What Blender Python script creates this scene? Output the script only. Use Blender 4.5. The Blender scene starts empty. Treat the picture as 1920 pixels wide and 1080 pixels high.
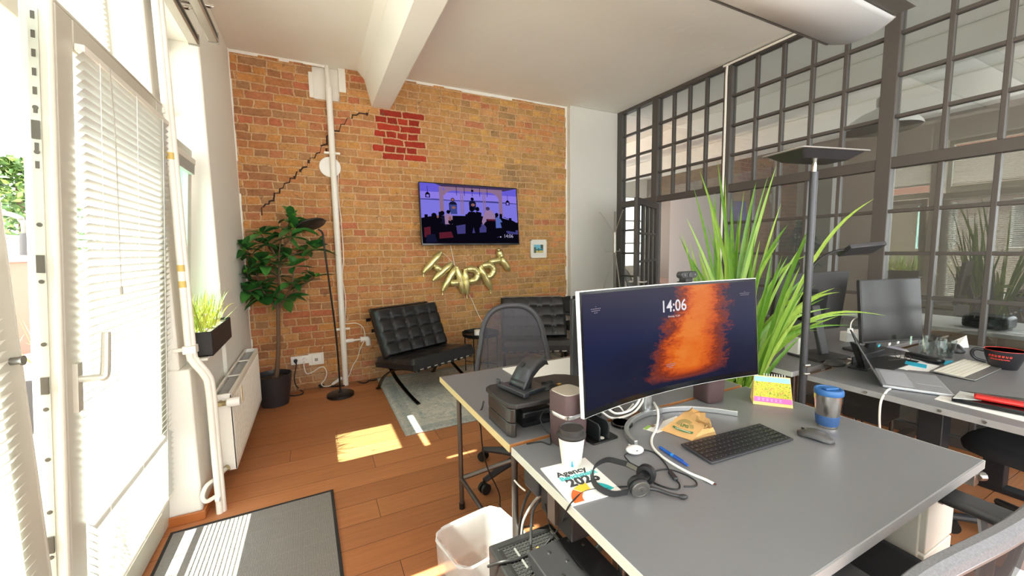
import bpy, bmesh, math, random
from mathutils import Vector, Matrix, Euler
random.seed(7)
SKY, SUN, EXPO = 2.2, 8.0, 2.15
ESC = 2.0**-EXPO      # screens keep their own brightness at the chosen exposure
PI = math.pi
COL = bpy.context.scene.collection
R = math.radians

# ------------------------------------------------------------------ camera
CAM = Vector((0, 0, 1.38)); FPX = 745.0
_y, _p, _r = R(26.35), R(5.5), R(.95)
_F = Vector((math.sin(_y)*math.cos(_p), math.cos(_y)*math.cos(_p), -math.sin(_p)))
_rt = Vector((math.cos(_y), -math.sin(_y), 0)); _dn = _F.cross(_rt)
CR = math.cos(_r)*_rt + math.sin(_r)*_dn
CD = -math.sin(_r)*_rt + math.cos(_r)*_dn
def ray(px, py): return ((px-960)/FPX)*CR + ((py-540)/FPX)*CD + _F
def on_z(px, py, z): d = ray(px, py); return CAM + d*((z-CAM.z)/d.z)
def on_x(px, py, x): d = ray(px, py); return CAM + d*((x-CAM.x)/d.x)
def on_y(px, py, y): d = ray(px, py); return CAM + d*((y-CAM.y)/d.y)
def on_depth(px, py, dep): return CAM + ray(px, py)*dep
ZD = .72            # desk height
def D(px, py, z=0): return on_z(px, py, ZD+z)
YB = 4.444          # brick wall
def W(px, py, dy=0): return on_y(px, py, YB-dy)

# ------------------------------------------------------------------ materials
def lin(c):
    o = []
    for v in c[:3]:
        v = v/255.0
        o.append(v/12.92 if v <= .04045 else ((v+.055)/1.055)**2.4)
    return (o[0], o[1], o[2], 1)
class NT:
    def __init__(s, name):
        s.m = bpy.data.materials.new(name); s.m.use_nodes = True
        s.t = s.m.node_tree; s.t.nodes.clear()
        s.out = s.t.nodes.new('ShaderNodeOutputMaterial')
    def n(s, typ, **kw):
        x = s.t.nodes.new(typ)
        for k, v in kw.items(): setattr(x, k, v)
        return x
    def put(s, sock, v):
        if hasattr(v, 'is_output') or isinstance(v, bpy.types.NodeSocket): s.t.links.new(v, sock)
        elif v is not None: sock.default_value = v
    def math(s, op, a, b=None, c=None, clamp=False):
        x = s.n('ShaderNodeMath', operation=op); x.use_clamp = clamp
        s.put(x.inputs[0], a)
        if b is not None: s.put(x.inputs[1], b)
        if c is not None: s.put(x.inputs[2], c)
        return x.outputs[0]
    def mix(s, f, a, b, blend='MIX'):
        x = s.n('ShaderNodeMix', data_type='RGBA', blend_type=blend)
        s.put(x.inputs[0], f); s.put(x.inputs[6], a); s.put(x.inputs[7], b)
        return x.outputs[2]
    def ramp(s, f, stops, interp='LINEAR'):
        x = s.n('ShaderNodeValToRGB'); x.color_ramp.interpolation = interp
        e = x.color_ramp.elements
        while len(e) < len(stops): e.new(.5)
        for el, (p, c) in zip(e, stops): el.position = p; el.color = c if len(c) == 4 and max(c) <= 1 else lin(c)
        s.put(x.inputs[0], f); return x.outputs[0]
    def noise(s, scale=5, detail=3, rough=.5, vec=None, dist=0):
        x = s.n('ShaderNodeTexNoise'); x.inputs['Scale'].default_value = scale
        x.inputs['Detail'].default_value = detail; x.inputs['Roughness'].default_value = rough
        x.inputs['Distortion'].default_value = dist
        if vec is not None: s.put(x.inputs['Vector'], vec)
        return x
    def pos(s): return s.n('ShaderNodeNewGeometry').outputs['Position']
    def obj(s): return s.n('ShaderNodeTexCoord').outputs['Object']
    def sep(s, v):
        x = s.n('ShaderNodeSeparateXYZ'); s.put(x.inputs[0], v); return x.outputs
    def comb(s, a, b, c=0.0):
        x = s.n('ShaderNodeCombineXYZ')
        for i, v in enumerate((a, b, c)): s.put(x.inputs[i], v)
        return x.outputs[0]
    def vmul(s, v, k):
        x = s.n('ShaderNodeVectorMath', operation='MULTIPLY'); s.put(x.inputs[0], v); x.inputs[1].default_value = k
        return x.outputs[0]
    def white(s, v):
        x = s.n('ShaderNodeTexWhiteNoise', noise_dimensions='2D'); s.put(x.inputs['Vector'], v); return x.outputs
    def bump(s, h, strength=.3, dist=.01):
        x = s.n('ShaderNodeBump'); x.inputs['Strength'].default_value = strength
        x.inputs['Distance'].default_value = dist; s.put(x.inputs['Height'], h); return x.outputs[0]
    def bsdf(s, col, rough=.5, metal=0, normal=None, spec=None, **kw):
        x = s.n('ShaderNodeBsdfPrincipled')
        s.put(x.inputs['Base Color'], col); s.put(x.inputs['Roughness'], rough); x.inputs['Metallic'].default_value = metal
        if spec is not None: x.inputs['Specular IOR Level'].default_value = spec
        if normal is not None: s.put(x.inputs['Normal'], normal)
        for k, v in kw.items(): s.put(x.inputs[k], v)
        return x.outputs[0]
    def end(s, sh): s.t.links.new(sh, s.out.inputs['Surface']); return s.m
_mc = {}
def M(name, col=(128, 128, 128), rough=.5, metal=0, var=.06, scale=30, bump=0, spec=None, **kw):
    """plain procedural material: colour with a faint noise, optional bump"""
    if name in _mc: return _mc[name]
    t = NT(name); c = lin(col)
    nz = t.noise(scale, 3, .6, t.obj())
    lo = tuple(max(0, v*(1-var)) for v in c[:3])+(1,); hi = tuple(min(1, v*(1+var)) for v in c[:3])+(1,)
    colr = t.mix(nz.outputs['Fac'], lo, hi)
    nrm = t.bump(nz.outputs['Fac'], bump, .004) if bump else None
    _mc[name] = t.end(t.bsdf(colr, rough, metal, nrm, spec, **kw)); return _mc[name]
def EM(name, col, strength=1.0):
    if name in _mc: return _mc[name]
    t = NT(name); e = t.n('ShaderNodeEmission'); e.inputs[0].default_value = lin(col); e.inputs[1].default_value = strength*ESC
    _mc[name] = t.end(e.outputs[0]); return _mc[name]
def glass(name, ior=1.5, tint=(250, 255, 252), rough=0.0):
    if name in _mc: return _mc[name]
    t = NT(name); f = t.n('ShaderNodeFresnel'); bf = t.n('ShaderNodeNewGeometry').outputs['Backfacing']
    t.put(f.inputs[0], t.math('POWER', ior, t.math('SUBTRACT', 1, t.math('MULTIPLY', bf, 2))))
    tr = t.n('ShaderNodeBsdfTransparent'); tr.inputs[0].default_value = lin(tint)
    g = t.n('ShaderNodeBsdfGlossy'); g.inputs['Roughness'].default_value = rough
    mx = t.n('ShaderNodeMixShader'); t.put(mx.inputs[0], f.outputs[0]); t.t.links.new(tr.outputs[0], mx.inputs[1]); t.t.links.new(g.outputs[0], mx.inputs[2])
    _mc[name] = t.end(mx.outputs[0]); return _mc[name]
def see(name, col, alpha, rough=.7, weave=0, translucent=0):
    """see-through sheet: woven mesh or thin plastic"""
    if name in _mc: return _mc[name]
    t = NT(name); b = t.bsdf(lin(col), rough)
    if translucent:
        tl = t.n('ShaderNodeBsdfTranslucent'); tl.inputs[0].default_value = lin(col)
        m0 = t.n('ShaderNodeMixShader'); m0.inputs[0].default_value = translucent
        t.t.links.new(b, m0.inputs[1]); t.t.links.new(tl.outputs[0], m0.inputs[2]); b = m0.outputs[0]
    tr = t.n('ShaderNodeBsdfTransparent'); mx = t.n('ShaderNodeMixShader')
    fac = alpha
    if weave:
        o = t.sep(t.obj())
        a = t.math('SINE', t.math('MULTIPLY', t.math('ADD', o[0], o[2]), weave)); c = t.math('SINE', t.math('MULTIPLY', t.math('SUBTRACT', o[0], o[2]), weave))
        fac = t.math('ADD', t.math('MULTIPLY', t.math('MULTIPLY', a, c), .35), alpha, clamp=True)
    t.put(mx.inputs[0], fac); t.t.links.new(tr.outputs[0], mx.inputs[1]); t.t.links.new(b, mx.inputs[2])
    _mc[name] = t.end(mx.outputs[0]); return _mc[name]

# ------------------------------------------------------------------ mesh builder
def frame(p, q):
    """matrix at p whose Z points to q"""
    z = (q-p).normalized(); a = Vector((0, 0, 1)) if abs(z.z) < .95 else Vector((1, 0, 0))
    x = a.cross(z).normalized(); y = z.cross(x)
    m = Matrix((x, y, z)).transposed().to_4x4(); m.translation = p; return m
def catmull(pts, k=6, closed=False):
    pts = [Vector(p) for p in pts]; n = len(pts)
    if n < 3: return pts
    out = []
    rng = range(n if closed else n-1)
    for i in rng:
        p0 = pts[(i-1) % n] if closed or i > 0 else pts[0]*2-pts[1]
        p1 = pts[i]; p2 = pts[(i+1) % n]
        p3 = pts[(i+2) % n] if closed or i+2 < n else pts[-1]*2-pts[-2]
        for j in range(k):
            t = j/k
            out.append(.5*((2*p1)+(p2-p0)*t+(2*p0-5*p1+4*p2-p3)*t*t+(3*p1-p0-3*p2+p3)*t*t*t))
    if not closed: out.append(pts[-1])
    return out
class MB:
    def __init__(s, M=None): s.bm = bmesh.new(); s.M = M; s.mi = 0
    def _v(s, co): 
        co = Vector(co)
        return s.bm.verts.new(s.M @ co if s.M else co)
    def face(s, vs, mi=None):
        try: f = s.bm.faces.new(vs)
        except ValueError: return None
        f.material_index = s.mi if mi is None else mi; return f
    def box(s, c, size, rot=None, taper=1.0):
        c = Vector(c); h = Vector(size)/2; q = rot if rot is not None else Matrix.Identity(3)
        if isinstance(q, (int, float)): q = Matrix.Rotation(q, 3, 'Z')
        vs = []
        for z in (-1, 1):
            k = taper if z > 0 else 1
            for x, y in ((-1, -1), (1, -1), (1, 1), (-1, 1)):
                vs.append(s._v(c + q @ Vector((x*h.x*k, y*h.y*k, z*h.z))))
        for f in ((3, 2, 1, 0), (4, 5, 6, 7), (0, 1, 5, 4), (1, 2, 6, 5), (2, 3, 7, 6), (3, 0, 4, 7)): s.face([vs[i] for i in f])
        return s
    def b(s, x0, x1, y0, y1, z0, z1): return s.box(((x0+x1)/2, (y0+y1)/2, (z0+z1)/2), (abs(x1-x0), abs(y1-y0), abs(z1-z0)))
    def bar(s, p, q, w, h, up=None):
        p = Vector(p); q = Vector(q); z = (q-p).normalized(); u = Vector(up) if up else (Vector((0, 0, 1)) if abs(z.z) < .95 else Vector((0, 1, 0)))
        x = u.cross(z).normalized(); y = z.cross(x)
        return s.box((p+q)/2, (w, h, (q-p).length), Matrix((x, y, z)).transposed())
    def ring(s, m, r, n, sq=None):
        o = []
        for i in range(n):
            a = 2*PI*i/n; o.append(s._v(m @ Vector((r*math.cos(a), r*math.sin(a), 0))))
        return o
    def cyl(s, p, q, r0, r1=None, n=16, caps=True):
        p = Vector(p); q = Vector(q); r1 = r0 if r1 is None else r1; m = frame(p, q); m2 = m.copy(); m2.translation = q
        a = s.ring(m, r0, n); c = s.ring(m2, r1, n)
        for i in range(n): s.face((a[i], a[(i+1) % n], c[(i+1) % n], c[i]))
        if caps: s.face(a[::-1]); s.face(c)
        return s
    def tube(s, pts, r, n=8, k=0, closed=False, ends=True):
        pts = [Vector(p) for p in pts]
        rs = r if isinstance(r, (list, tuple)) else None
        if k:
            m = len(pts); pts = catmull(pts, k, closed)
            if rs: rs = [rs[min(int(i/k), m-1)]*(1-(i/k) % 1)+rs[min(int(i/k)+1, m-1)]*((i/k) % 1) for i in range(len(pts))]
        N = len(pts); rings = []
        up = None
        for i, p in enumerate(pts):
            a = pts[(i-1) % N] if closed or i else p; c = pts[(i+1) % N] if closed or i < N-1 else p
            z = (c-a)
            z = z.normalized() if z.length > 1e-9 else Vector((0, 0, 1))
            if up is None: up = Vector((0, 0, 1)) if abs(z.z) < .9 else Vector((1, 0, 0))
            x = up.cross(z)
            if x.length < 1e-6: x = Vector((1, 0, 0)).cross(z)
            x.normalize(); y = z.cross(x); up = y
            rr = rs[i] if rs else r
            rings.append([s._v(p + x*rr*math.cos(2*PI*j/n) + y*rr*math.sin(2*PI*j/n)) for j in range(n)])
        for i in range(N if closed else N-1):
            a, c = rings[i], rings[(i+1) % N]
            for j in range(n): s.face((a[j], a[(j+1) % n], c[(j+1) % n], c[j]))
        if ends and not closed: s.face(rings[0][::-1]); s.face(rings[-1])
        return s
    def strip(s, pts, w, th, side=None, k=0):
        """flat bar along a path; side = width direction"""
        pts = [Vector(p) for p in pts]
        if k: pts = catmull(pts, k)
        N = len(pts); rows = []
        for i, p in enumerate(pts):
            z = (pts[min(i+1, N-1)]-pts[max(i-1, 0)]).normalized(); sd = Vector(side).normalized() if side else Vector((0, 0, 1)).cross(z).normalized()
            nn = z.cross(sd).normalized()
            rows.append([s._v(p+sd*a*w/2+nn*b_*th/2) for a, b_ in ((-1, -1), (1, -1), (1, 1), (-1, 1))])
        for i in range(N-1):
            for j in range(4): s.face((rows[i][j], rows[i][(j+1) % 4], rows[i+1][(j+1) % 4], rows[i+1][j]))
        s.face(rows[0][::-1]); s.face(rows[-1]); return s
    def lathe(s, prof, c=(0, 0, 0), n=24, m=None, sq=None):
        """prof [(r,z)]; sq = superellipse exponent for rounded-square sections; m = extra matrix"""
        c = Vector(c); rings = []
        for r, z in prof:
            o = []
            if r < 1e-6: rings.append([s._v((m @ Vector((0, 0, z)) if m else Vector((0, 0, z)))+c)]*n); continue
            for i in range(n):
                a = 2*PI*i/n; x, y = math.cos(a), math.sin(a)
                if sq:
                    k = (abs(x)**sq+abs(y)**sq)**(-1/sq); x *= k; y *= k
                v = Vector((r*x, r*y, z)); v = m @ v if m else v
                o.append(s._v(v+c))
            rings.append(o)
        for a, b_ in zip(rings, rings[1:]):
            for i in range(n):
                j = (i+1) % n; vs = []
                for v in (a[i], a[j], b_[j], b_[i]):
                    if v not in vs: vs.append(v)
                if len(vs) > 2: s.face(vs)
        if rings[0][0] is not rings[0][1]: s.face(rings[0][::-1])
        if rings[-1][0] is not rings[-1][1]: s.face(rings[-1])
        return s
    def sph(s, c, r, n=12, sc=(1, 1, 1), m=None):
        k = max(4, n//2)
        q = Matrix.Diagonal((sc[0], sc[1], sc[2])); q = (m @ q) if m else q
        return s.lathe([(r*math.sin(PI*i/k), -r*math.cos(PI*i/k)) for i in range(k+1)], c, n, q)
    def prism(s, poly, z0, z1, m=None):
        """extrude a 2-D polygon"""
        f = lambda x, y, z: (m @ Vector((x, y, z))) if m else Vector((x, y, z))
        a = [s._v(f(x, y, z0)) for x, y in poly]; c = [s._v(f(x, y, z1)) for x, y in poly]
        n = len(poly)
        s.face(a[::-1]); s.face(c)
        for i in range(n): s.face((a[i], a[(i+1) % n], c[(i+1) % n], c[i]))
        return s
    def slab(s, quad, th, up=None):
        """thin plate from world corner points, thickness along -normal"""
        q = [Vector(p) for p in quad]; nn = (q[1]-q[0]).cross(q[2]-q[0]).normalized()
        if up is not None and nn.dot(Vector(up)) < 0: nn = -nn
        a = [s._v(p) for p in q]; c = [s._v(p-nn*th) for p in q]; n = len(q)
        s.face(a); s.face(c[::-1])
        for i in range(n): s.face((a[i], c[i], c[(i+1) % n], a[(i+1) % n]))
        return s
    def grid(s, fn, nu, nv, closed_u=False):
        vs = [[s._v(fn(i/nu, j/nv)) for j in range(nv+1)] for i in range(nu+1)]
        for i in range(nu):
            for j in range(nv): s.face((vs[i][j], vs[i+1][j], vs[i+1][j+1], vs[i][j+1]))
        return s
    def quad(s, *p): s.face([s._v(x) for x in p]); return s
    def addmesh(s, me, m):
        vs = [s._v(m @ v.co) for v in me.vertices]
        for f in me.polygons: s.face([vs[i] for i in f.vertices])
        return s
    def text(s, body, size, m, th=.0006, bold=0, ax='CENTER'):
        cu = bpy.data.curves.new('t', 'FONT'); cu.body = body; cu.size = size; cu.extrude = th/2; cu.offset = bold; cu.align_x = ax; cu.align_y = 'CENTER'; cu.resolution_u = 3
        o = bpy.data.objects.new('t', cu); COL.objects.link(o)
        dg = bpy.context.evaluated_depsgraph_get(); me = bpy.data.meshes.new_from_object(o.evaluated_get(dg))
        s.addmesh(me, m); bpy.data.objects.remove(o); bpy.data.curves.remove(cu); bpy.data.meshes.remove(me)
        return s
    def build(s, name, mats, parent=None, local=False, bevel=0, seg=2, smooth=32, base=None, sub=0, solid=0, nrm=True):
        if nrm: bmesh.ops.recalc_face_normals(s.bm, faces=s.bm.faces)
        if parent is not None and not local: s.bm.transform(wm(parent).inverted())
        if base is not None: s.bm.transform(Matrix.Translation(-Vector(base)))
        me = bpy.data.meshes.new(name); s.bm.to_mesh(me); s.bm.free()
        for m in (mats if isinstance(mats, (list, tuple)) else [mats]): me.materials.append(m)
        if smooth:
            me.polygons.foreach_set('use_smooth', [True]*len(me.polygons)); me.set_sharp_from_angle(angle=R(smooth))
        o = bpy.data.objects.new(name, me); COL.objects.link(o)
        if base is not None: o.location = base
        if parent is not None: o.parent = parent
        if bevel:
            b = o.modifiers.new('bevel', 'BEVEL'); b.width = bevel; b.segments = seg; b.limit_method = 'ANGLE'; b.angle_limit = R(40)
        if solid: q = o.modifiers.new('solid', 'SOLIDIFY'); q.thickness = solid
        if sub: q = o.modifiers.new('sub', 'SUBSURF'); q.levels = sub; q.render_levels = sub
        return o
def wm(o):
    m = Matrix.LocRotScale(o.location, o.rotation_euler, o.scale)
    return wm(o.parent) @ m if o.parent else m
def tag(o, label, cat, group=None, kind=None):
    o['label'] = label; o['category'] = cat
    if group: o['group'] = group
    if kind: o['kind'] = kind
    return o
def thing(name, label, cat, loc=(0, 0, 0), rz=0, group=None, kind=None):
    o = bpy.data.objects.new(name, None); COL.objects.link(o); o.location = loc; o.rotation_euler = (0, 0, rz); o.empty_display_size = .05
    return tag(o, label, cat, group, kind)
def struct(o, label=None, cat=None):
    o['kind'] = 'structure'
    if label: o['label'] = label
    if cat: o['category'] = cat
    return o
def dup(o, loc=None, rz=None, label=None, parent=None):
    c = o.copy(); COL.objects.link(c)
    if parent is not None: c.parent = parent
    if loc is not None: c.location = loc
    if rz is not None: c.rotation_euler = (0, 0, rz)
    if label: c['label'] = label
    for ch in list(o.children): dup(ch, parent=c)
    return c
def rrect(w, h, r, k=5):
    o = []
    for cx, cy, a0 in ((w/2-r, h/2-r, 0), (-w/2+r, h/2-r, 90), (-w/2+r, -h/2+r, 180), (w/2-r, -h/2+r, 270)):
        for i in range(k+1): a = R(a0+90*i/k); o.append((cx+r*math.cos(a), cy+r*math.sin(a)))
    return o
def T(x, y, z, rz=0, rx=0, ry=0): return Matrix.Translation((x, y, z)) @ Euler((rx, ry, rz)).to_matrix().to_4x4()

# common materials
white_paint = M('white_paint', (236, 232, 222), .45, var=.03)
pvc = M('white_window_frame', (196, 193, 180), .35, var=.04)
black_plastic = M('black_plastic', (24, 24, 25), .42, var=.1)
dark_plastic = M('dark_grey_plastic', (52, 53, 56), .45, var=.08)
black_metal = M('black_metal', (26, 25, 25), .38, .3)
chrome = M('chrome', (205, 202, 196), .16, 1)
steel = M('brushed_steel', (150, 148, 145), .32, 1)
white_plastic = M('white_plastic', (240, 239, 234), .35, var=.02)
paper = M('white_paper', (240, 239, 236), .75, var=.02)
cable_black = M('black_cable', (22, 21, 21), .5)
cable_white = M('white_cable', (236, 233, 225), .45)
clear = glass('clear_glass', 1.45)
pane_glass = glass('window_pane_glass', 1.5)
# ================================================================== shell materials
def brick_material():
    t = NT('old_brick'); ps = t.sep(t.pos()); wv = t.noise(2.3, 2, .5, t.pos()); wsep = t.sep(wv.outputs['Color'])
    fine = t.noise(14, 3, .6, t.pos()); fsep = t.sep(fine.outputs['Color'])
    def warp(a, b_, k, c, k2): return t.math('ADD', t.math('ADD', a, t.math('MULTIPLY', t.math('SUBTRACT', b_, .5), k)), t.math('MULTIPLY', t.math('SUBTRACT', c, .5), k2))
    x = warp(ps[0], wsep[0], .05, fsep[0], .034); z = warp(ps[2], wsep[1], .036, fsep[1], .022)
    h = .0735
    row = t.math('FLOOR', t.math('DIVIDE', z, h)); odd = t.math('FLOORED_MODULO', row, 2)
    w = t.math('ADD', .236, t.math('MULTIPLY', odd, -.118))
    rr = t.white(t.comb(row, 3.7))[0]
    u = t.math('ADD', t.math('DIVIDE', x, w), t.math('ADD', t.math('MULTIPLY', rr, .35), t.math('MULTIPLY', odd, .5)))
    cid = t.math('FLOOR', u)
    fu = t.math('SUBTRACT', u, cid); fv = t.math('FRACT', t.math('DIVIDE', z, h))
    du = t.math('MULTIPLY', t.math('MINIMUM', fu, t.math('SUBTRACT', 1, fu)), w)
    dv = t.math('MULTIPLY', t.math('MINIMUM', fv, t.math('SUBTRACT', 1, fv)), h)
    d = t.math('MINIMUM', du, dv)
    n2 = t.noise(35, 4, .65, t.pos())
    d2 = t.math('ADD', d, t.math('MULTIPLY', t.math('SUBTRACT', n2.outputs['Fac'], .5), .016))
    face = t.ramp(t.math('MULTIPLY', d2, 100), [(.35, (0, 0, 0, 1)), (.95, (1, 1, 1, 1))])
    wn = t.white(t.comb(cid, row)); r1 = wn[0]
    r2 = t.white(t.comb(t.math('ADD', cid, 41.3), t.math('ADD', row, 7.9)))[0]
    pal_r = t.ramp(r1, [(0, (190, 122, 74)), (.14, (206, 140, 84)), (.28, (168, 112, 76)), (.42, (216, 150, 80)), (.55, (192, 118, 82)), (.7, (212, 156, 96)), (.84, (172, 128, 90)), (.95, (200, 110, 76))], 'CONSTANT')
    pal_y = t.ramp(r1, [(0, (216, 164, 96)), (.16, (204, 160, 104)), (.3, (228, 176, 98)), (.44, (184, 148, 100)), (.58, (222, 152, 96)), (.72, (196, 154, 92)), (.86, (224, 168, 112)), (.95, (204, 126, 92))], 'CONSTANT')
    big = t.noise(.7, 2, .5, t.pos())
    sel = t.math('ADD', t.math('MULTIPLY', ps[0], .42), t.math('MULTIPLY', t.math('SUBTRACT', big.outputs['Fac'], .5), 1.2), clamp=True)
    base = t.mix(sel, pal_r, pal_y); base = t.mix(.22, base, lin((196, 156, 112)))
    # patch of newer red bricks under the beam
    bx = t.math('MULTIPLY', t.math('SUBTRACT', t.math('ADD', cid, .5), t.math('ADD', t.math('MULTIPLY', rr, .35), t.math('MULTIPLY', odd, .5))), w)
    inx = t.math('MULTIPLY', t.math('GREATER_THAN', bx, .62), t.math('LESS_THAN', bx, 1.08))
    inz = t.math('MULTIPLY', t.math('GREATER_THAN', z, .0735*32), t.math('LESS_THAN', z, .0735*39))
    red = t.math('MULTIPLY', inx, inz)
    base = t.mix(red, base, t.mix(r2, lin((152, 48, 34)), lin((190, 66, 46))))
    dark = t.ramp(t.noise(9, 5, .7, t.pos()).outputs['Fac'], [(.3, (150, 122, 100)), (.62, (255, 252, 245))])
    base = t.mix(.42, base, dark, 'MULTIPLY')
    soot = t.ramp(t.noise(1.6, 4, .6, t.pos()).outputs['Fac'], [(.56, (0, 0, 0, 1)), (.74, (1, 1, 1, 1))])
    base = t.mix(t.math('MULTIPLY', soot, .6), base, lin((110, 90, 74)))
    mort = t.mix(n2.outputs['Fac'], lin((190, 148, 104)), lin((232, 194, 150)))
    chip = t.ramp(t.noise(17, 3, .6, t.pos(), .8).outputs['Fac'], [(.64, (0, 0, 0, 1)), (.70, (1, 1, 1, 1))])
    grain = t.ramp(t.noise(60, 4, .7, t.pos()).outputs['Fac'], [(.3, (168, 146, 128)), (.6, (255, 255, 255))])
    # old plaster traces
    pl = t.ramp(t.noise(3.1, 5, .7, t.pos(), .6).outputs['Fac'], [(.655, (0, 0, 0, 1)), (.69, (1, 1, 1, 1))])
    col = t.mix(face, mort, base); col = t.mix(t.math('MULTIPLY', pl, .55), col, lin((214, 194, 160)))
    low = t.math('MULTIPLY', t.math('MULTIPLY', t.math('SUBTRACT', .42, ps[2], clamp=True), 3.2, clamp=True), t.ramp(t.noise(4, 4, .7, t.pos()).outputs['Fac'], [(.38, (0, 0, 0, 1)), (.6, (1, 1, 1, 1))]))
    col = t.mix(t.math('MULTIPLY', low, .75), col, t.mix(n2.outputs['Fac'], lin((150, 124, 98)), lin((206, 180, 148))))
    col = t.mix(t.math('MULTIPLY', chip, .5), col, lin((112, 84, 62))); col = t.mix(.4, col, grain, 'MULTIPLY')
    hgt = t.math('ADD', t.math('MULTIPLY', face, .8), t.math('MULTIPLY', n2.outputs['Fac'], .5))
    return t.end(t.bsdf(col, .85, 0, t.bump(hgt, .75, .012), spec=.25))
def floor_material():
    t = NT('wood_floorboards'); ps = t.sep(t.pos()); h = .172; L = 1.9
    row = t.math('FLOOR', t.math('DIVIDE', ps[1], h)); fv = t.math('FRACT', t.math('DIVIDE', ps[1], h))
    rr = t.white(t.comb(row, 1.3))[0]
    u = t.math('ADD', t.math('DIVIDE', ps[0], L), t.math('MULTIPLY', rr, 5)); cid = t.math('FLOOR', u); fu = t.math('SUBTRACT', u, cid)
    d = t.math('MINIMUM', t.math('MULTIPLY', t.math('MINIMUM', fv, t.math('SUBTRACT', 1, fv)), h), t.math('MULTIPLY', t.math('MINIMUM', fu, t.math('SUBTRACT', 1, fu)), L))
    gap = t.ramp(t.math('MULTIPLY', d, 100), [(.08, (0, 0, 0, 1)), (.2, (1, 1, 1, 1))])
    r1 = t.white(t.comb(cid, row))[0]
    base = t.ramp(r1, [(0, (176, 114, 72)), (.25, (190, 126, 82)), (.5, (166, 108, 70)), (.75, (200, 134, 88)), (1, (182, 118, 74))])
    gv = t.comb(t.math('ADD', t.math('MULTIPLY', ps[0], 1.6), t.math('MULTIPLY', r1, 30)), t.math('MULTIPLY', ps[1], 22), row)
    g = t.noise(2.2, 6, .65, gv, .8)
    gr = t.ramp(g.outputs['Fac'], [(.25, (190, 178, 168)), (.7, (255, 255, 255))])
    col = t.mix(.55, base, gr, 'MULTIPLY')
    worn = t.ramp(t.noise(1.3, 3, .6, t.pos()).outputs['Fac'], [(.5, (0, 0, 0, 1)), (.8, (1, 1, 1, 1))])
    col = t.mix(t.math('MULTIPLY', worn, .3), col, lin((186, 134, 90)))
    col = t.mix(gap, lin((74, 42, 26)), col)
    rough = t.math('ADD', .36, t.math('MULTIPLY', g.outputs['Fac'], .2))
    return t.end(t.bsdf(col, rough, 0, t.bump(t.math('ADD', gap, t.math('MULTIPLY', g.outputs['Fac'], .15)), .25, .004)))
def plaster(name, c, b=.25, sc=6):
    t = NT(name); n = t.noise(sc, 5, .6, t.pos()); n2 = t.noise(1.1, 2, .5, t.pos())
    cl = lin(c); lo = tuple(v*.9 for v in cl[:3])+(1,)
    col = t.mix(n2.outputs['Fac'], lo, cl)
    return t.end(t.bsdf(col, .8, 0, t.bump(n.outputs['Fac'], b, .02), spec=.2))
BRICK = brick_material(); FLOOR = floor_material()
PLAS = plaster('white_plaster', (241, 238, 229)); CEIL = plaster('white_ceiling_plaster', (252, 250, 243), .35, 3.5)
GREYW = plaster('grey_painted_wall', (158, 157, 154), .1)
iron = M('painted_iron_frame', (84, 79, 75), .5, .1, var=.04)
# ================================================================== shell
ZC = 3.20; XL = -.58; XP = 3.83; YN = -2.6; XE = 8.2; YE = 8.2
struct(MB().b(-.9, 3.88, YN, YE, -.12, 0).build('floor', FLOOR, smooth=0)); struct(MB().b(3.88, XE, YN, YE, -.12, 0).build('floor', M('dark_grey_carpet', (96, 92, 88), .95, var=.2, scale=40), smooth=0))
cb = MB().b(-.9, XE, YN, YE, ZC, ZC+.15)
struct(cb.build('ceiling', CEIL, smooth=0))
# ceiling beam with sloping left haunch, running from the brick wall over the room
bm_ = MB(Matrix(((1, 0, 0, 0), (0, 0, 1, 0), (0, 1, 0, 0), (0, 0, 0, 1))))
bm_.prism([(.50, ZC), (.56, ZC-.07), (.622, ZC-.33), (.805, ZC-.33), (.83, ZC-.03), (.86, ZC)], YN, YB)
struct(bm_.build('trim_1', CEIL, smooth=0))
# second room beams
for i, x in enumerate((5.0, 6.4)):
    struct(MB().b(x, x+.28, YN, YE, ZC-.3, ZC).build('trim_%d' % (i+2), CEIL, bevel=.03))
# brick wall with the plastered recess around the pipe
bw = MB()
for x0, x1, z0, z1 in ((-.62, .085, 0, ZC), (.085, .325, 0, 2.875), (.325, 3.04, 0, ZC)): bw.b(x0, x1, YB, YB+.25, z0, z1)
wall_back = struct(bw.build('wall_back', BRICK, smooth=0))
struct(MB().b(.07, .34, YB+.05, YB+.12, 2.86, ZC).b(.318, .385, YB-.004, YB+.06, 2.97, ZC).b(.05, .09, YB-.004, YB+.06, 2.88, 3.12).build('trim_4', PLAS, bevel=.006))
# patches of leftover plaster along the ceiling line and the side edge
random.seed(3)
pp = MB()
x = -.6
while x < 3.0:
    w_ = random.uniform(.08, .22); hh = random.uniform(.01, .035)
    if not (.04 < x < .42 or .5 < x+w_ and x < .9): pp.b(x, x+w_, YB-.006, YB, ZC-hh, ZC)
    x += w_
z = .0
while z < ZC:
    dz = random.uniform(.05, .13); pp.b(-.6, -.578+random.uniform(.0, .012), YB-.02, YB, z, z+dz); pp.b(3.02-random.uniform(0, .02), 3.05, YB-.008, YB, z, z+dz); z += dz
struct(pp.build('trim_5', PLAS, smooth=0))
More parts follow.
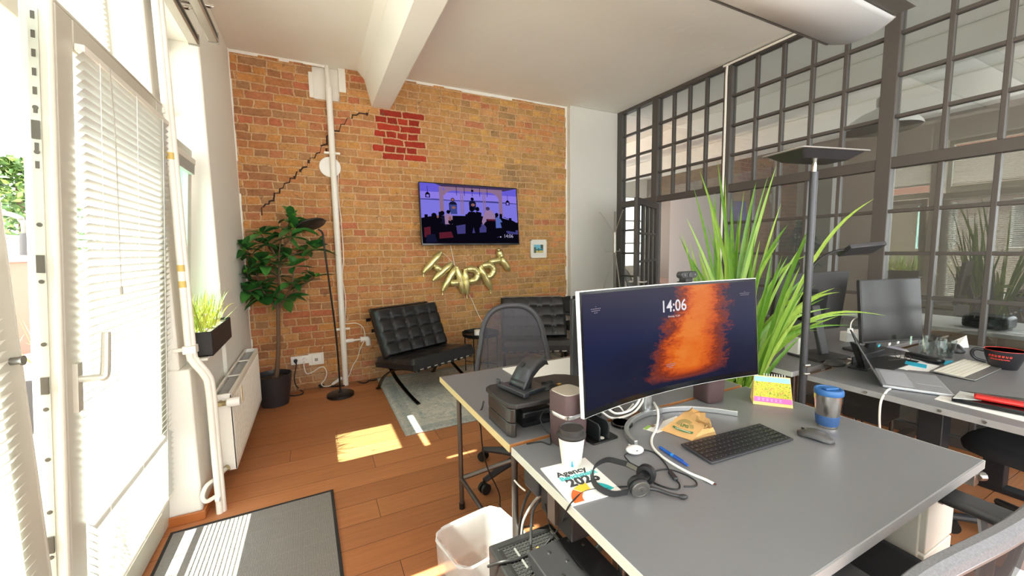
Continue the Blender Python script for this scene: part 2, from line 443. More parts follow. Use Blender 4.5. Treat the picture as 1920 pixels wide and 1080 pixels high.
# the settlement crack stepping down the bricks
ck = [(693, 206), (690, 214), (668, 216), (660, 222), (646, 233), (636, 246), (618, 252), (613, 270), (600, 286), (590, 296), (580, 303), (576, 313), (563, 320), (553, 334), (543, 342), (531, 352), (524, 362), (513, 376), (504, 383), (494, 388), (491, 402)]
cm = MB()
for i in range(len(ck)-1):                     # follows the joints: short level runs and steep steps
    a, b_ = W(*ck[i]), W(*ck[i+1]); m_ = Vector((b_.x+(a.x-b_.x)*random.uniform(.1, .45), a.y, a.z+(b_.z-a.z)*random.uniform(.0, .25)))
    for p, q in ((a, m_), (m_, b_)):
        if (q-p).length > .004: cm.bar(p, q + (q-p)*.15, random.uniform(.003, .016), .003, up=(0, 1, 0))
for px, py, w_ in ((688, 214, .03), (612, 281, .03), (579, 303, .035), (563, 320, .03), (552, 333, .03)): cm.box(W(px, py), (.018, .004, w_))
struct(cm.build('trim_6', M('crack_shadow', (58, 38, 28), .95), smooth=0))
# pillar right of the bricks
struct(MB().b(3.03, 3.83, 4.36, YB+.25, 0, ZC).build('wall_pillar', plaster('cool_white_plaster', (222, 220, 212), .3, 5), bevel=.012))
# ------------------------------------------------------------------ window wall
WO = -.86                       # outer face
wl = MB()
wl.b(WO, XL, 3.285, YB+.25, 0, ZC)                 # beyond the window
wl.b(WO, XL, 2.64, 3.285, 2.72, ZC)                # lintel over the window
wl.b(WO, -.64, 2.50, 2.64, .80, ZC)                # slim pier
wl.b(WO, -.60, 2.50, 3.285, 0, .80)                # parapet
wl.b(WO, -.645, .60, 2.50, 2.86, ZC)               # over the balcony door
wl.b(WO, XL, .18, .60, 0, ZC)
wl.b(WO, XL, -.9, .18, 0, .8); wl.b(WO, XL, -.9, .18, 2.75, ZC)
wl.b(WO, XL, -1.2, -.9, 0, ZC); wl.b(WO, XL, -2.3, -1.2, 0, .8); wl.b(WO, XL, -2.3, -1.2, 2.75, ZC); wl.b(WO, XL, YN, -2.3, 0, ZC)
struct(wl.build('wall_left', PLAS, bevel=.01))
struct(MB().b(WO-.02, -.555, 2.66, 3.27, .80, .815).build('trim_7', white_paint, bevel=.004))        # sill
woodtrim = M('orange_wood_trim', (176, 104, 52), .4, var=.12, scale=12)
struct(MB().b(-.60, -.585, 2.49, YB, 0, .05).b(-.80, -.585, 2.478, 2.492, 0, .05).build('baseboard_left', woodtrim, bevel=.004))
struct(MB().b(-.58, 3.03, YB-.012, YB, 0, .012).build('baseboard_back', M('dusty_mortar_edge', (140, 96, 66), .9), smooth=0))
# walls behind the camera and of the room beyond
wf_ = MB().b(-.9, XE, YN-.15, YN, 0, .75).b(-.9, XE, YN-.15, YN, 2.95, ZC)      # behind the viewpoint: wall with big unseen windows, added as frontal fill light
for x0, x1 in ((-.9, -.3), (1.55, 1.75), (3.6, 4.1), (5.9, 6.1), (7.9, XE)): wf_.b(x0, x1, YN-.15, YN, .75, 2.95)
struct(wf_.build('wall_front', PLAS, smooth=0))
wg_ = MB()
for x0, x1 in ((-.3, 1.55), (1.75, 3.6), (4.1, 5.9), (6.1, 7.9)):
    for k in range(4): xx = x0+(x1-x0)*k/3; wg_.b(xx-.025, xx+.025, YN-.1, YN-.05, .75, 2.95)
    wg_.b(x0, x1, YN-.1, YN-.05, 2.2, 2.26)
struct(wg_.build('window_14', pvc, smooth=0))
fw = MB()                                           # far wall of the second room with tall windows
for x0, x1 in ((3.83, 4.35), (5.55, 5.75), (6.95, 7.15)): fw.b(x0, x1, YE, YE+.2, 0, ZC)
fw.b(8.2, 8.4, YE, YE+.2, 0, ZC); fw.b(3.83, XE, YE, YE+.2, 0, .9); fw.b(3.83, XE, YE, YE+.2, 2.7, ZC)
struct(fw.build('wall_far', PLAS, smooth=0))
wr = MB()
wr.b(XE, XE+.2, YN, 1.5, 0, .9).b(XE, XE+.2, YN, 1.5, 2.6, ZC)
for y0, y1 in ((YN, -2.2), (-.6, -.3), (1.3, YE)): wr.b(XE, XE+.2, y0, y1, 0, ZC)
struct(wr.build('wall_right', plaster('taupe_wall', (120, 112, 104), .1), smooth=0))
fr = MB()
for x0, x1 in ((4.35, 5.55), (5.75, 6.95), (7.15, 8.2)):
    for k in range(4): xx = x0+(x1-x0)*k/3; fr.b(xx-.02, xx+.02, YE+.06, YE+.11, .9, 2.7)
    for zz in (1.5, 2.1): fr.b(x0, x1, YE+.06, YE+.11, zz-.02, zz+.02)
for y0, y1 in ((-2.2, -.6), (-.3, 1.3)):
    for k in range(3): yy = y0+(y1-y0)*k/2; fr.b(XE+.06, XE+.11, yy-.03, yy+.03, .9, 2.6)
    fr.b(XE+.06, XE+.11, y0, y1, 2.0, 2.06)
struct(fr.build('window_6', pvc, smooth=0))
# white walls inside the second room, seen through the doorway
struct(MB().b(4.9, 5.0, 2.3, 4.42, 0, 2.3).build('wall_inner', GREYW, smooth=0))

# ================================================================== balcony doors, windows, blinds
blind_mat = see('white_blind_slat', (212, 212, 206), 1.0, .5, translucent=.06)
def blind(y0, y1, z0, z1, mtx, label, group=None, pitch=.025, wd=.026, tilt=55, cord=True, gap=None):
    """venetian blind in local coordinates: local x = room side, y = width"""
    t = thing('venetian_blind', label, 'blind', mtx.translation, group=group); t.rotation_euler = mtx.to_euler()
    MB().b(-.012, .012, y0, y1, z1-.005, z1+.016).build('headrail', white_paint, t, local=True, bevel=.003)
    s = MB(); n = int((z1-z0)/pitch)
    for i in range(n):
        zz = z1-.015-i*pitch; a = R(tilt)
        if gap and gap[0] < zz < gap[1]: a = R(gap[2])
        dx, dz = math.cos(a)*wd/2, math.sin(a)*wd/2
        sag = .0015
        s.face([s._v((-dx, y0, zz+dz)), s._v((-dx, y1, zz+dz)), s._v((0, y1, zz+sag)), s._v((0, y0, zz+sag))])
        s.face([s._v((0, y0, zz+sag)), s._v((0, y1, zz+sag)), s._v((dx, y1, zz-dz)), s._v((dx, y0, zz-dz))])
    s.build('slats', blind_mat, t, local=True, smooth=60, nrm=False)
    MB().b(-.01, .012, y0, y1, z0-.012, z0+.004).build('bottom_rail', white_paint, t, local=True, bevel=.003)
    c = MB()
    for f in (.12, .5, .88): yy = y0+(y1-y0)*f; c.cyl((.013, yy, z0), (.013, yy, z1), .0009, n=5).cyl((-.013, yy, z0), (-.013, yy, z1), .0009, n=5)
    c.build('ladder_cord', white_plastic, t, local=True)
    if cord:
        MB().tube([(.024, y0+.13, z1), (.03, y0+.14, z1-.2), (.026, y0+.165, z1-.5), (.024, y0+.18, z1-.72)], .0016, 5, 5).tube([(.026, y0+.12, z1), (.03, y0+.145, z1-.25), (.024, y0+.18, z1-.72)], .0012, 5, 5).lathe([(0, 0), (.006, .003), (.004, .03), (.002, .033)], (.024, y0+.18, z1-.752), 8).build('pull_cord', M('grey_cord', (170, 166, 156), .7), t, local=True)
    return t
def leaf(name, mtx, y0, y1, h, hand_y=None, strip=None):
    """white glazed leaf, local z from its bottom edge, room face at x=0"""
    o = bpy.data.objects.new(name, None); COL.objects.link(o); o.location = mtx.translation; o.rotation_euler = mtx.to_euler(); struct(o)
    f = MB(); th = .072; st = .092
    f.b(-th, 0, y0, y0+st, 0, h); f.b(-th, 0, y1-st, y1, 0, h); f.b(-th, 0, y0+st, y1-st, h-st, h); f.b(-th, 0, y0+st, y1-st, 0, .125)
    f.b(-.014, .0, y0-.012, y0, 0, h).b(-.014, 0, y1, y1+.012, 0, h).b(-.014, 0, y0, y1, h, h+.012)
    f.build('leaf_frame', pvc, o, local=True, bevel=.005)
    MB().b(-.046, -.03, y0+st-.01, y1-st+.01, .115, h-st+.01).build('glazing', pane_glass, o, local=True, smooth=0)
    if strip:
        e = MB(); e.b(-.052, -.032, y0-.004, y0+.002, .03, h-.03); e.build('lock_strip', M('zinc_lock_strip', (186, 188, 176), .35, .6, var=.15, scale=14), o, local=True)
        k = MB()
        for zz in (.25, .36, .48, .62, .78, .93, 1.12, 1.3, 1.46, 1.66, 1.78): k.cyl((-.042, y0-.006, zz), (-.042, y0-.003, zz), .006, n=10)
        for zz in (.52, 1.0, 1.35, 1.72): k.b(-.05, -.034, y0-.009, y0-.003, zz-.025, zz+.025)
        for i in range(9): k.b(-.046, -.038, y0-.0055, y0-.003, h-.06-.05*i, h-.04-.05*i)
        k.build('lock_bolts', M('dark_bolt_metal', (96, 92, 84), .35, .8), o, local=True)
    return o
tilt = math.atan2(.138, 2.07)
m1 = Matrix.Translation((-.738, 0, .012)) @ Matrix.Rotation(tilt, 4, 'Y')
door1 = leaf('door_1', m1, 1.60, 2.488, 2.075, strip=True)
hd = MB(); hd.b(0, .012, 1.633, 1.661, .90, 1.05)
hd.tube([(.008, 1.647, 1.0), (.05, 1.647, 1.0), (.062, 1.65, 1.0), (.066, 1.655, 1.02), (.068, 1.66, 1.14)], [.011, .011, .012, .012, .011], 10, 4)
hd.build('door_handle', M('satin_handle', (214, 212, 200), .3, .4), door1, local=True, bevel=.002)
blind(1.688, 2.47, .19, 1.99, m1 @ Matrix.Translation((.014, 0, 0)), 'lowered white venetian blind on the tilted balcony door with lever handle', pitch=.0268, wd=.03, tilt=-50, gap=(.0, .52, 44))
m2 = Matrix.Translation((-.742, .64, .012)) @ Matrix.Rotation(-R(1.3), 4, 'Z')
door2 = leaf('door_2', m2, 0.0, .886, 2.10)
MB().cyl((0, .85, 1.10), (.02, .85, 1.10), .01, n=12).cyl((.02, .85, 1.10), (.024, .85, 1.10), .013, n=12).build('knob', steel, door2, local=True)
blind(.02, .80, .17, 2.0, m2 @ Matrix.Translation((.014, 0, 0)), 'lowered white venetian blind on the leftmost balcony door leaf', pitch=.0268, wd=.03, tilt=-50, cord=False)
# fixed outer frames
of = MB()
def win_frame(f, y0, y1, z0, z1, t=.06, x0=-.83, x1=-.765):
    f.b(x0, x1, y0, y0+t, z0, z1); f.b(x0, x1, y1-t, y1, z0, z1); f.b(x0, x1, y0+t, y1-t, z1-t, z1); f.b(x0, x1, y0+t, y1-t, z0, z0+t)
of.b(-.85, -.765, .60, .645, 0, 2.86); of.b(-.85, -.765, 2.455, 2.50, 0, 2.86); of.b(-.85, -.765, .645, 2.455, 2.105, 2.2); of.b(-.85, -.765, .645, 2.455, 2.80, 2.86); of.b(-.85, -.765, .645, 2.455, 0, .02)
of.b(-.835, -.77, 1.52, 1.585, 2.2, 2.8)
door_frame = struct(of.build('window_1', pvc, bevel=.006))
MB().b(-.81, -.80, .645, 2.455, 2.2, 2.8).build('pane', pane_glass, door_frame, smooth=0)
mU = Matrix.Translation((-.762, 0, 0))
blind(1.60, 2.44, 2.215, 2.742, mU, 'white venetian blind in the fanlight above the tilted balcony door', pitch=.0225, wd=.024, tilt=-38, cord=False)
blind(2.655, 3.27, 2.262, 2.65, Matrix.Translation((-.748, 0, 0)), 'white venetian blind in the top light of the window over the planter', pitch=.0225, wd=.024, tilt=-45, cord=False)
wf = MB(); win_frame(wf, 2.64, 3.285, .80, 2.72, .045); wf.b(-.83, -.765, 2.68, 3.24, 2.06, 2.15)
win2 = struct(wf.build('window_2', pvc, bevel=.006))
MB().b(-.81, -.80, 2.68, 3.24, 2.15, 2.68).build('pane', pane_glass, win2, smooth=0)
# tilted casement over the planter
tw = math.atan2(.10, 1.2)
m3 = Matrix.Translation((-.758, 0, .87)) @ Matrix.Rotation(tw, 4, 'Y')
cs = bpy.data.objects.new('window_3', None); COL.objects.link(cs); cs.location = m3.translation; cs.rotation_euler = m3.to_euler(); struct(cs)
f = MB(); y0, y1, h, st = 2.672, 3.252, 1.18, .07
f.b(-.06, 0, y0, y0+st, 0, h).b(-.06, 0, y1-st, y1, 0, h).b(-.06, 0, y0+st, y1-st, h-st, h).b(-.06, 0, y0+st, y1-st, 0, st)
f.build('casement_frame', pvc, cs, local=True, bevel=.005)
MB().b(-.04, -.03, y0+st-.01, y1-st+.01, st-.01, h-st+.01).build('pane', glass('greenish_pane', 1.5, (214, 242, 236)), cs, local=True, smooth=0)
t = thing('venetian_blind', 'raised white venetian blind bunched at the top of the window over the planter', 'blind', m3.translation); t.rotation_euler = m3.to_euler()
MB().b(.002, .03, y0+.05, y1-.05, h-.10, h-.065).build('headrail', white_paint, t, local=True, bevel=.003)
s = MB()
for i in range(12): s.b(.001, .027, y0+.055, y1-.055, h-.106-i*.005, h-.103-i*.005)
s.build('slats', blind_mat, t, local=True, smooth=0)
MB().tube([(.03, y0+.12, h-.1), (.034, y0+.125, h-.4), (.03, y0+.13, h-.5)], .0016, 5, 4).lathe([(0, 0), (.006, .003), (.004, .03), (0, .033)], (.03, y0+.13, h-.53), 8).build('pull_cord', white_plastic, t, local=True)
# windows behind the viewpoint
for k, (a, b_) in enumerate(((-.9, .18), (-2.3, -1.2))):
    f = MB(); win_frame(f, a, b_, .8, 2.75, .07); f.b(-.83, -.765, a+.07, b_-.07, 2.05, 2.13); f.b(-.83, -.765, (a+b_)/2-.04, (a+b_)/2+.04, .87, 2.05)
    o = struct(f.build('window_%d' % (4+k), pvc, bevel=.006)); MB().b(-.81, -.80, a+.05, b_-.05, .84, 2.7).build('pane', pane_glass, o, smooth=0)
# ================================================================== glazed iron partition
def zlines(z0, z1, n): return [z0+(z1-z0)*i/n for i in range(n+1)]
pt = MB()
Y4 = 4.34
for y0, y1 in ((4.275, 4.36), (3.645, 3.735), (2.70, 2.785), (1.425, 1.515), (.06, .15), (-1.3, -1.21), (YN, YN+.08)): pt.b(XP-.03, XP+.06, y0, y1, 0, ZC)
pt.b(XP-.025, XP+.055, YN, 4.36, 3.155, ZC)
for y0, y1 in ((3.73, 4.28), (1.51, 2.705), (.15, 1.43), (-1.21, .06), (YN, -1.3)): pt.b(XP-.025, XP+.055, y0, y1, 1.925, 2.005); pt.b(XP-.025, XP+.055, y0, y1, 0, .07)
pt.b(XP-.025, XP+.055, 2.78, 3.65, 1.935, 2.005)
struct(pt.build('wall_partition', iron, bevel=.004))
secs = [(3.735, 4.275, 2), (2.785, 3.645, 4), (1.515, 2.70, 5), (.15, 1.425, 5), (-1.21, .06, 5), (YN+.08, -1.3, 5)]
n = 7
for (y0, y1, c) in secs:
    m = MB()
    for zz in zlines(2.005, 3.155, 4)[1:-1]: m.b(XP-.012, XP+.03, y0, y1, zz-.013, zz+.013)
    lo = 2.005 if (y0, y1) == (2.785, 3.645) else .07
    if lo < 1:
        for zz in zlines(.07, 1.925, 6)[1:-1]: m.b(XP-.012, XP+.03, y0, y1, zz-.013, zz+.013)
    for k in range(1, c):
        yy = y0+(y1-y0)*k/c; m.b(XP-.014, XP+.032, yy-.013, yy+.013, lo, 1.925) if lo < 1 else None; m.b(XP-.014, XP+.032, yy-.013, yy+.013, 2.005, 3.155)
    # thin beads around every pane edge
    o = struct(m.build('window_%d' % n, iron, bevel=.003)); n += 1
    g = MB(); g.b(XP+.006, XP+.010, y0-.01, y1+.01, 2.0, 3.16)
    if lo < 1: g.b(XP+.006, XP+.010, y0-.01, y1+.01, .065, 1.93)
    g.build('pane', glass('partition_glass', 2.1, (226, 229, 228)), o, smooth=0)
# open door leaf, hinged at the far side of the doorway
hx, hy = XP-.02, 3.63
ang = math.atan2(-.41, -.74)
dl = bpy.data.objects.new('door_3', None); COL.objects.link(dl); dl.location = (hx, hy, .01); dl.rotation_euler = (0, 0, ang); struct(dl)
f = MB(); wd, h = .85, 1.90; st = .085
f.b(0, st, -.02, .02, 0, h).b(wd-st, wd, -.02, .02, 0, h).b(st, wd-st, -.02, .02, h-.07, h).b(st, wd-st, -.02, .02, 0, .3)
for k in range(1, 4): xx = st+(wd-2*st)*k/4; f.b(xx-.012, xx+.012, -.018, .018, .3, h-.07)
for k in range(1, 5): zz = .3+(h-.37)*k/5; f.b(st, wd-st, -.016, .016, zz-.012, zz+.012)
f.build('leaf_frame', M('dark_iron_door', (70, 65, 61), .45, .3), dl, local=True, bevel=.003)
MB().b(st-.01, wd-st+.01, -.002, .002, .29, h-.06).build('glazing', glass('partition_glass'), dl, local=True, smooth=0)
hh = MB()
for s_ in (-1, 1): hh.b(wd-.06, wd-.022, s_*.021-.004, s_*.021+.004, .9, 1.06); hh.tube([(wd-.04, s_*.02, 1.0), (wd-.04, s_*.07, 1.0), (wd-.055, s_*.075, 1.0), (wd-.16, s_*.075, 1.0)], .009, 8, 4)
hh.build('door_handle', M('bright_handle', (226, 226, 222), .25, .6), dl, local=True, bevel=.002)
# conduit running down beside the partition post
c = MB(); c.tube([(XP-.05, .6, ZC-.03), (XP-.05, 2.6, ZC-.03), (XP-.05, 2.71, ZC-.035), (XP-.045, 2.745, ZC-.08), (XP-.045, 2.745, 2.6), (XP-.045, 2.745, .1)], .011, 8, 4)
tag(c.build('cable_conduit', white_paint), 'thin white conduit running along the ceiling and down the partition post', 'pipe')
# cable track hanging above partition near the luminaire
t_ = MB().b(2.9, 3.78, .92, .96, ZC-.05, ZC-.01)

# ================================================================== second room furniture seen through the panes
t = thing('pendant_lamp', 'white dome pendant lamp hanging in the room behind the partition', 'lamp', (4.95, 1.95, 2.47))
MB().lathe([(.3, 0), (.29, .03), (.24, .09), (.15, .15), (.055, .19), (.05, .2), (.04, .205), (.05, .198), (.145, .143), (.23, .085), (.28, .03), (.292, 0)], (4.95, 1.95, 2.47), 32).build('lamp_shade', white_plastic, t)
MB().lathe([(.03, 0), (.045, .02), (.045, .09), (.02, .11)], (4.95, 1.95, 2.67), 16).build('socket', steel, t)
MB().cyl((4.95, 1.95, 2.77), (4.95, 1.95, ZC), .004, n=6).build('cord', cable_black, t)
def far_table(x0, x1, y0, y1, z, label, top):
    t = thing('meeting_table', label, 'table', ((x0+x1)/2, (y0+y1)/2, 0))
    MB().b(x0, x1, y0, y1, z-.03, z).build('table_top', top, t, bevel=.004)
    for sx in (x0+.06, x1-.06):
        for sy in (y0+.06, y1-.06): MB().b(sx-.025, sx+.025, sy-.025, sy+.025, 0, z-.03).build('leg', white_paint, t)
far_table(4.25, 4.95, .35, 1.9, .74, 'white meeting table behind the partition glass', M('white_table_top', (222, 220, 216), .4))
far_table(5.6, 6.6, 5.0, 6.4, .74, 'brown wooden table by the bright far windows', M('brown_wood', (110, 74, 50), .5))
t = thing('cabinet', 'tan wooden sideboard standing behind the partition', 'cabinet', (5.4, .5, 0))
MB().b(5.2, 5.6, -.4, 1.9, 0, .62).build('body', M('tan_wood', (176, 148, 116), .5, scale=8, var=.1), t, bevel=.006)
for k in range(3): d_ = MB().b(5.19, 5.2, -.37+.76*k, .35+.76*k, .05, .58).build('door', M('tan_wood'), t, bevel=.003); MB().b(5.175, 5.19, -.05+.76*k, .03+.76*k, .5, .515).build('handle', steel, d_)
t = thing('projector', 'small black projector on the white meeting table behind the glass', 'projector', (4.45, 1.0, .74))
MB().b(4.35, 4.56, .92, 1.15, .75, .84).build('body', black_plastic, t, bevel=.02); MB().cyl((4.34, .99, .8), (4.35, .99, .8), .03, n=16).build('lens', glass('lens_glass', 1.7, (60, 60, 70)), t)
tag(MB().slab([(4.3, .70, .742), (4.5, .66, .742), (4.53, .88, .742), (4.33, .91, .742)], .001, (0, 0, 1)).build('paper_sheet', paper, base=(4.41, .78, .742)), 'white paper sheet lying on the meeting table behind the glass', 'paper')
# ================================================================== left wall fittings
t = thing('radiator', 'white panel radiator below the window planter, with thermostat', 'radiator', (-.53, 3.35, .1))
y0, y1, z0, z1 = 2.70, 3.92, .135, .585
f = MB(); f.b(-.478, -.47, y0, y1, z0, z1)
nn = 30
for i in range(nn): yy = y0+.03+(y1-y0-.06)*i/(nn-1); f.b(-.4705, -.4675, yy-.011, yy+.011, z0+.03, z1-.035)
f.build('front_panel', white_paint, t, bevel=.002)
MB().b(-.565, -.558, y0, y1, z0, z1).build('rear_panel', white_paint, t, bevel=.002)
MB().b(-.565, -.47, y0, y0+.004, z0, z1).build('end_cover', white_paint, t); MB().b(-.565, -.47, y1-.004, y1, z0, z1).build('end_cover', white_paint, t)
g = MB(); g.b(-.562, -.55, y0, y1, z1-.003, z1+.004); g.b(-.484, -.472, y0, y1, z1-.003, z1+.004)
for yy in (y0+.004, y0+.41, y0+.81, y1-.004): g.b(-.562, -.472, yy-.005, yy+.005, z1-.003, z1+.004)
g.build('top_grille', white_paint, t)
fin = MB()
for i in range(60): yy = y0+.02+(y1-y0-.04)*i/59; fin.b(-.55, -.485, yy-.0015, yy+.0015, z0+.05, z1-.02)
fin.build('convector_fins', M('fin_grey', (180, 178, 172), .5), t)
MB().b(-.468, -.466, 3.0, 3.045, .43, .53).build('heat_meter', M('cream_meter', (232, 220, 178), .5), t, bevel=.002)
v = MB(); v.cyl((-.52, y0-.05, .545), (-.52, y0, .545), .012, n=12); v.cyl((-.54, y0-.03, .545), (-.49, y0-.03, .545), .014, n=12); v.cyl((-.56, y0-.03, .16), (-.50, y0-.03, .16), .012, n=12).cyl((-.52, y0-.03, .16), (-.52, y0, .16), .012, n=12)
v.build('valve', M('brass_valve', (176, 158, 118), .3, .9), t)
MB().lathe([(.018, 0), (.024, .005), (.026, .05), (.024, .065), (0, .066)], (-.49, y0-.03, .545), 16, Matrix.Rotation(R(90), 3, 'Y')).build('thermostat', white_plastic, t)
# two heating pipes side by side
for k, (dx, dy, lb) in enumerate(((0, 0, 'left white heating pipe of the pair, bent over the sill, ending in a floor elbow'), (.036, .012, 'right white heating pipe of the pair bent over the sill, behind the elbow'))):
    x0, yy = -.592+dx*.35, 2.492+dy
    m = MB(); m.tube([(x0, yy, ZC), (x0, yy, 2.2), (x0, yy, 1.2), (x0, yy, .90), (x0+.012, yy, .84), (x0+.05, yy+.01, .76), (x0+.062, yy+.015, .68), (x0+.062, yy+.015, .35), (x0+.062, yy+.015, 0)], .0165, 12, 5)
    t = tag(m.build('heating_pipe', white_paint, base=(x0+.05, yy, 0)), lb, 'pipe')
    if k == 0:
        MB().tube([(-.54, 2.50, .10), (-.575, 2.47, .10), (-.59, 2.47, .13), (-.575, 2.5, .17), (-.545, 2.56, .17), (-.52, 2.66, .165)], .011, 8, 4).cyl((-.54, 2.495, .085), (-.52, 2.49, .085), .013, n=10).build('branch_pipe', white_paint, t)
    else:
        MB().b(-.66, -.57, 2.495, 2.5, .895, .915).b(-.615, -.56, 2.47, 2.526, .885, .925).build('pipe_clamp', white_paint, t, bevel=.003); MB().b(-.614, -.59, 2.47, 2.53, 2.05, 2.075).build('pipe_clamp', white_paint, t, bevel=.003)
# yellow tape marks on the pipes
for zz in (1.86, 1.32, 1.24): MB().cyl((-.592, 2.492, zz-.02), (-.592, 2.492, zz+.012), .0172, n=12).build('tape', M('yellowed_tape', (214, 184, 104), .6), bpy.data.objects['heating_pipe'])
# window planter
t = thing('window_planter', 'black window box planted with yellow green grass, on the window sill', 'planter', (-.61, 2.96, .815))
x0, x1, y0, y1, z0, z1 = -.70, -.535, 2.70, 3.262, .816, .955
b = MB(); b.b(x0, x1, y0, y0+.006, z0, z1).b(x0, x1, y1-.006, y1, z0, z1).b(x0, x0+.006, y0, y1, z0, z1).b(x1-.006, x1, y0, y1, z0, z1).b(x0, x1, y0, y1, z0, z0+.01)
b.build('box', M('matt_black_planter', (40, 37, 38), .55), t, bevel=.003)
random.seed(11)
g = MB(); g.grid(lambda u, v: Vector((x0+.005+(x1-x0-.01)*u, y0+.005+(y1-y0-.01)*v, z1-.02+.008*random.random())), 8, 26)
g.build('gravel', M('pale_gravel', (196, 170, 140), .9, var=.35, scale=120), t)
def blade(m, p, tip, w, bend=.3, seg=6, th=0):
    p = Vector(p); tip = Vector(tip); d = tip-p; L = d.length
    side = d.cross(Vector((random.uniform(-1, 1), random.uniform(-1, 1), .1))).normalized()
    up = Vector((0, 0, 1)); rows = []
    for i in range(seg+1):
        s_ = i/seg; c = p + d*s_ + up*(bend*L*math.sin(PI*s_)*.5); ww = w*(1-s_**2.2)*(.55+.9*s_ if s_ < .5 else 1) + .0003
        rows.append((m._v(c-side*ww/2), m._v(c+up.cross(side)*ww*.12), m._v(c+side*ww/2)))
    for a, b_ in zip(rows, rows[1:]): m.face((a[0], a[1], b_[1], b_[0])); m.face((a[1], a[2], b_[2], b_[1]))
g = MB()
for i in range(190):
    p = Vector((random.uniform(x0+.03, x1-.04), y0+.03+(y1-y0-.14)*random.random()**1.1, z1-.02)); L = random.uniform(.09, .23)
    q = p+Vector((random.gauss(.0, .045), random.gauss(0, .055), L)); g.mi = random.choice((0, 0, 1, 2)); blade(g, p, q, random.uniform(.005, .009), random.uniform(-.1, .35))
for q in ((-.50, 3.30, 1.045), (-.52, 3.2, 1.14), (-.55, 3.12, 1.2)): g.mi = 1; blade(g, (-.58, 3.10, z1-.02), q, .009, .35)
ylw = [M('leaf_yellow_green', (196, 196, 70), .5, var=.2), M('leaf_pale_yellow', (224, 214, 122), .5, var=.15), M('leaf_olive', (142, 150, 50), .5, var=.2)]
g.build('grass', ylw, t, smooth=0, nrm=False)
fl = MB()
for i in range(12): fl.sph((random.uniform(x0+.05, x1-.03), random.uniform(y0+.06, y1-.2), z1+random.uniform(0, .07)), .009, 6)
fl.build('blossoms', M('pale_pink_blossom', (226, 206, 204), .7), t)
# outer planter, seen through the glass behind the pipes
t = thing('outdoor_planter', 'dark planter with tall yellow grass outside the balcony window', 'planter', (-1.06, 2.9, .6))
MB().b(-1.14, -.98, 2.4, 3.4, .62, .86).build('box', M('matt_black_planter'), t, bevel=.004)
g = MB()
for i in range(150):
    p = Vector((random.uniform(-1.12, -1.0), random.uniform(2.42, 3.38), .85)); g.mi = random.choice((0, 1, 2)); blade(g, p, p+Vector((random.gauss(0, .06), random.gauss(0, .07), random.uniform(.15, .5))), .009, .1)
g.build('grass', ylw, t, smooth=0, nrm=False)
# blind head rails / bracket rails high on the window wall
for k, (xx, ye, zz, lb) in enumerate(((-.555, 3.0, 2.63, 'aluminium blind rail at the top edge of the window recess'), (-.46, 3.0, 2.66, 'longer aluminium rail with dark slot standing off the window wall'))):
    t = thing('blind_rail', lb, 'rail', (xx, 2.2, zz))
    MB().b(xx-.025, xx+.025, 1.4, ye, zz-.03, zz+.03).build('profile', M('anodised_aluminium', (188, 182, 172), .35, .7), t, bevel=.006)
    MB().b(xx+.0255, xx+.027, 1.4, ye-.02, zz-.012, zz+.012).build('slot', black_plastic, t)
    MB().b(xx-.027, xx+.027, ye, ye+.012, zz-.034, zz+.034).build('end_cap', M('grey_cap', (150, 146, 138), .4), t, bevel=.003)
    for yy in (1.9, 2.72):
        br = MB(); br.b(XL-.02 if k else -.6, xx+.045, yy-.012, yy+.012, zz+.03, zz+.038).b(xx+.03, xx+.06, yy-.01, yy-.002, zz+.03, zz+.045)
        br.build('bracket', chrome, t, bevel=.002)
# ================================================================== brick wall items
t = thing('wall_pipe', 'white painted pipe rising along the brick wall from floor to ceiling recess', 'pipe', (.235, YB-.045, 0))
px_, py_ = .222, YB-.042
MB().tube([(px_, py_, 0), (px_, py_, 1.2), (px_, py_, 3.0)], .029, 14).cyl((px_, py_, 2.98), (px_, py_, 3.0), .031, n=14).build('main_pipe', white_paint, t)
MB().tube([(px_, py_, 2.99), (px_, py_, 3.06), (px_-.004, py_+.02, 3.12), (px_-.006, py_+.05, 3.2)], .022, 12).build('upper_pipe', white_paint, t)
q = W(662, 638, .04); q2 = W(692, 636, .04); zs = q.z
MB().cyl((px_, py_, zs), (px_+.10, py_, zs), .021, n=12).cyl((px_+.10, py_, zs), (px_+.17, py_, zs+.002), .010, n=10).build('stub_pipe', white_paint, t)
MB().tube([(px_+.17, py_, zs), (px_+.225, py_, zs), (px_+.24, py_, zs-.01), (px_+.243, py_, zs-.07)], .027, 12, 4).cyl((px_+.165, py_, zs), (px_+.18, py_, zs), .031, n=12).build('elbow', white_plastic, t)
for zz in (2.36, zs+.13):
    cl = MB(); cl.cyl((px_, py_, zz-.012), (px_, py_, zz+.012), .034, n=14); cl.b(px_-.075, px_-.03, py_-.012, py_+.012, zz-.01, zz+.01).b(px_+.03, px_+.07, py_-.012, py_+.012, zz-.01, zz+.01)
    cl.build('pipe_clamp', white_paint, t, bevel=.002)
d = W(618, 313, .02)
MB_ = MB().lathe([(.0, 0), (.096, 0), (.1, -.006), (.098, -.014), (.085, -.02), (0, -.022)], (.195, YB-.002, d.z), 36, Matrix.Rotation(R(-90), 3, 'X'))
o = MB_.build('wall_disc', white_plastic, base=(.195, YB, d.z)); tag(o, 'white round disc-shaped wall unit behind the white pipe', 'access point')
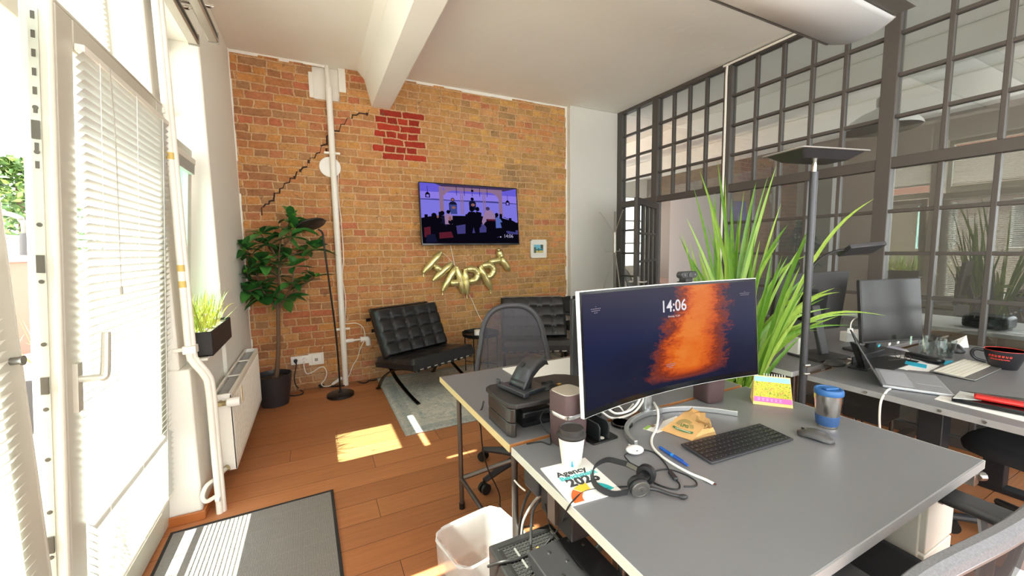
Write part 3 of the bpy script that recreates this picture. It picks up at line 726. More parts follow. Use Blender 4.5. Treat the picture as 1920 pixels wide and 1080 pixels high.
tag(MB().tube([W(626, 297, .03), W(630, 310, .01), W(634, 322, .02), W(634, 360, .015), W(640, 420, .012), W(644, 480, .012), W(642, 520, .015), W(648, 560, .012), W(647, 600, .02), W(649, 607, .02), W(668, 606, .03), W(681, 615, .03), W(685, 636, .05), W(682, 641, .06), W(675, 655, .02), W(670, 672, .015), W(662, 685, .012), W(655, 703, .02), W(650, 712, .05)], .0045, 6, 5).build('wall_cable', cable_white), 'thin white cable running down the brick wall beside the white pipe', 'cable')
def socket(px, py, w, label, name='socket'):
    p = W(px, py, .006); t = thing(name, label, 'socket', p)
    MB().box(p, (w, .012, .082)).build('frame', white_plastic, t, bevel=.003); return p, t
p, t = socket(563, 675, .165, 'white double power socket low on the brick wall with two plugs')
for k, dx in enumerate((-.041, .041)):
    MB().lathe([(.02, -.008), (.0205, 0), (.022, -.0062)], p+Vector((dx, 0, 0)), 20, Matrix.Rotation(R(90), 3, 'X')).build('insert', M('socket_insert', (214, 211, 202), .4), t)
for k, (dx, m, lb, pts) in enumerate(((-.041, black_plastic, 'black', [(556, 678), (555, 690), (552, 706), (554, 720), (560, 728)]), (.041, white_plastic, 'white', [(570, 677), (570, 688), (573, 698), (577, 701), (587, 697), (598, 690), (606, 688), (611, 694), (612, 703), (608, 713), (603, 719), (606, 724), (617, 724), (624, 720)]))):
    c = thing('mains_cable', lb+' mains cable plugged into the double wall socket', 'cord', p+Vector((dx, -.02, 0)))
    MB().cyl(p+Vector((dx, -.006, 0)), p+Vector((dx, -.035, 0)), .019, .016, n=16).build('plug', m, c)
    cp = [p+Vector((dx, -.036, 0)), p+Vector((dx, -.045, -.02))]+[W(a, b_, .03) for a, b_ in pts]
    MB().tube(cp, .005, 6, 5).build('cable', cable_black if k == 0 else cable_white, c)
    if k:
        e = W(640, 709, .09); MB().bar(W(624, 720, .05), e, .04, .03).build('coupling', white_plastic, c, bevel=.006)
p, t = socket(593, 673, .08, 'small square telephone socket in a patch of plaster on the bricks', 'phone_socket')
MB().box(p+Vector((0, -.007, -.006)), (.03, .004, .03)).build('jack', M('socket_grey', (150, 146, 140), .5), t)
MB().box(p+Vector((0, .004, 0)), (.14, .01, .12)).build('plaster_patch', PLAS, t, bevel=.004)
# black extension lead on the floor along the wall
fl_ = lambda a, b_: on_z(a, b_, .006)
t = thing('extension_lead', 'black extension lead snaking along the floor below the brick wall', 'cable', (.1, 4.3, 0))
e = MB(); e.tube([fl_(*q) for q in ((540, 741), (553, 742), (566, 739), (568, 734), (556, 731), (543, 735), (552, 731), (575, 729), (597, 722))], .006, 6, 5)
e.tube([fl_(*q) for q in ((603, 724), (625, 724), (648, 722), (664, 711), (684, 708), (692, 713), (684, 718), (672, 716), (668, 711), (700, 713), (716, 706), (760, 696), (812, 690))], .006, 6, 5)
e.build('cable', cable_black, t)
MB().bar(fl_(592, 721)+Vector((0, 0, .015)), fl_(605, 727)+Vector((0, 0, .015)), .045, .03).build('coupling', black_plastic, t, bevel=.008)
# ------------------------------------------------------------------ television
TVC = Vector((1.655, 4.345, 1.785)); tw_, th_ = 1.20, .685; ta = R(-5)
TM = Matrix.Translation(TVC) @ Matrix.Rotation(R(1.2), 4, 'Z') @ Matrix.Rotation(ta, 4, 'X') @ Matrix.Rotation(R(90), 4, 'X')   # local x right, y up, z to viewer
TM = TM @ Matrix.Rotation(R(-.3), 4, 'Z')
t = thing('television', 'flat television on the brick wall showing a party on a lake boat', 'television', TVC)
MB(TM).prism(rrect(tw_, th_, .008), -.035, 0).b(-.35, .35, -.2, .15, -.06, -.03).build('case', black_plastic, t, bevel=.003)
MB(TM).b(-tw_/2, tw_/2, -th_/2, -th_/2+.016, 0, .003).b(-tw_/2, tw_/2, th_/2-.008, th_/2, 0, .003).b(-tw_/2, -tw_/2+.008, -th_/2, th_/2, 0, .003).b(tw_/2-.008, tw_/2, -th_/2, th_/2, 0, .003).build('bezel', M('gloss_black', (14, 14, 16), .15), t)
MB(TM).b(-.02, .02, -.05, .05, -.1, -.06).b(-.2, .2, -.1, .1, -.105, -.09).build('wall_mount', black_metal, t)
SW, SH = tw_-.018, th_-.026
def scr(x, y): return ((x/100-.5)*SW, (.5-y/100)*SH+.004)
pic = MB(TM); lay = [0.0004]
def poly(pts, mi):
    z = lay[0]; lay[0] += .00003
    vs = [pic._v((*scr(*p), z)) for p in pts]; pic.face(vs, mi)
def blob(cx, cy, rx, ry, mi, n=14): poly([(cx+rx*math.cos(2*PI*i/n), cy+ry*math.sin(2*PI*i/n)) for i in range(n)], mi)
TC = [('sky_violet', (110, 98, 226)), ('sky_light', (150, 132, 244)), ('lake', (134, 126, 236)), ('shore', (74, 72, 150)), ('post', (150, 118, 150)), ('post_dark', (70, 56, 92)), ('dark', (10, 9, 20)), ('navy', (22, 24, 52)), ('blue_shirt', (62, 74, 142)), ('pink_shirt', (160, 128, 170)), ('skin', (150, 100, 96)), ('deck', (70, 66, 132)), ('white', (226, 222, 250)), ('red', (96, 30, 46)), ('pale_blue', (90, 110, 190))]
TE = [EM('tv_'+a, c, .85) for a, c in TC]; K = {a: i for i, (a, c) in enumerate(TC)}
poly([(0, 0), (100, 0), (100, 100), (0, 100)], K['dark'])
poly([(0, 0), (100, 0), (100, 27), (0, 27)], K['sky_violet']); poly([(0, 14), (100, 14), (100, 27), (0, 27)], K['sky_light'])
poly([(0, 27), (100, 27), (100, 62), (0, 62)], K['lake'])
poly([(0, 26), (15, 25.2), (30, 26.5), (55, 25.2), (75, 25), (100, 27), (100, 28.2), (0, 27.6)], K['shore'])
poly([(14, 0), (100, 0), (86, 6), (24, 6)], K['post_dark']); poly([(22, 4), (84, 4), (82, 10), (24, 10)], K['post'])
for x in (18, 79.5): poly([(x, 4), (x+4, 4), (x+4, 52), (x, 52)], K['post'])
poly([(22, 10), (33, 8), (31, 10), (26, 13), (22, 20)], K['post']); poly([(79.5, 10), (69, 8), (71, 10), (76, 13), (79.5, 20)], K['post'])
for x in (38.5, 40.5, 62, 64): poly([(x, 8), (x+.9, 8), (x+1.6, 50), (x+.5, 50)], K['post'])
for x in (35, 43, 51, 59, 67): poly([(x, 3), (x+.5, 3), (x+.5, 18), (x, 18)], K['dark'])
blob(51.5, 8.5, 1.4, 2, K['dark'])
for x, y in ((7, 19), (89.5, 26)):
    poly([(x-.2, y-14), (x+.2, y-14), (x+.2, y-4), (x-.2, y-4)], K['dark']); poly([(x-2.4, y-1), (x, y-5), (x+2.4, y-1)], K['dark']); poly([(x-2.2, y-1), (x+2.2, y-1), (x+2.2, y+5), (x-2.2, y+5)], K['dark']); poly([(x-1.2, y), (x+1.2, y), (x+1.2, y+4), (x-1.2, y+4)], K['sky_light'])
poly([(0, 58), (8, 55), (24, 53), (76, 52), (96, 60), (100, 64), (100, 100), (0, 100)], K['dark'])
poly([(33, 70), (46, 66), (62, 66), (68, 80), (34, 84)], K['deck']); poly([(86, 78), (100, 76), (100, 84), (88, 83)], K['deck'])
def person(x, y, s, body, head='dark', lean=0):
    poly([(x-3.6*s, y+3*s), (x-2*s, y), (x+2*s, y), (x+3.6*s, y+3*s), (x+3.4*s+lean, y+16*s), (x-3.4*s+lean, y+16*s)], K[body]); blob(x, y-3*s, 1.7*s, 3*s, K[head])
person(31, 29, 1.1, 'navy'); blob(31, 25.6, 1.3, 2.3, K['skin']); poly([(27.6, 34), (34.5, 34), (35, 50), (28.5, 50)], K['blue_shirt']); blob(31.6, 39, 2, 2.4, K['skin']); person(51, 26, 1.0, 'navy'); blob(51.5, 33, 2, 2.6, K['skin'])
person(50, 45, 1.5, 'dark', lean=-2); poly([(43, 50), (57, 46), (57, 88), (53, 88), (51, 72), (48, 90), (42, 90)], K['dark']); blob(56, 40, 2, 4, K['dark']); poly([(54, 44), (60, 46), (59, 70), (56, 76)], K['dark'])
poly([(62, 50), (66, 42), (71, 41), (74, 48), (75, 58), (64, 62), (61, 68), (60, 62)], K['pink_shirt']); blob(67, 38.5, 2.2, 3.2, K['post_dark']); poly([(65, 57), (75, 57), (75, 86), (71, 86), (70, 72), (68, 86), (64, 86)], K['dark']); poly([(66, 57), (75, 57), (75, 60), (66, 60)], K['red'])
blob(76.5, 49, 2, 3.6, K['dark']); poly([(75, 54), (79, 53), (82, 60), (82, 72), (75, 73)], K['pale_blue'])
for x, y, s, b_ in ((12, 58, 1.5, 'dark'), (20, 53, 1.3, 'navy'), (26, 50, 1.1, 'pink_shirt'), (17, 66, 1.6, 'dark'), (28, 68, 1.5, 'dark')): person(x, y, s, b_)
blob(15.5, 55, 1, 2.6, K['skin']); blob(27.4, 58, 1.4, 4, K['skin']); poly([(2, 74), (8, 72), (8, 88), (2, 90)], K['red']); poly([(4, 86), (12, 84), (14, 98), (3, 99)], K['navy']); poly([(16, 82), (28, 80), (30, 90), (16, 92)], K['red'])
for x, y in ((4.5, 55), (18, 50), (81, 50), (91.5, 57)): poly([(x-1.5, y-3), (x+1.5, y-3), (x+1.5, y+6), (x-1.5, y+6)], K['dark'])
poly([(84, 52), (96, 60), (96, 60.8), (84, 53)], K['dark']); poly([(80, 62), (97, 68), (97, 80), (82, 76)], K['dark'])
blob(79.6, 88.6, .9, .9, K['white']); poly([(75.6, 89.3), (78, 88), (78, 88.8), (75.6, 90)], K['deck'])
pic.build('screen', TE, t, smooth=0, nrm=False)
MB(TM).text('14:06', .058, Matrix.Translation((*scr(88.5, 87.3), .0036)), .0004).build('clock_digits', EM('tv_digits', (176, 172, 206), 1), t, smooth=0)
# ------------------------------------------------------------------ balloon letters
gold = M('gold_foil', (226, 214, 150), .26, .7, var=.05, scale=60, bump=.25)
def bp(cx, cy, dy=.05): return W(770+cx/4.695, 330+cy/4.695, dy)
letters = [('letter_h_balloon', 'gold foil balloon letter H, leftmost of the garland', [[(118, 845), (265, 678)], [(202, 915), (358, 772)], [(212, 792), (272, 838)]]),
 ('letter_a_balloon', 'gold foil balloon letter A, second letter of the garland', [[(285, 1005), (395, 805)], [(408, 805), (462, 1020)], [(345, 945), (430, 935)]]),
 ('letter_p_balloon', 'gold foil balloon letter P hanging lowest, third letter of the garland', [[(500, 1035), (476, 828)], [(490, 822), (556, 822), (590, 866), (568, 916), (512, 926)]]),
 ('letter_p_balloon', 'gold foil balloon letter P tilted, fourth letter of the garland', [[(708, 992), (612, 806)], [(622, 796), (690, 782), (730, 826), (704, 878), (664, 892)]]),
 ('letter_y_balloon', 'gold foil balloon letter Y, rightmost letter of the garland', [[(775, 652), (800, 728)], [(692, 758), (800, 738)], [(798, 722), (868, 828)]])]
for i, (nm, lb, strokes) in enumerate(letters):
    m = MB()
    for st in strokes:
        pts = catmull([bp(*q) for q in st], 6) if len(st) > 2 else [bp(*st[0]).lerp(bp(*st[1]), k/8) for k in range(9)]
        L = len(pts)-1; r = .042
        rs = [r*(.55 if k in (0, L) else .86 if k in (1, L-1) else 1+.04*math.sin(k*2.3)) for k in range(L+1)]
        m.tube(pts, rs, 12)
        for e, q in ((pts[0], pts[1]), (pts[-1], pts[-2])): m.sph(e, r*.56, 8)
    c = bp(*strokes[0][0]); o = m.build(nm, gold, base=c, smooth=70); tag(o, lb, 'balloon', 'gold balloon letters spelling HAPPY')
    MB().tube([bp(strokes[0][0][0], strokes[0][0][1]), bp(strokes[0][0][0]-6, strokes[0][0][1]+22), bp(strokes[0][0][0]-2, strokes[0][0][1]+40)], [.012, .004, .009], 6).build('filler_tail', gold, o)
tag(MB().tube([bp(352, 612, .03), bp(388, 790, .04)], .0035, 5).tube([bp(262, 668), bp(300, 690, .03), bp(345, 735, .03), bp(400, 800)], .002, 5, 4).tube([bp(505, 1030), W(886, 565, .05), W(897, 590, .1), W(908, 609, .3)], .0035, 5, 4).build('garland_string', cable_white), 'thin white string holding the balloon letters and trailing to the side table', 'string')
# ------------------------------------------------------------------ small framed picture
c = W(1009.5, 466.5, .02); t = thing('picture_frame', 'small white framed beach picture on the bricks right of the television', 'picture', c)
s = .232
fmx = MB(); 
for a, b_, c_, d_ in ((-s/2, s/2, s/2-.016, s/2), (-s/2, s/2, -s/2, -s/2+.016), (-s/2, -s/2+.016, -s/2, s/2), (s/2-.016, s/2, -s/2, s/2)): fmx.b(c.x+a, c.x+b_, c.y-.015, c.y+.015, c.z+c_, c.z+d_)
fmx.build('frame', white_paint, t, bevel=.002)
MB().b(c.x-s/2+.01, c.x+s/2-.01, c.y-.003, c.y+.01, c.z-s/2+.01, c.z+s/2-.01).build('mount', M('picture_mount', (226, 224, 216), .7), t)
pm = MB(); w2, h2 = .068, .052
for a, b_, k in ((-h2, -h2+.03, 0), (-h2+.03, -h2+.05, 1), (-h2+.05, h2, 2)): pm.mi = k; pm.b(c.x-w2, c.x+w2, c.y-.005, c.y-.003, c.z+a, c.z+b_)
pm.mi = 3; pm.b(c.x-w2, c.x-w2+.03, c.y-.006, c.y-.004, c.z-h2, c.z+.02); pm.b(c.x+.03, c.x+w2, c.y-.006, c.y-.004, c.z, c.z+h2); pm.b(c.x-.01, c.x+.006, c.y-.006, c.y-.004, c.z-.03, c.z+.01)
pm.build('print', [M('print_sand', (196, 180, 110), .5), M('print_sea', (40, 120, 140), .5), M('print_sky', (110, 182, 206), .5), M('print_trees', (74, 92, 78), .5)], t, smooth=0)
# ================================================================== rubber plant in the corner
pc = Vector((-.395, 4.15, 0))
t = thing('rubber_plant', 'tall rubber plant with glossy dark leaves in a charcoal pot by the radiator', 'plant', pc)
MB().lathe([(.10, 0), (.112, .004), (.15, .26), (.156, .285), (.148, .287), (.14, .26), (.14, .235), (0, .235)], pc, 32).build('pot', M('charcoal_pot', (48, 46, 48), .42), t)
MB().lathe([(.139, .237), (.08, .245), (0, .25)], pc, 20).build('soil', M('dark_soil', (62, 48, 36), .95, var=.3, scale=70), t)
def pw(px, py, dy=0): v = on_y(px, py, pc.y+dy); v.x = max(v.x, -.535); return v
bark = M('brown_bark', (110, 84, 64), .8, var=.2, scale=40, bump=.4)
k0 = pw(521, 562)
st = MB(); st.tube([pc+Vector((0, 0, .24)), pw(519, 700), pw(522, 640), k0], [.022, .02, .017, .016], 9, 4)
bra = [[(521, 575), (523, 520, -.02), (524, 470, -.03), (530, 440, 0), (548, 410)], [(520, 580), (500, 555, .02), (488, 535, .0), (470, 480, .05), (452, 470)], [(523, 580), (534, 560, -.05), (548, 530, -.12), (550, 500, -.18)], [(524, 500), (545, 480, .05), (575, 470, .1), (592, 468)], [(519, 570), (490, 550, .1), (470, 530, .14), (455, 512)], [(523, 490), (505, 460, .08), (490, 440, .1)], [(535, 560), (575, 530, .05), (590, 520)], [(523, 520), (500, 500, -.12), (485, 490, -.15)], [(524, 470), (545, 445, -.1), (552, 430, -.1)], [(488, 540), (470, 545, -.05), (458, 548)]]
random.seed(5)
tips = []
for b_ in bra:
    pts = [pw(*q) for q in b_]; st.tube(pts, [.010, .008, .006, .005, .004][:len(pts)], 7, 4); tips.append(pts)
st.build('trunk', bark, t)
def leaf_mesh(m, base, d, L, w, droop, roll=0):
    d = d.normalized(); side = d.cross(Vector((0, 0, 1)))
    side = side.normalized() if side.length > .05 else Vector((1, 0, 0)); nn = side.cross(d).normalized()
    q = Matrix.Rotation(roll, 3, d); side = q @ side; nn = q @ nn
    prof = [(0, .1), (.12, .5), (.3, .9), (.5, 1), (.7, .86), (.87, .5), (1, .02)]; rows = []
    for s_, wk in prof:
        c = base + d*(L*s_) - Vector((0, 0, 1))*(droop*L*s_*s_) ; e = w*wk/2
        rows.append([m._v(c+side*e*a+nn*(abs(a)*e*.28)) for a in (-1, -.5, 0, .5, 1)])
    for a, b_ in zip(rows, rows[1:]):
        for i in range(4): m.face((a[i], a[i+1], b_[i+1], b_[i]))
lf = MB(); toCam = Vector((.1, -1, .35))
for pts in tips:
    for nodei in range(1, len(pts)):
        p = pts[nodei]; last = nodei == len(pts)-1
        for k in range(13 if last else 7):
            a = random.uniform(0, 2*PI); el = random.uniform(-.4, .8) if not last else random.uniform(-.25, 1.15)
            d = Vector((math.cos(a)*math.cos(el), math.sin(a)*math.cos(el)-.25, math.sin(el)))
            if p.x+d.x*.2 < -.565: d.x = max(d.x, (-.565-p.x)/.2)
            young = last and k > 7
            lf.mi = 2 if young else random.choice((0, 0, 0, 1)); L = random.uniform(.06, .09) if young else random.uniform(.13, .20)
            leaf_mesh(lf, p+d*.015, d if not young else Vector((d.x, d.y, 1.2)), L, L*random.uniform(.42, .52), random.uniform(.1, .55), random.uniform(-.5, .5))
for v in lf.bm.verts: v.co.x = max(v.co.x, -.574+.004*math.sin(v.co.z*40)); v.co.y = min(v.co.y, YB-.01)
lf.build('foliage', [M('leaf_dark_green', (46, 98, 44), .3, var=.25, scale=14), M('leaf_mid_green', (70, 128, 58), .32, var=.2, scale=14), M('leaf_young_green', (98, 160, 56), .35, var=.15)], t, smooth=70, nrm=False)
# ================================================================== black reading floor lamp
t = thing('floor_lamp', 'slim black floor lamp with tilted disc head beside the rubber plant', 'lamp', (.155, 4.09, 0))
MB().lathe([(.12, 0), (.125, .004), (.122, .026), (.11, .033), (.02, .036), (.012, .05), (0, .05)], (.155, 4.09, 0), 40).build('base', black_metal, t)
lt = on_y(604, 440, 4.05)
MB().tube([(.155, 4.09, .04), (.145, 4.085, .6), lt+Vector((.012, 0, -.12)), lt+Vector((.004, 0, .01)), lt+Vector((-.03, 0, .05))], .0085, 10, 6).build('pole', black_metal, t)
hc = on_y(583, 421, 4.05); mh = T(hc.x, hc.y, hc.z) @ Euler((R(-17), R(-16), 0)).to_matrix().to_4x4()
MB(mh).lathe([(0, -.012), (.118, -.012), (.126, -.006), (.126, .004), (.118, .012), (0, .014)], (0, 0, 0), 40).build('lamp_head', M('black_lamp_enamel', (30, 28, 28), .35), t)
MB(mh).lathe([(0, -.014), (.1, -.0135), (.1, -.012), (0, -.012)], (0, 0, 0), 36).cyl((.1, 0, .0), (.135, 0, .0), .008, n=8).lathe([(.012, -.02), (.012, -.013), (0, -.013)], (0, 0, 0), 12).build('diffuser', M('dark_diffuser', (46, 42, 40), .4), t)
# ================================================================== tufted lounge chairs
leather = M('black_leather', (30, 29, 31), .36, var=.2, scale=18, bump=.12)
def tuft(m, ux, uy, W_, H_, o, nx, ny, th, puff=.022):
    """tufted cushion: face grid with pillow bulges + back + sides. o corner, ux/uy unit axes, n = ux x uy"""
    nn = ux.cross(uy).normalized()
    def fn(u, v):
        b_ = (abs(math.sin(PI*u*nx))*abs(math.sin(PI*v*ny)))**.35
        e = min(u, 1-u, v, 1-v); rim = min(1, e/.03)
        return o+ux*W_*u+uy*H_*v+nn*(th*.8*(.55+.45*rim**.5)+puff*b_)
    m.grid(fn, nx*8, ny*8)
    def bk(u, v): return o+ux*W_*u+uy*H_*v
    m.grid(bk, 2, 2)
    N = 40
    for f1, f2 in ((lambda s_: fn(s_, 0), lambda s_: bk(s_, 0)), (lambda s_: fn(s_, 1), lambda s_: bk(s_, 1)), (lambda s_: fn(0, s_), lambda s_: bk(0, s_)), (lambda s_: fn(1, s_), lambda s_: bk(1, s_))):
        m.grid(lambda u, v: f1(u)*(1-v)+f2(u)*v+nn*0, N, 3)
def lounge(loc, rz, label):
    t = thing('lounge_chair', label, 'chair', loc, rz, 'tufted black leather lounge chairs')
    w = .76; X = Vector((1, 0, 0))
    s = MB(); a = Vector((-w/2, -.37, .315)); b_ = Vector((-w/2, .26, .235)); uy = (b_-a).normalized()
    tuft(s, X, uy, w, .63, a, 5, 4, .115, .012); s.build('seat_cushion', leather, t, local=True, smooth=60)
    k = MB(); a = Vector((-w/2, .115, .34)); b_ = Vector((-w/2, .315, .78)); uy = (b_-a).normalized()
    tuft(k, X, uy, w, .485, a, 5, 4, .10, .016); k.build('back_cushion', leather, t, local=True, smooth=60)
    nn = X.cross(uy)
    for i in range(1, 5):
        for j in range(1, 4): MB().sph(Vector((-w/2, .115, .34))+X*w*i/5+uy*.485*j/4+nn*.083, .011, 8).build('button', leather, t, local=True)
    for sx in (-.345, .345):
        f = MB(); f.strip([(sx, .375, .80), (sx, .28, .60), (sx, .16, .38), (sx, -.02, .19), (sx, -.22, .07), (sx, -.36, .012), (sx, -.385, 0.006)], .034, .011, (1, 0, 0), 5)
        f.strip([(sx, -.36, .305), (sx, -.2, .29), (sx, .02, .235), (sx, .18, .14), (sx, .27, .03), (sx, .275, .006), (sx, .31, .006)], .034, .011, (1, 0, 0), 5)
        f.build('side_frame', M('dark_chrome', (120, 112, 102), .22, 1), t, local=True)
    for y_, z_ in ((.375, .795), (-.35, .303), (.06, .222)): MB().cyl((-.345, y_, z_), (.345, y_, z_), .012, n=10).build('cross_bar', M('dark_chrome'), t, local=True)
    sp = MB()
    for i in range(9): xx = -.32+.64*i/8; sp.strip([(xx, -.355, .30), (xx, -.1, .278), (xx, .2, .235)], .038, .006, (1, 0, 0)); sp.cyl((xx, -.37, .303), (xx, -.335, .303), .016, n=8)
    for i in range(4): zz = .38+.1*i; sp.strip([(-.345, .19+.044*i*2.2-.02, zz), (.345, .19+.044*i*2.2-.02, zz)], .035, .005, (0, 0, 1))
    sp.build('straps', leather, t, local=True)
    return t
lounge((.935, 3.955, .0105), R(23), 'black tufted leather lounge chair on the rug beside the white wall pipe')
lounge((2.19, 3.86, .0105), R(-25), 'black tufted leather lounge chair behind the mesh office chair')
# ------------------------------------------------------------------ tray side table
t = thing('side_table', 'small round black tray table between the two lounge chairs', 'table', (1.62, 4.08, 0))
MB().lathe([(0, .435), (.2, .435), (.205, .44), (.208, .475), (.202, .475), (.198, .446), (0, .446)], (1.62, 4.08, 0), 36).build('tray', black_metal, t)
for k in range(4): a = R(45+90*k); MB().cyl((1.62+.195*math.cos(a), 4.08+.195*math.sin(a), 0), (1.62+.195*math.cos(a), 4.08+.195*math.sin(a), .485), .006, n=8).build('leg', black_metal, t)
MB().cyl((1.48, 3.94, .12), (1.76, 4.22, .12), .004, n=6).cyl((1.48, 4.22, .12), (1.76, 3.94, .12), .004, n=6).build('cross_brace', black_metal, t)
t = thing('candle_jar', 'small white candle jar with pale lid on the tray table', 'candle', (1.56, 4.0, .447))
MB().lathe([(.04, 0), (.043, .005), (.043, .05), (0, .05)], (1.56, 4.0, .447), 20).build('jar', white_plastic, t); MB().lathe([(.044, .05), (.044, .066), (.03, .07), (0, .07)], (1.56, 4.0, .447), 20).build('lid', white_paint, t)
tag(MB().lathe([(.03, 0), (.032, .07), (.028, .07), (.026, .006), (0, .006)], (1.655, 4.02, .447), 18).build('dark_cup', M('dark_blue_glaze', (40, 42, 54), .3), base=(1.655, 4.02, .447)), 'small dark cup beside the white candle jar on the tray table', 'cup')
# ------------------------------------------------------------------ rug
def rug_material():
    t = NT('faded_oriental_rug'); o = t.sep(t.obj()); n = t.noise(7, 6, .75, t.obj(), 1.2); n2 = t.noise(34, 3, .7, t.obj(), 2); n3 = t.noise(2.0, 3, .5, t.obj())
    c = t.ramp(n.outputs['Fac'], [(.3, (140, 152, 156)), (.45, (186, 190, 184)), (.55, (214, 210, 198)), (.7, (226, 220, 206))])
    c2 = t.ramp(n2.outputs['Fac'], [(.38, (110, 132, 146)), (.52, (222, 216, 202))])
    c = t.mix(t.math('MULTIPLY', n3.outputs['Fac'], .85), c, c2)
    e = t.math('MINIMUM', t.math('SUBTRACT', 1.15, t.math('ABSOLUTE', o[0])), t.math('SUBTRACT', .79, t.math('ABSOLUTE', o[1])))
    band = t.ramp(e, [(0, (1, 1, 1, 1)), (.02, (.2, .2, .2, 1)), (.07, (.9, .9, .9, 1)), (.13, (.7, .7, .7, 1)), (.14, (0, 0, 0, 1)), (.2, (.5, .5, .5, 1)), (.22, (0, 0, 0, 1))])
    c = t.mix(t.math('MULTIPLY', band, .45), c, lin((96, 120, 132)))
    return t.end(t.bsdf(c, .95, 0, t.bump(n2.outputs['Fac'], .3, .004), spec=.1))
rg = MB(); N = 24
rg.box((0, 0, .005), (2.3, 1.53, .01)); o = rg.build('area_rug', rug_material(), bevel=.003); o.location = (.538+1.15, 2.915+.775, 0)
tag(o, 'faded blue grey oriental rug under the lounge chairs', 'rug')
# ------------------------------------------------------------------ doormat
def mat_material():
    t = NT('ribbed_doormat'); o = t.sep(t.obj())
    a = t.math('SINE', t.math('MULTIPLY', t.math('ADD', o[0], o[1]), 560)); b_ = t.math('SINE', t.math('MULTIPLY', t.math('SUBTRACT', o[0], o[1]), 560))
    w = t.math('ADD', t.math('MULTIPLY', t.math('MULTIPLY', a, b_), .5), .5)
    n = t.noise(2.5, 3, .6, t.obj()); n2 = t.noise(160, 2, .5, t.obj())
    c = t.mix(w, lin((92, 88, 86)), lin((182, 176, 168))); c = t.mix(t.math('MULTIPLY', n2.outputs['Fac'], .5), c, lin((88, 86, 88)))
    ln = t.ramp(t.math('FRACT', t.math('MULTIPLY', t.math('ADD', o[1], .02), 9.0)), [(.47, (0, 0, 0, 1)), (.49, (1, 1, 1, 1)), (.51, (1, 1, 1, 1)), (.53, (0, 0, 0, 1))])
    c = t.mix(t.math('MULTIPLY', ln, .12), c, lin((172, 168, 160)))
    return t.end(t.bsdf(c, .95, 0, t.bump(w, .3, .003), spec=.1))
t = thing('doormat', 'dark grey ribbed doormat with rubber border in front of the balcony door', 'mat', (-.335, 1.85, 0), R(1.2))
MB().b(-.355, .355, -.56, .56, .004, .010).build('pile', mat_material(), t, local=True)
e = MB(); e.b(-.37, .37, -.58, .58, 0, .004); e.b(-.37, -.345, -.58, .58, .003, .009).b(.345, .37, -.58, .58, .003, .009).b(-.345, .345, .555, .58, .003, .009).b(-.345, .345, -.58, -.555, .003, .009)
e.build('rubber_border', M('black_rubber', (38, 36, 37), .8), t, local=True, bevel=.002)
# ------------------------------------------------------------------ coat stand
cx, cy = 3.46, 4.0
t = thing('coat_stand', 'slender metal coat stand with splayed rods before the white pillar', 'coat stand', (cx, cy, 0))
MB().cyl((cx, cy, .0), (cx, cy, 1.84), .013, n=12).build('pole', M('grey_metal_rod', (132, 126, 118), .35, .6), t)
MB().cyl((cx, cy, 1.32), (cx, cy, 1.58), .022, n=14).build('collar', M('pale_metal', (196, 192, 184), .3, .7), t)
for k in range(3):
    a = R(20+120*k); d = Vector((math.cos(a), math.sin(a), 0))
    MB().cyl(Vector((cx, cy, 1.34))+d*.015, Vector((cx, cy, 0))+d*.36, .006, n=8).build('leg', M('pale_metal'), t)
    MB().tube([Vector((cx, cy, 1.5))+d*.02, Vector((cx, cy, 1.6))+d*.03, Vector((cx, cy, 1.82))+d*.17, Vector((cx, cy, 1.84))+d*.2], .005, 8, 4).tube([Vector((cx, cy, 1.34))+d*.02, Vector((cx, cy, 1.34))+d*.12, Vector((cx, cy, 1.37))+d*.125], .004, 6).build('hook', M('pale_metal'), t)
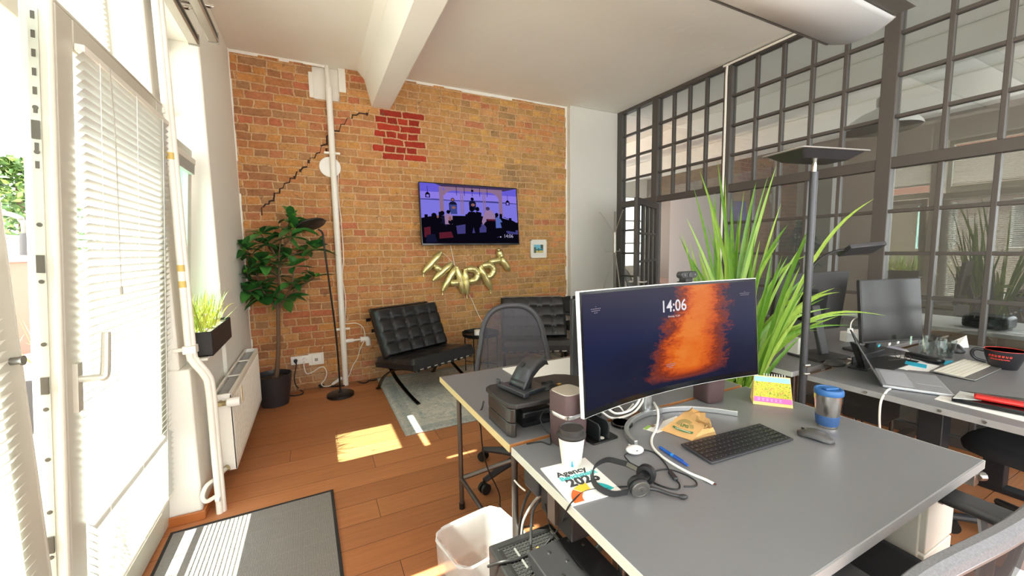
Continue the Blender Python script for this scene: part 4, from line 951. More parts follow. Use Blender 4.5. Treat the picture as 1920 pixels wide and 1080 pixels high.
# ================================================================== office chairs
mesh_black = see('grey_chair_mesh', (84, 84, 94), .70, .7, 900)
mesh_dark = see('dark_chair_mesh', (40, 40, 44), .8, .7, 900)
fab_black = M('black_seat_fabric', (30, 29, 31), .95, var=.3, scale=300, bump=.3)
grey_frame = M('graphite_chair_frame', (72, 72, 78), .5)
silver_frame = M('silver_chair_frame', (168, 168, 172), .35, .6)
def office_chair(loc, rz, label, bw=.5, b0=.56, b1=1.0, frame_m=grey_frame, mesh_m=mesh_black, arms=True, group='office chairs', base_m=None, fr=.016, band=None, y_back=.25, zs=.46, round_top=.62, lean=.12, base_rot=18, taper=0, arm_y=0, base_r=.305):
    """local front = -Y"""
    t = thing('office_chair', label, 'chair', loc, rz, group); bm_m = base_m or M('dark_chair_base', (58, 58, 62), .4)
    for k in range(5):
        a = R(base_rot+72*k); d = Vector((math.cos(a), math.sin(a), 0)); m = MB()
        m.tube([Vector((0, 0, .115))+d*.03, Vector((0, 0, .105))+d*base_r*.5, Vector((0, 0, .075))+d*base_r], [.028, .024, .016], 10, 3)
        l = m.build('base_leg', bm_m, t, local=True)
        c = MB(); p = d*base_r; sd = Vector((-d.y, d.x, 0))
        for s_ in (-1, 1): c.cyl(p+sd*s_*.006+Vector((0, 0, .03)), p+sd*s_*.024+Vector((0, 0, .03)), .03, n=14)
        c.cyl(p+Vector((0, 0, .03)), p+Vector((0, 0, .08)), .009, n=8); c.build('caster', black_plastic, l, local=True)
    MB().cyl((0, 0, .08), (0, 0, .24), .028, n=16).cyl((0, 0, .22), (0, 0, zs-.07), .016, n=12).b(-.1, .1, -.12, .13, zs-.075, zs-.04).build('gas_column', black_plastic, t, local=True, bevel=.003)
    s = MB(); P = rrect(.48, .46, .1, 6)
    for z0, z1, k in ((zs-.04, zs-.02, .92), (zs-.02, zs+.02, 1.0), (zs+.02, zs+.035, .93)): pass
    def seat(u, v):
        pass
    s.lathe([(0, zs-.04), (.2, zs-.04), (.243, zs-.025), (.247, zs), (.235, zs+.022), (.19, zs+.034), (0, zs+.03)], (0, -.02, 0), 40, None, 3.6)
    s.build('seat', fab_black, t, local=True, smooth=50)
    # outline of the back
    def bk(x, z):
        x *= 1-taper*(z-b0)/(b1-b0); return Vector((x, y_back+lean*((z-b0)/(b1-b0))**1.3+.10*(x/bw)**2*-1, z))
    prof = []
    for i in range(25):
        a = PI*i/24; x = bw/2*math.cos(a); h = (b1-b0)*round_top
        cx = abs(math.cos(a))**.75*(1 if math.cos(a) > 0 else -1); sx = math.sin(a)**.75
        prof.append((bw/2*cx, b1-h+h*sx))
    pts = [(bw*.44, b0)]+prof+[(-bw*.44, b0)]
    MB().tube([bk(*q) for q in pts], fr, 10, 3, closed=True).build('back_frame', frame_m, t, local=True)
    if band: MB().tube([bk(q[0]*1.035, b0+(q[1]-b0)*1.035)+Vector((0, -.004, 0)) for q in pts], fr*1.25, 8, 3, closed=True).build('edge_band', band, t, local=True)
    m = MB(); c = [bk(*q) for q in pts]; n = len(pts)//2
    for i in range(n):
        a, b_ = pts[i], pts[-1-i]; a2, b2 = pts[i+1], pts[-2-i]
        if i+1 >= len(pts)-2-i: break
        K_ = 6
        r1 = [m._v(bk(a[0]+(b_[0]-a[0])*k/K_, a[1]+(b_[1]-a[1])*k/K_)) for k in range(K_+1)]; r2 = [m._v(bk(a2[0]+(b2[0]-a2[0])*k/K_, a2[1]+(b2[1]-a2[1])*k/K_)) for k in range(K_+1)]
        for k in range(K_): m.face((r1[k], r1[k+1], r2[k+1], r2[k]))
    m.build('back_mesh', mesh_m, t, local=True, smooth=70)
    MB().tube([(0, .08, zs-.06), (0, y_back-.02, zs-.05), (0, y_back+.05, zs+.05), (0, y_back+.07, b0+.02)], [.03, .03, .028, .024], 10, 4).tube([(-bw*.4, y_back-.01, b0+.01), (0, y_back+.06, b0), (bw*.4, y_back-.01, b0+.01)], .02, 8, 4).build('back_support', frame_m, t, local=True)
    if arms:
        for sx in (-1, 1):
            p = MB().tube([(sx*.2, arm_y, zs-.05), (sx*.29, arm_y+.02, zs-.03), (sx*.295, arm_y+.03, zs+.1), (sx*.295, arm_y+.02, zs+.2)], .016, 8, 4).build('arm_post', frame_m, t, local=True)
            MB().box((sx*.295, arm_y-.03, zs+.215), (.085, .27, .028)).build('arm_pad', M('arm_pad_grey', (58, 58, 60), .5), p, local=True, bevel=.012, seg=3)
    return t
office_chair((1.09, 2.08, 0), R(-16), 'grey mesh backed office chair at the far side of the grey desk', bw=.50, b0=.50, b1=1.0, arms=False, y_back=.27, lean=.08, base_rot=51+16, taper=.26, round_top=.4, fr=.018)
office_chair((1.305, .53, 0), R(176), 'black mesh office chair with silver frame at the near desk, lower right corner', bw=.58, b0=.48, b1=.765, frame_m=silver_frame, mesh_m=mesh_dark, fr=.016, band=M('grey_knit_band', (120, 120, 124), .9, var=.4, scale=240), y_back=.245, lean=.05, round_top=.30, zs=.44, arm_y=.15, base_rot=220)
office_chair((2.80, .40, 0), R(170), 'black office chair with plain seat at the right hand desk', bw=.46, b0=.58, b1=.95, mesh_m=mesh_dark, arms=False, y_back=.25)
office_chair((2.99, 4.06, 0), R(-20), 'small black office chair half hidden beside the far lounge chair', bw=.42, b0=.54, b1=.74, zs=.42, base_r=.2, mesh_m=M('black_back_pad', (34, 33, 34), .7), frame_m=black_plastic, arms=False, y_back=.2, round_top=.3)
office_chair((4.75, .02, 0), R(150), 'black high backed office chair behind the partition by the mug', bw=.5, b0=.5, b1=1.1, mesh_m=M('black_back_pad'), frame_m=black_plastic, arms=False)
office_chair((5.2, 5.2, 0), R(60), 'dark office chair silhouetted by the far windows', bw=.46, b0=.55, b1=1.0, mesh_m=M('black_back_pad'), frame_m=black_plastic, arms=True)
# ================================================================== desks
desk_top = M('grey_linoleum_top', (118, 118, 121), .36, var=.03, scale=60)
edge_white = M('white_green_edge', (216, 220, 208), .5)
edge_yellow = M('pale_birch_edge', (222, 204, 150), .5, var=.08, scale=40)
tubem = M('raw_steel_tube', (112, 106, 102), .35, .85, var=.1)
def desk(label, x0, x1, y0, y1, em, group='grey topped office desks'):
    t = thing('desk', label, 'desk', ((x0+x1)/2, (y0+y1)/2, 0), group=group)
    MB().b(x0+.003, x1-.003, y0+.003, y1-.003, ZD-.026, ZD).build('desk_top', desk_top, t, bevel=.001)
    ge = M('grey_edge', (150, 150, 150), .5) if em is edge_white else M('brown_edge', (176, 116, 66), .55)
    for q in ((x0, x0+.0035, y0, y1), (x1-.0035, x1, y0, y1)): MB().b(*q, ZD-.0265, ZD-.0006).build('side_edging', em, t, smooth=0)
    for q in ((x0+.0035, x1-.0035, y0, y0+.0035), (x0+.0035, x1-.0035, y1-.0035, y1)): MB().b(*q, ZD-.0265, ZD-.0006).build('long_edging', ge, t, smooth=0)
    return t
dA = desk('large grey desk in the foreground holding the curved monitor', .556, 1.79, .395, 1.148, edge_white)
dB = desk('grey desk with pale yellow edge behind the foreground desk', .556, 1.79, 1.166, 2.0, edge_yellow)
def trestle(t, xa, xb, ya, yb, zt=ZD-.045):
    for x in (xa, xb):
        for y in (ya, yb): l = MB().cyl((x, y, .012), (x, y, zt), .0125, n=12).build('leg', tubem, t); MB().cyl((x, y, 0), (x, y, .03), .016, n=12).build('foot_cap', black_plastic, l)
        MB().cyl((x, ya, zt), (x, yb, zt), .0135, n=12).build('side_rail', tubem, t); MB().cyl((x, ya, .17), (x, yb, .17), .0115, n=10).build('side_rail', tubem, t)
    MB().cyl((xa, ya+.05, zt-.03), (xb, yb-.05, .2), .012, n=10).cyl((xa, yb-.05, .2), (xb, ya+.05, zt-.03), .012, n=10).build('cross_brace', tubem, t)
    for y in (ya+.08, yb-.06): MB().cyl((xa-.02, y, zt), (xa+.02, y, zt), .018, n=10).cyl((xa, y, zt), (xa, y, ZD-.026), .008, n=8).build('clamp', steel, t)
trestle(dB, .637, 1.70, 1.29, 1.935)
trestle(dA, .735, 1.45, .81, 1.06)
MB().cyl((.735, 1.06, .20), (1.2, 1.06, .62), .0125, n=10).build('diagonal_brace', tubem, dA)
# lock bracket on the desk's right corner
MB().b(1.74, 1.775, .40, .44, ZD-.075, ZD-.03).cyl((1.77, .405, ZD-.05), (1.79, .395, ZD-.05), .014, n=10).build('corner_clamp', steel, dA, bevel=.003)
# cable tray with power strip below the desk
t = thing('cable_tray', 'black cable tray with power bricks hanging under the foreground desk edge', 'cable tray', (.66, 1.0, .56))
MB().b(.60, .70, .86, 1.03, .56, .665).build('tray', black_plastic, t, bevel=.004); MB().b(.59, .65, 1.04, 1.13, .59, .655).build('power_brick', dark_plastic, t, bevel=.01)
MB().b(.588, .60, .93, .97, .57, .665).build('clip', steel, t)
# drawer unit
t = thing('drawer_unit', 'white drawer pedestal under the right end of the foreground desk', 'drawers', (1.62, .72, 0))
MB().b(1.57, 1.775, .46, 1.0, .06, .645).build('body', M('cream_cabinet', (222, 218, 206), .45, var=.03), t, bevel=.004)
for k, (a, b_) in enumerate(((.07, .255), (.262, .45), (.457, .64))): d_ = MB().b(1.574, 1.771, .445, .462, a, b_).build('drawer', M('cream_cabinet'), t, bevel=.003); MB().b(1.64, 1.70, .435, .446, b_-.04, b_-.03).build('drawer_pull', steel, d_)
for sx in (1.6, 1.745):
    for sy in (.5, .96): MB().cyl((sx, sy, 0), (sx, sy, .06), .022, n=10).build('caster', black_plastic, t)
# ================================================================== things on the desks
def dz(px, py, z=0): return D(px, py, z)
# paper pad
tag(MB().b(.90, 1.46, 1.50, 1.955, ZD+.0005, ZD+.006).build('desk_pad', paper, base=(1.18, 1.7, ZD)), 'large white paper desk pad on the desk with yellow edge', 'desk pad')
# second monitor seen edge on
t = thing('monitor', 'slim black monitor seen edge-on behind the left rim of the big monitor', 'monitor', (1.30, 1.62, ZD))
q = on_y(1072, 562, 1.62); q2 = on_y(1076, 705, 1.62)
x0 = q.x-.002
MB(T(x0+.30, 1.62, 0)).b(-.30, .30, -.012, .016, q2.z, q.z).build('case', dark_plastic, t, bevel=.004)
MB(T(x0+.30, 1.62, 0)).b(-.295, .295, .016, .0165, q2.z+.012, q.z-.006).build('screen', M('dark_screen', (16, 17, 20), .15), t)
MB(T(x0+.30, 1.62, 0)).b(-.03, .03, -.05, -.012, ZD+.02, q2.z+.15).b(-.12, .12, -.16, .02, ZD+.006, ZD+.02).build('stand', black_metal, t, bevel=.004)
# two-tier monitor riser
t = thing('monitor_riser', 'black two tier plastic monitor riser on the left of the rear desk', 'riser', (.74, 1.37, ZD))
zt = ZD+.124
P2 = [on_z(*q, zt) for q in ((908, 731), (949, 767), (1030, 757), (1090, 742), (1086, 714), (1056, 705), (952, 718))]
c2 = [(p.x, p.y) for p in P2]
poly = [(.575, 1.41), (.572, 1.36), (.571, 1.27), (.578, 1.215), (.60, 1.19), (.80, 1.182), (.94, 1.19), (.985, 1.215), (.99, 1.33), (.94, 1.395), (.90, 1.42), (.60, 1.43)]
MB().prism(poly, zt-.018, zt).build('top_board', M('riser_black', (44, 42, 41), .5, var=.05, scale=120), t, bevel=.004)
lg = M('riser_leg_gloss', (52, 49, 47), .22)
for x0, x1 in ((.578, .606), (.955, .983)):
    for k in range(2):
        m = MB(); m.prism([(x0, 1.225), (x0+.006, 1.208), (x0+.02, 1.20), (x1, 1.205), (x1, 1.40), (x0+.01, 1.405), (x0, 1.39)], ZD+.0008+k*.053, ZD+.051+k*.053).build('leg_tier', lg, t, bevel=.003)
t = thing('power_adapter', 'black boxy power adapter under the riser', 'adapter', (.72, 1.30, ZD))
MB().b(.655, .785, 1.25, 1.36, ZD+.0005, ZD+.062).build('body', black_plastic, t, bevel=.008); MB().b(.655, .785, 1.249, 1.25, ZD+.02, ZD+.04).build('vent', M('gloss_black'), t)
# hole punch
hp = on_z(992, 742, zt); t = thing('hole_punch', 'grey black two hole punch standing on the monitor riser', 'hole punch', (.70, 1.315, zt), R(12))
g_ = M('punch_grey', (48, 49, 53), .3)
MB().prism(rrect(.12, .125, .012), .0005, .015).build('base', M('punch_base', (46, 52, 58), .35), t, local=True, bevel=.003)
MB().b(-.075, -.05, -.085, .08, .005, .022).b(-.078, -.07, .062, .082, .02, .04).build('paper_guide', g_, t, local=True, bevel=.003)
m = MB()
sec = [(-.045, .022, .046), (-.03, .05, .047), (-.005, .083, .046), (.03, .108, .044), (.062, .118, .040), (.085, .112, .034)]
rows = []
for x, z, w_ in sec: rows.append([m._v((x, -w_, z-.006)), m._v((x, -w_*.75, z+.006)), m._v((x, w_*.75, z+.006)), m._v((x, w_, z-.006)), m._v((x+.016, w_*.85, z-.03)), m._v((x+.016, -w_*.85, z-.03))])
for a, b_ in zip(rows, rows[1:]):
    for i in range(6): m.face((a[i], a[(i+1) % 6], b_[(i+1) % 6], b_[i]))
m.face(rows[0][::-1]); m.face(rows[-1])
m.build('lever', g_, t, local=True, bevel=.003, smooth=60)
MB().b(-.04, -.0, -.04, .04, .012, .045).build('hinge_block', black_plastic, t, local=True, bevel=.003)
MB(Matrix.Translation((.0, .012, .0935)) @ Matrix.Rotation(R(-46), 4, 'Y')).lathe([(0, 0), (.012, 0), (.012, .003), (0, .003)], (0, 0, 0), 16).build('thumb_dent', black_plastic, t, local=True)
# coiled cable and dongle on riser
q = on_z(1030, 728, zt); t = thing('coiled_cable', 'bundle of coiled black cable with small plug on the monitor riser', 'cable', q)
m = MB()
for k in range(4): m.tube([q+Vector((.032*math.cos(a)*(1-.08*k), .022*math.sin(a)+.004*k, .004+.004*k+.002*math.sin(3*a))) for a in [2*PI*i/16 for i in range(16)]], .003, 6, closed=True)
m.build('coil', cable_black, t); MB().box(q+Vector((.03, -.035, .007)), (.04, .022, .014), .3).build('plug', black_plastic, t, bevel=.003); MB().box(q+Vector((.045, .0, .006)), (.016, .012, .009), .2).build('gold_tip', M('brass_tip', (210, 180, 90), .3, .9), t)
# loudspeakers
def speaker(loc, label):
    t = thing('desk_speaker', label, 'speaker', loc, R(8), 'maroon desk speakers')
    skin = M('maroon_speaker_fabric', (86, 66, 66), .75, var=.08, scale=300, bump=.15)
    MB().lathe([(0, 0), (.045, 0), (.0485, .003), (.052, .105), (.052, .107)], (0, 0, .0005), 40, None, 4.2).build('lower_body', skin, t, local=True, smooth=50)
    MB().lathe([(.0525, .1065), (.0528, .108), (.0528, .118), (.0525, .1195)], (0, 0, 0), 40, None, 4.2).build('silver_band', M('bright_silver', (226, 224, 222), .2, .9), t, local=True)
    MB().lathe([(.052, .1185), (.0515, .182), (.049, .185)], (0, 0, 0), 40, None, 4.2).build('upper_body', skin, t, local=True, smooth=50)
    MB().lathe([(.049, .183), (.046, .187), (.02, .1872), (0, .1868)], (0, 0, 0), 40, None, 4.2).build('top_plate', M('brushed_pale_top', (190, 184, 172), .35, .5), t, local=True)
    return t
sp = speaker((.742, 1.085, ZD), 'maroon desk speaker with silver band behind the paper coffee cup')
dup(sp, (1.497, 1.122, ZD), R(-6), 'maroon desk speaker with silver band under the right side of the big monitor')
# coffee cup
cc = D(1070, 868)+Vector((0, 0, 0)); cc.x, cc.y = .667, .958
t = thing('coffee_cup', 'white paper coffee cup with black lid standing on the white brochure', 'cup', (cc.x, cc.y, ZD+.0035))
MB().lathe([(0, .002), (.0275, 0), (.029, .003), (.0405, .098), (.0405, .1)], (cc.x, cc.y, ZD+.0035), 36).build('cup', M('off_white_paper_cup', (238, 238, 226), .6, var=.02), t)
MB().lathe([(.0405, .093), (.0435, .094), (.044, .1), (.041, .104), (.0385, .106), (.0375, .118), (.0345, .1205), (.033, .117), (0, .116)], (cc.x, cc.y, ZD+.0035), 36).build('lid', M('black_cup_lid', (46, 43, 42), .45), t)
MB(T(cc.x-.016, cc.y-.0275, ZD+.028, R(-32), R(83))).prism([(-.004, -.012), (.004, -.012), (.001, .0), (.005, .012), (-.002, .010)], 0, .0008).build('print_mark', M('teal_mark', (60, 170, 196), .6), t, smooth=0)
# brochure
b4 = [D(1013, 880), D(1102, 942), D(1190, 912), D(1097, 860)]
t = thing('brochure', 'white brochure with bold lettering and coloured arcs under the coffee cup', 'brochure', sum(b4, Vector())/4)
o_ = b4[0]; ex = (b4[1]-b4[0]); ex2 = (b4[3]-b4[0])
# printed side reads from the near left: text baseline runs along 0->3
ux = ex2.normalized(); uy = -(ex-ux*ex.dot(ux)).normalized(); W_, H_ = ex2.length, abs((ex).dot(uy))
BM = Matrix((ux, uy, Vector((0, 0, 1)))).transposed().to_4x4(); BM.translation = o_
MB(BM).b(0, W_, -H_, 0, .0004, .0035).build('pages', paper, t, smooth=0)
dark_t = M('print_dark', (58, 58, 60), .7)
MB(BM).text('Agency', .033, Matrix.Translation((.026, -.29*H_, .0037)), .0003, .0011, 'LEFT').text('2026', .050, Matrix.Translation((.036, -.545*H_, .0037)), .0003, .0022, 'LEFT').build('dark_lettering', dark_t, t, smooth=0)
MB(BM).b(.024, .145, -.46*H_, -.365*H_, .0034, .0036).build('pale_teal_band', M('print_pale_teal', (196, 238, 236), .7), t, smooth=0)
MB(BM).text('Benchmark', .026, Matrix.Translation((.026, -.41*H_, .0039)), .0003, .0008, 'LEFT').build('teal_lettering', M('print_teal', (64, 186, 190), .7), t, smooth=0)
def arc(m, r0, r1, a0, a1, n=14):
    for i in range(n):
        a, b_ = R(a0+(a1-a0)*i/n), R(a0+(a1-a0)*(i+1)/n)
        m.quad((r0*math.cos(a), r0*math.sin(a), 0), (r1*math.cos(a), r1*math.sin(a), 0), (r1*math.cos(b_), r1*math.sin(b_), 0), (r0*math.cos(b_), r0*math.sin(b_), 0))
ac = BM @ Matrix.Translation((W_*.5, -H_*.975, .0038))
for nm, c, a0, a1 in (('orange_arc', (226, 104, 44), 128, 180), ('yellow_arc', (244, 196, 60), 84, 126), ('teal_arc', (40, 178, 182), 14, 62)):
    m = MB(ac); arc(m, .038, .068, a0, a1); m.build(nm, M('print_'+nm, c, .7), t, smooth=0)
# laptop stand
q = D(1115, 815); t = thing('laptop_stand', 'black upright laptop stand with two fins beside the left speaker', 'laptop stand', (.858, 1.10, ZD), R(2))
MB().prism(rrect(.112, .145, .008), .0005, .006).build('base', black_metal, t, local=True, bevel=.002)
for x, z in ((-.024, .062), (.016, .066)):
    m = MB(Matrix(((0, 0, 1, x), (1, 0, 0, 0), (0, 1, 0, 0), (0, 0, 0, 1)))); m.prism([(-.066, .005), (.06, .005), (.062, .03), (.045, z), (-.056, z), (-.067, z-.01)], -.003, .003); m.build('fin', M('dark_fin', (58, 62, 64), .3, .5), t, local=True, bevel=.002)
MB().cyl((-.004, -.05, .006), (-.004, -.05, .0072), .010, n=16).build('label_dot', M('pale_dot', (210, 208, 202), .5), t, local=True)
# glass coaster / charging puck
q = D(1166, 797); t = thing('charging_puck', 'flat black round puck on the desk left of the monitor stand', 'puck', q)
MB().lathe([(0, .0005), (.037, .0005), (.040, .004), (.039, .010), (.034, .011), (.03, .008), (0, .0085)], q, 32).build('body', M('gloss_black'), t); MB().lathe([(.036, .0108), (.036, .0118), (.034, .0118), (.034, .0108)], q, 32).build('rim', steel, t)
# ------------------------------------------------------------------ the big curved monitor
mc = Vector((1.17, 1.035, 0)); MW, MHt = .915, .408; RAD = 1.9
zc = 1.045; lean_ = R(-4)
MM = Matrix.Translation((1.190, 1.062, zc-.006)) @ Matrix.Rotation(R(.6), 4, 'Z') @ Matrix.Rotation(lean_, 4, 'X')
def cs_(s_, z, off=0): a = s_/RAD; return Vector(((RAD-off)*math.sin(a), -RAD*(1-math.cos(a))*1.0*0 + (RAD-off)*math.cos(a)-RAD, z))   # sides come forward (-y)
def cpt(s_, z, off=0):
    a = s_/RAD; return Vector(((RAD-off)*math.sin(a), -(RAD-(RAD-off)*math.cos(a)), z)) if False else Vector(((RAD+off)*math.sin(a), (RAD+off)*math.cos(a)-RAD, z))
t = thing('monitor', 'large curved monitor with white back showing an orange lava splash on dark blue', 'monitor', (1.156, 1.138, ZD))
def curved(m, s0, s1, z0, z1, o0, o1, n=32):
    rows = []
    for i in range(n+1):
        s_ = s0+(s1-s0)*i/n; rows.append([m._v(cpt(s_, z0, o0)), m._v(cpt(s_, z1, o0)), m._v(cpt(s_, z1, o1)), m._v(cpt(s_, z0, o1))])
    for a, b_ in zip(rows, rows[1:]):
        for j in range(4): m.face((a[j], a[(j+1) % 4], b_[(j+1) % 4], b_[j]))
    m.face(rows[0][::-1]); m.face(rows[-1])
h2 = MHt/2
c = MB(MM); curved(c, -MW/2, MW/2, -h2, h2, .0015, .016); c.build('white_shell', M('monitor_white', (236, 236, 232), .35, var=.01), t, bevel=.002)
c = MB(MM); curved(c, -.2, .2, -.13, .13, .015, .045, 12); c.build('rear_bulge', M('monitor_white'), t, bevel=.012)
c = MB(MM); curved(c, -MW/2+.003, MW/2-.003, -h2+.003, h2-.003, 0, .002); c.build('black_bezel', M('gloss_black'), t)
def wallpaper():
    t_ = NT('wallpaper_screen'); uv = t_.n('ShaderNodeUVMap').outputs[0]; s_ = t_.sep(uv); u, v = s_[0], s_[1]
    wv = t_.noise(4.5, 7, .72, uv, .5); ws = t_.sep(wv.outputs['Color']); fn = t_.noise(42, 5, .75, uv, .3); big = t_.noise(2.2, 3, .55, uv)
    uu = t_.math('ADD', u, t_.math('MULTIPLY', t_.math('SUBTRACT', ws[0], .5), .26)); uu = t_.math('ADD', uu, t_.math('MULTIPLY', t_.math('SUBTRACT', fn.outputs['Fac'], .5), .17))
    cen = t_.math('ADD', .638, t_.math('MULTIPLY', t_.math('SUBTRACT', v, .5), .13)); wid = t_.math('ADD', .185, t_.math('MULTIPLY', t_.math('SUBTRACT', v, .45), -.09))
    dd = t_.math('DIVIDE', t_.math('ABSOLUTE', t_.math('SUBTRACT', uu, cen)), wid)
    fac = t_.math('SUBTRACT', 1.25, dd, clamp=True)
    low = t_.math('MULTIPLY', t_.math('ADD', v, -.02), 7, clamp=True); fac = t_.math('MULTIPLY', fac, low)
    fac = t_.math('MULTIPLY', fac, t_.math('ADD', .55, t_.math('MULTIPLY', wv.outputs['Fac'], .8)))
    fire = t_.ramp(fac, [(0, (0, 0, 0)), (.25, (70, 26, 24)), (.42, (150, 52, 22)), (.62, (206, 84, 22)), (.85, (226, 108, 26)), (1, (232, 128, 46))])
    bg = t_.ramp(v, [(0, (14, 12, 28)), (.3, (16, 20, 46)), (.55, (18, 28, 66)), (.56, (26, 28, 66)), (.8, (34, 30, 62)), (1, (44, 32, 56))])
    # darker wave hump on the left and horizon
    hump = t_.math('SUBTRACT', t_.math('SUBTRACT', .5, t_.math('MULTIPLY', t_.math('POWER', t_.math('SUBTRACT', u, .36), 2), 2.2)), v)
    hm = t_.math('MULTIPLY', hump, 30, clamp=True)
    bg = t_.mix(t_.math('MULTIPLY', hm, .5), bg, lin((14, 15, 36)))
    bgn = t_.mix(t_.math('MULTIPLY', big.outputs['Fac'], .5), bg, lin((20, 34, 78)))
    m_ = t_.ramp(fac, [(.08, (0, 0, 0, 1)), (.34, (1, 1, 1, 1))])
    spk = t_.ramp(fn.outputs['Fac'], [(.6, (0, 0, 0, 1)), (.72, (1, 1, 1, 1))]); halo = t_.math('MULTIPLY', t_.math('SUBTRACT', 1.75, dd, clamp=True), low)
    m_ = t_.math('MAXIMUM', m_, t_.math('MULTIPLY', t_.math('MULTIPLY', spk, halo), .85))
    col = t_.mix(m_, bgn, t_.mix(t_.math('LESS_THAN', fac, .3), fire, lin((150, 58, 32))))
    e = t_.n('ShaderNodeEmission'); t_.put(e.inputs[0], col); e.inputs[1].default_value = .95*ESC
    g = t_.n('ShaderNodeBsdfGlossy'); g.inputs['Roughness'].default_value = .25; f_ = t_.n('ShaderNodeFresnel'); f_.inputs[0].default_value = 1.3
    mx = t_.n('ShaderNodeMixShader'); t_.put(mx.inputs[0], f_.outputs[0]); t_.t.links.new(e.outputs[0], mx.inputs[1]); t_.t.links.new(g.outputs[0], mx.inputs[2])
    return t_.end(mx.outputs[0])
sw, z0, z1 = MW/2-.012, -h2+.022, h2-.012
c = MB(MM); uvl = c.bm.loops.layers.uv.new('UVMap'); N = 40; vs = [(c._v(cpt(-sw+2*sw*i/N, z0, -.0006)), c._v(cpt(-sw+2*sw*i/N, z1, -.0006)), i/N) for i in range(N+1)]
for a, b_ in zip(vs, vs[1:]):
    f = c.face((a[0], b_[0], b_[1], a[1]))
    for l, q in zip(f.loops, ((a[2], 0), (b_[2], 0), (b_[2], 1), (a[2], 1))): l[uvl].uv = q
c.build('screen', wallpaper(), t, nrm=False)
def screen_text(body, size, u, v, nm, bold=0, col=(236, 232, 236)):
    s_ = -sw+2*sw*u; z = z0+(z1-z0)*v
    m = MB(); m.text(body, size, Matrix.Identity(4), .0, bold)
    for q in m.bm.verts: q.co = MM @ cpt(s_+q.co.x, z+q.co.y, -.0012-q.co.z)
    return m.build(nm, EM('screen_white', col, 1), t, smooth=0)
screen_text('14:06', .062, .528, .80, 'clock_digits', .0008); screen_text('Dienstag, 14. Juli', .0095, .528, .70, 'date_line')
for u, v, rows in ((.075, .885, 4), (.945, .89, 3), (.50, .235, 4)):
    m = MB()
    for k in range(rows):
        s_ = -sw+2*sw*u; a = s_/RAD; p = cpt(s_, z0+(z1-z0)*(v-.018*k)+.0, -.0012); Q = MM @ Matrix.Translation(p) @ Matrix.Rotation(-a, 4, 'Z')
        w_ = (.003, .026, .022, .010)[k]; m.M = Q
        n_ = max(1, int(w_/.0042))
        for i in range(n_): m.b(-w_+i*2*w_/n_, -w_+(i+.72)*2*w_/n_, -.0001, .0001, -.0012, .0012)
    m.build('caption_lines', EM('screen_grey', (170, 160, 176), .8), t, smooth=0)
# stand
stc = Vector((1.157, 1.14, 0))
MB().cyl((1.157, 1.145, ZD+.0005), (1.157, 1.145, 1.0), .0225, n=28).build('stand_column', M('satin_silver', (190, 192, 192), .3, .75), t)
MB().b(1.12, 1.2, 1.09, 1.15, .98, 1.10).build('stand_head', M('satin_silver'), t, bevel=.008)
ap = [(.925, .955), (.93, .985), (.945, 1.02), (.97, 1.052), (1.01, 1.082), (1.06, 1.105), (1.12, 1.118), (1.19, 1.118), (1.26, 1.105), (1.33, 1.072), (1.39, 1.02), (1.444, .952)]
MB().strip([(x, y, ZD+.0105) for x, y in ap], .020, .014, (0, 0, 1), 4).build('stand_arc', M('satin_silver'), t, bevel=.002)
MB().b(1.155, 1.205, 1.105, 1.14, ZD+.0005, ZD+.024).build('stand_joint', M('satin_silver'), t, bevel=.002)
# webcam
wq = MM @ cpt(.105, h2, .006); t = thing('webcam', 'black webcam clipped on the top edge of the curved monitor', 'webcam', wq, R(3))
m = MB(); m.prism(rrect(.095, .026, .0125), -.014, .012, Matrix(((1, 0, 0, 0), (0, 0, 1, 0), (0, 1, 0, .030), (0, 0, 0, 1)))); m.build('body', M('webcam_black', (44, 44, 46), .35), t, local=True, bevel=.003)
MB().cyl((.0, -.016, .030), (.0, -.0135, .030), .009, n=18).build('lens', M('gloss_black'), t, local=True); MB().cyl((-.03, -.0155, .030), (-.03, -.0138, .030), .0025, n=10).cyl((.03, -.0155, .030), (.03, -.0138, .030), .003, n=10).build('indicator', steel, t, local=True)
MB().b(-.02, .02, -.012, .02, .001, .018).b(-.03, .03, -.004, .022, .0, .004).build('clip', black_plastic, t, local=True, bevel=.002)
# white looping cables behind and under monitor
def cab(name, pts, r, m, label, cat='cable', k=6): return tag(MB().tube(pts, r, 8, k).build(name, m, base=pts[0]), label, cat)
g = lambda px, py, z=.004: D(px, py, z)
tag(MB().tube([on_y(1128, 772, 1.12), g(1145, 783, .010), g(1165, 783, .012), g(1190, 772, .015), on_y(1205, 752, 1.14), on_y(1208, 735, 1.14)], .0045, 8, 6).tube([on_y(1136, 764, 1.14), on_y(1155, 775, 1.15), on_y(1180, 770, 1.14), on_y(1196, 755, 1.14), on_y(1204, 735, 1.14)], .0045, 8, 6).tube([on_y(1140, 768, 1.16), on_y(1160, 762, 1.16), on_y(1172, 772, 1.16), on_y(1188, 757, 1.16)], .003, 6, 6).build('monitor_cables', cable_white), 'looping white cables hanging under the left half of the big monitor', 'cable')
tag(MB().tube([on_y(1205, 740, 1.15), on_y(1190, 765, 1.16), g(1170, 775, .02), on_y(1150, 768, 1.17), on_y(1180, 752, 1.17), on_y(1200, 742, 1.17)], .003, 6, 6).tube([on_y(1250, 705, 1.2), g(1275, 722, .006), g(1295, 715, .005), g(1312, 720, .004), g(1335, 725, .004)], .0028, 6, 5).build('monitor_cables', cable_black), 'tangled thin black cables behind the monitor stand', 'cable')
t = thing('charging_cable', 'white charging cable with a small connector lying beside the blue pen', 'cable', g(1342, 908))
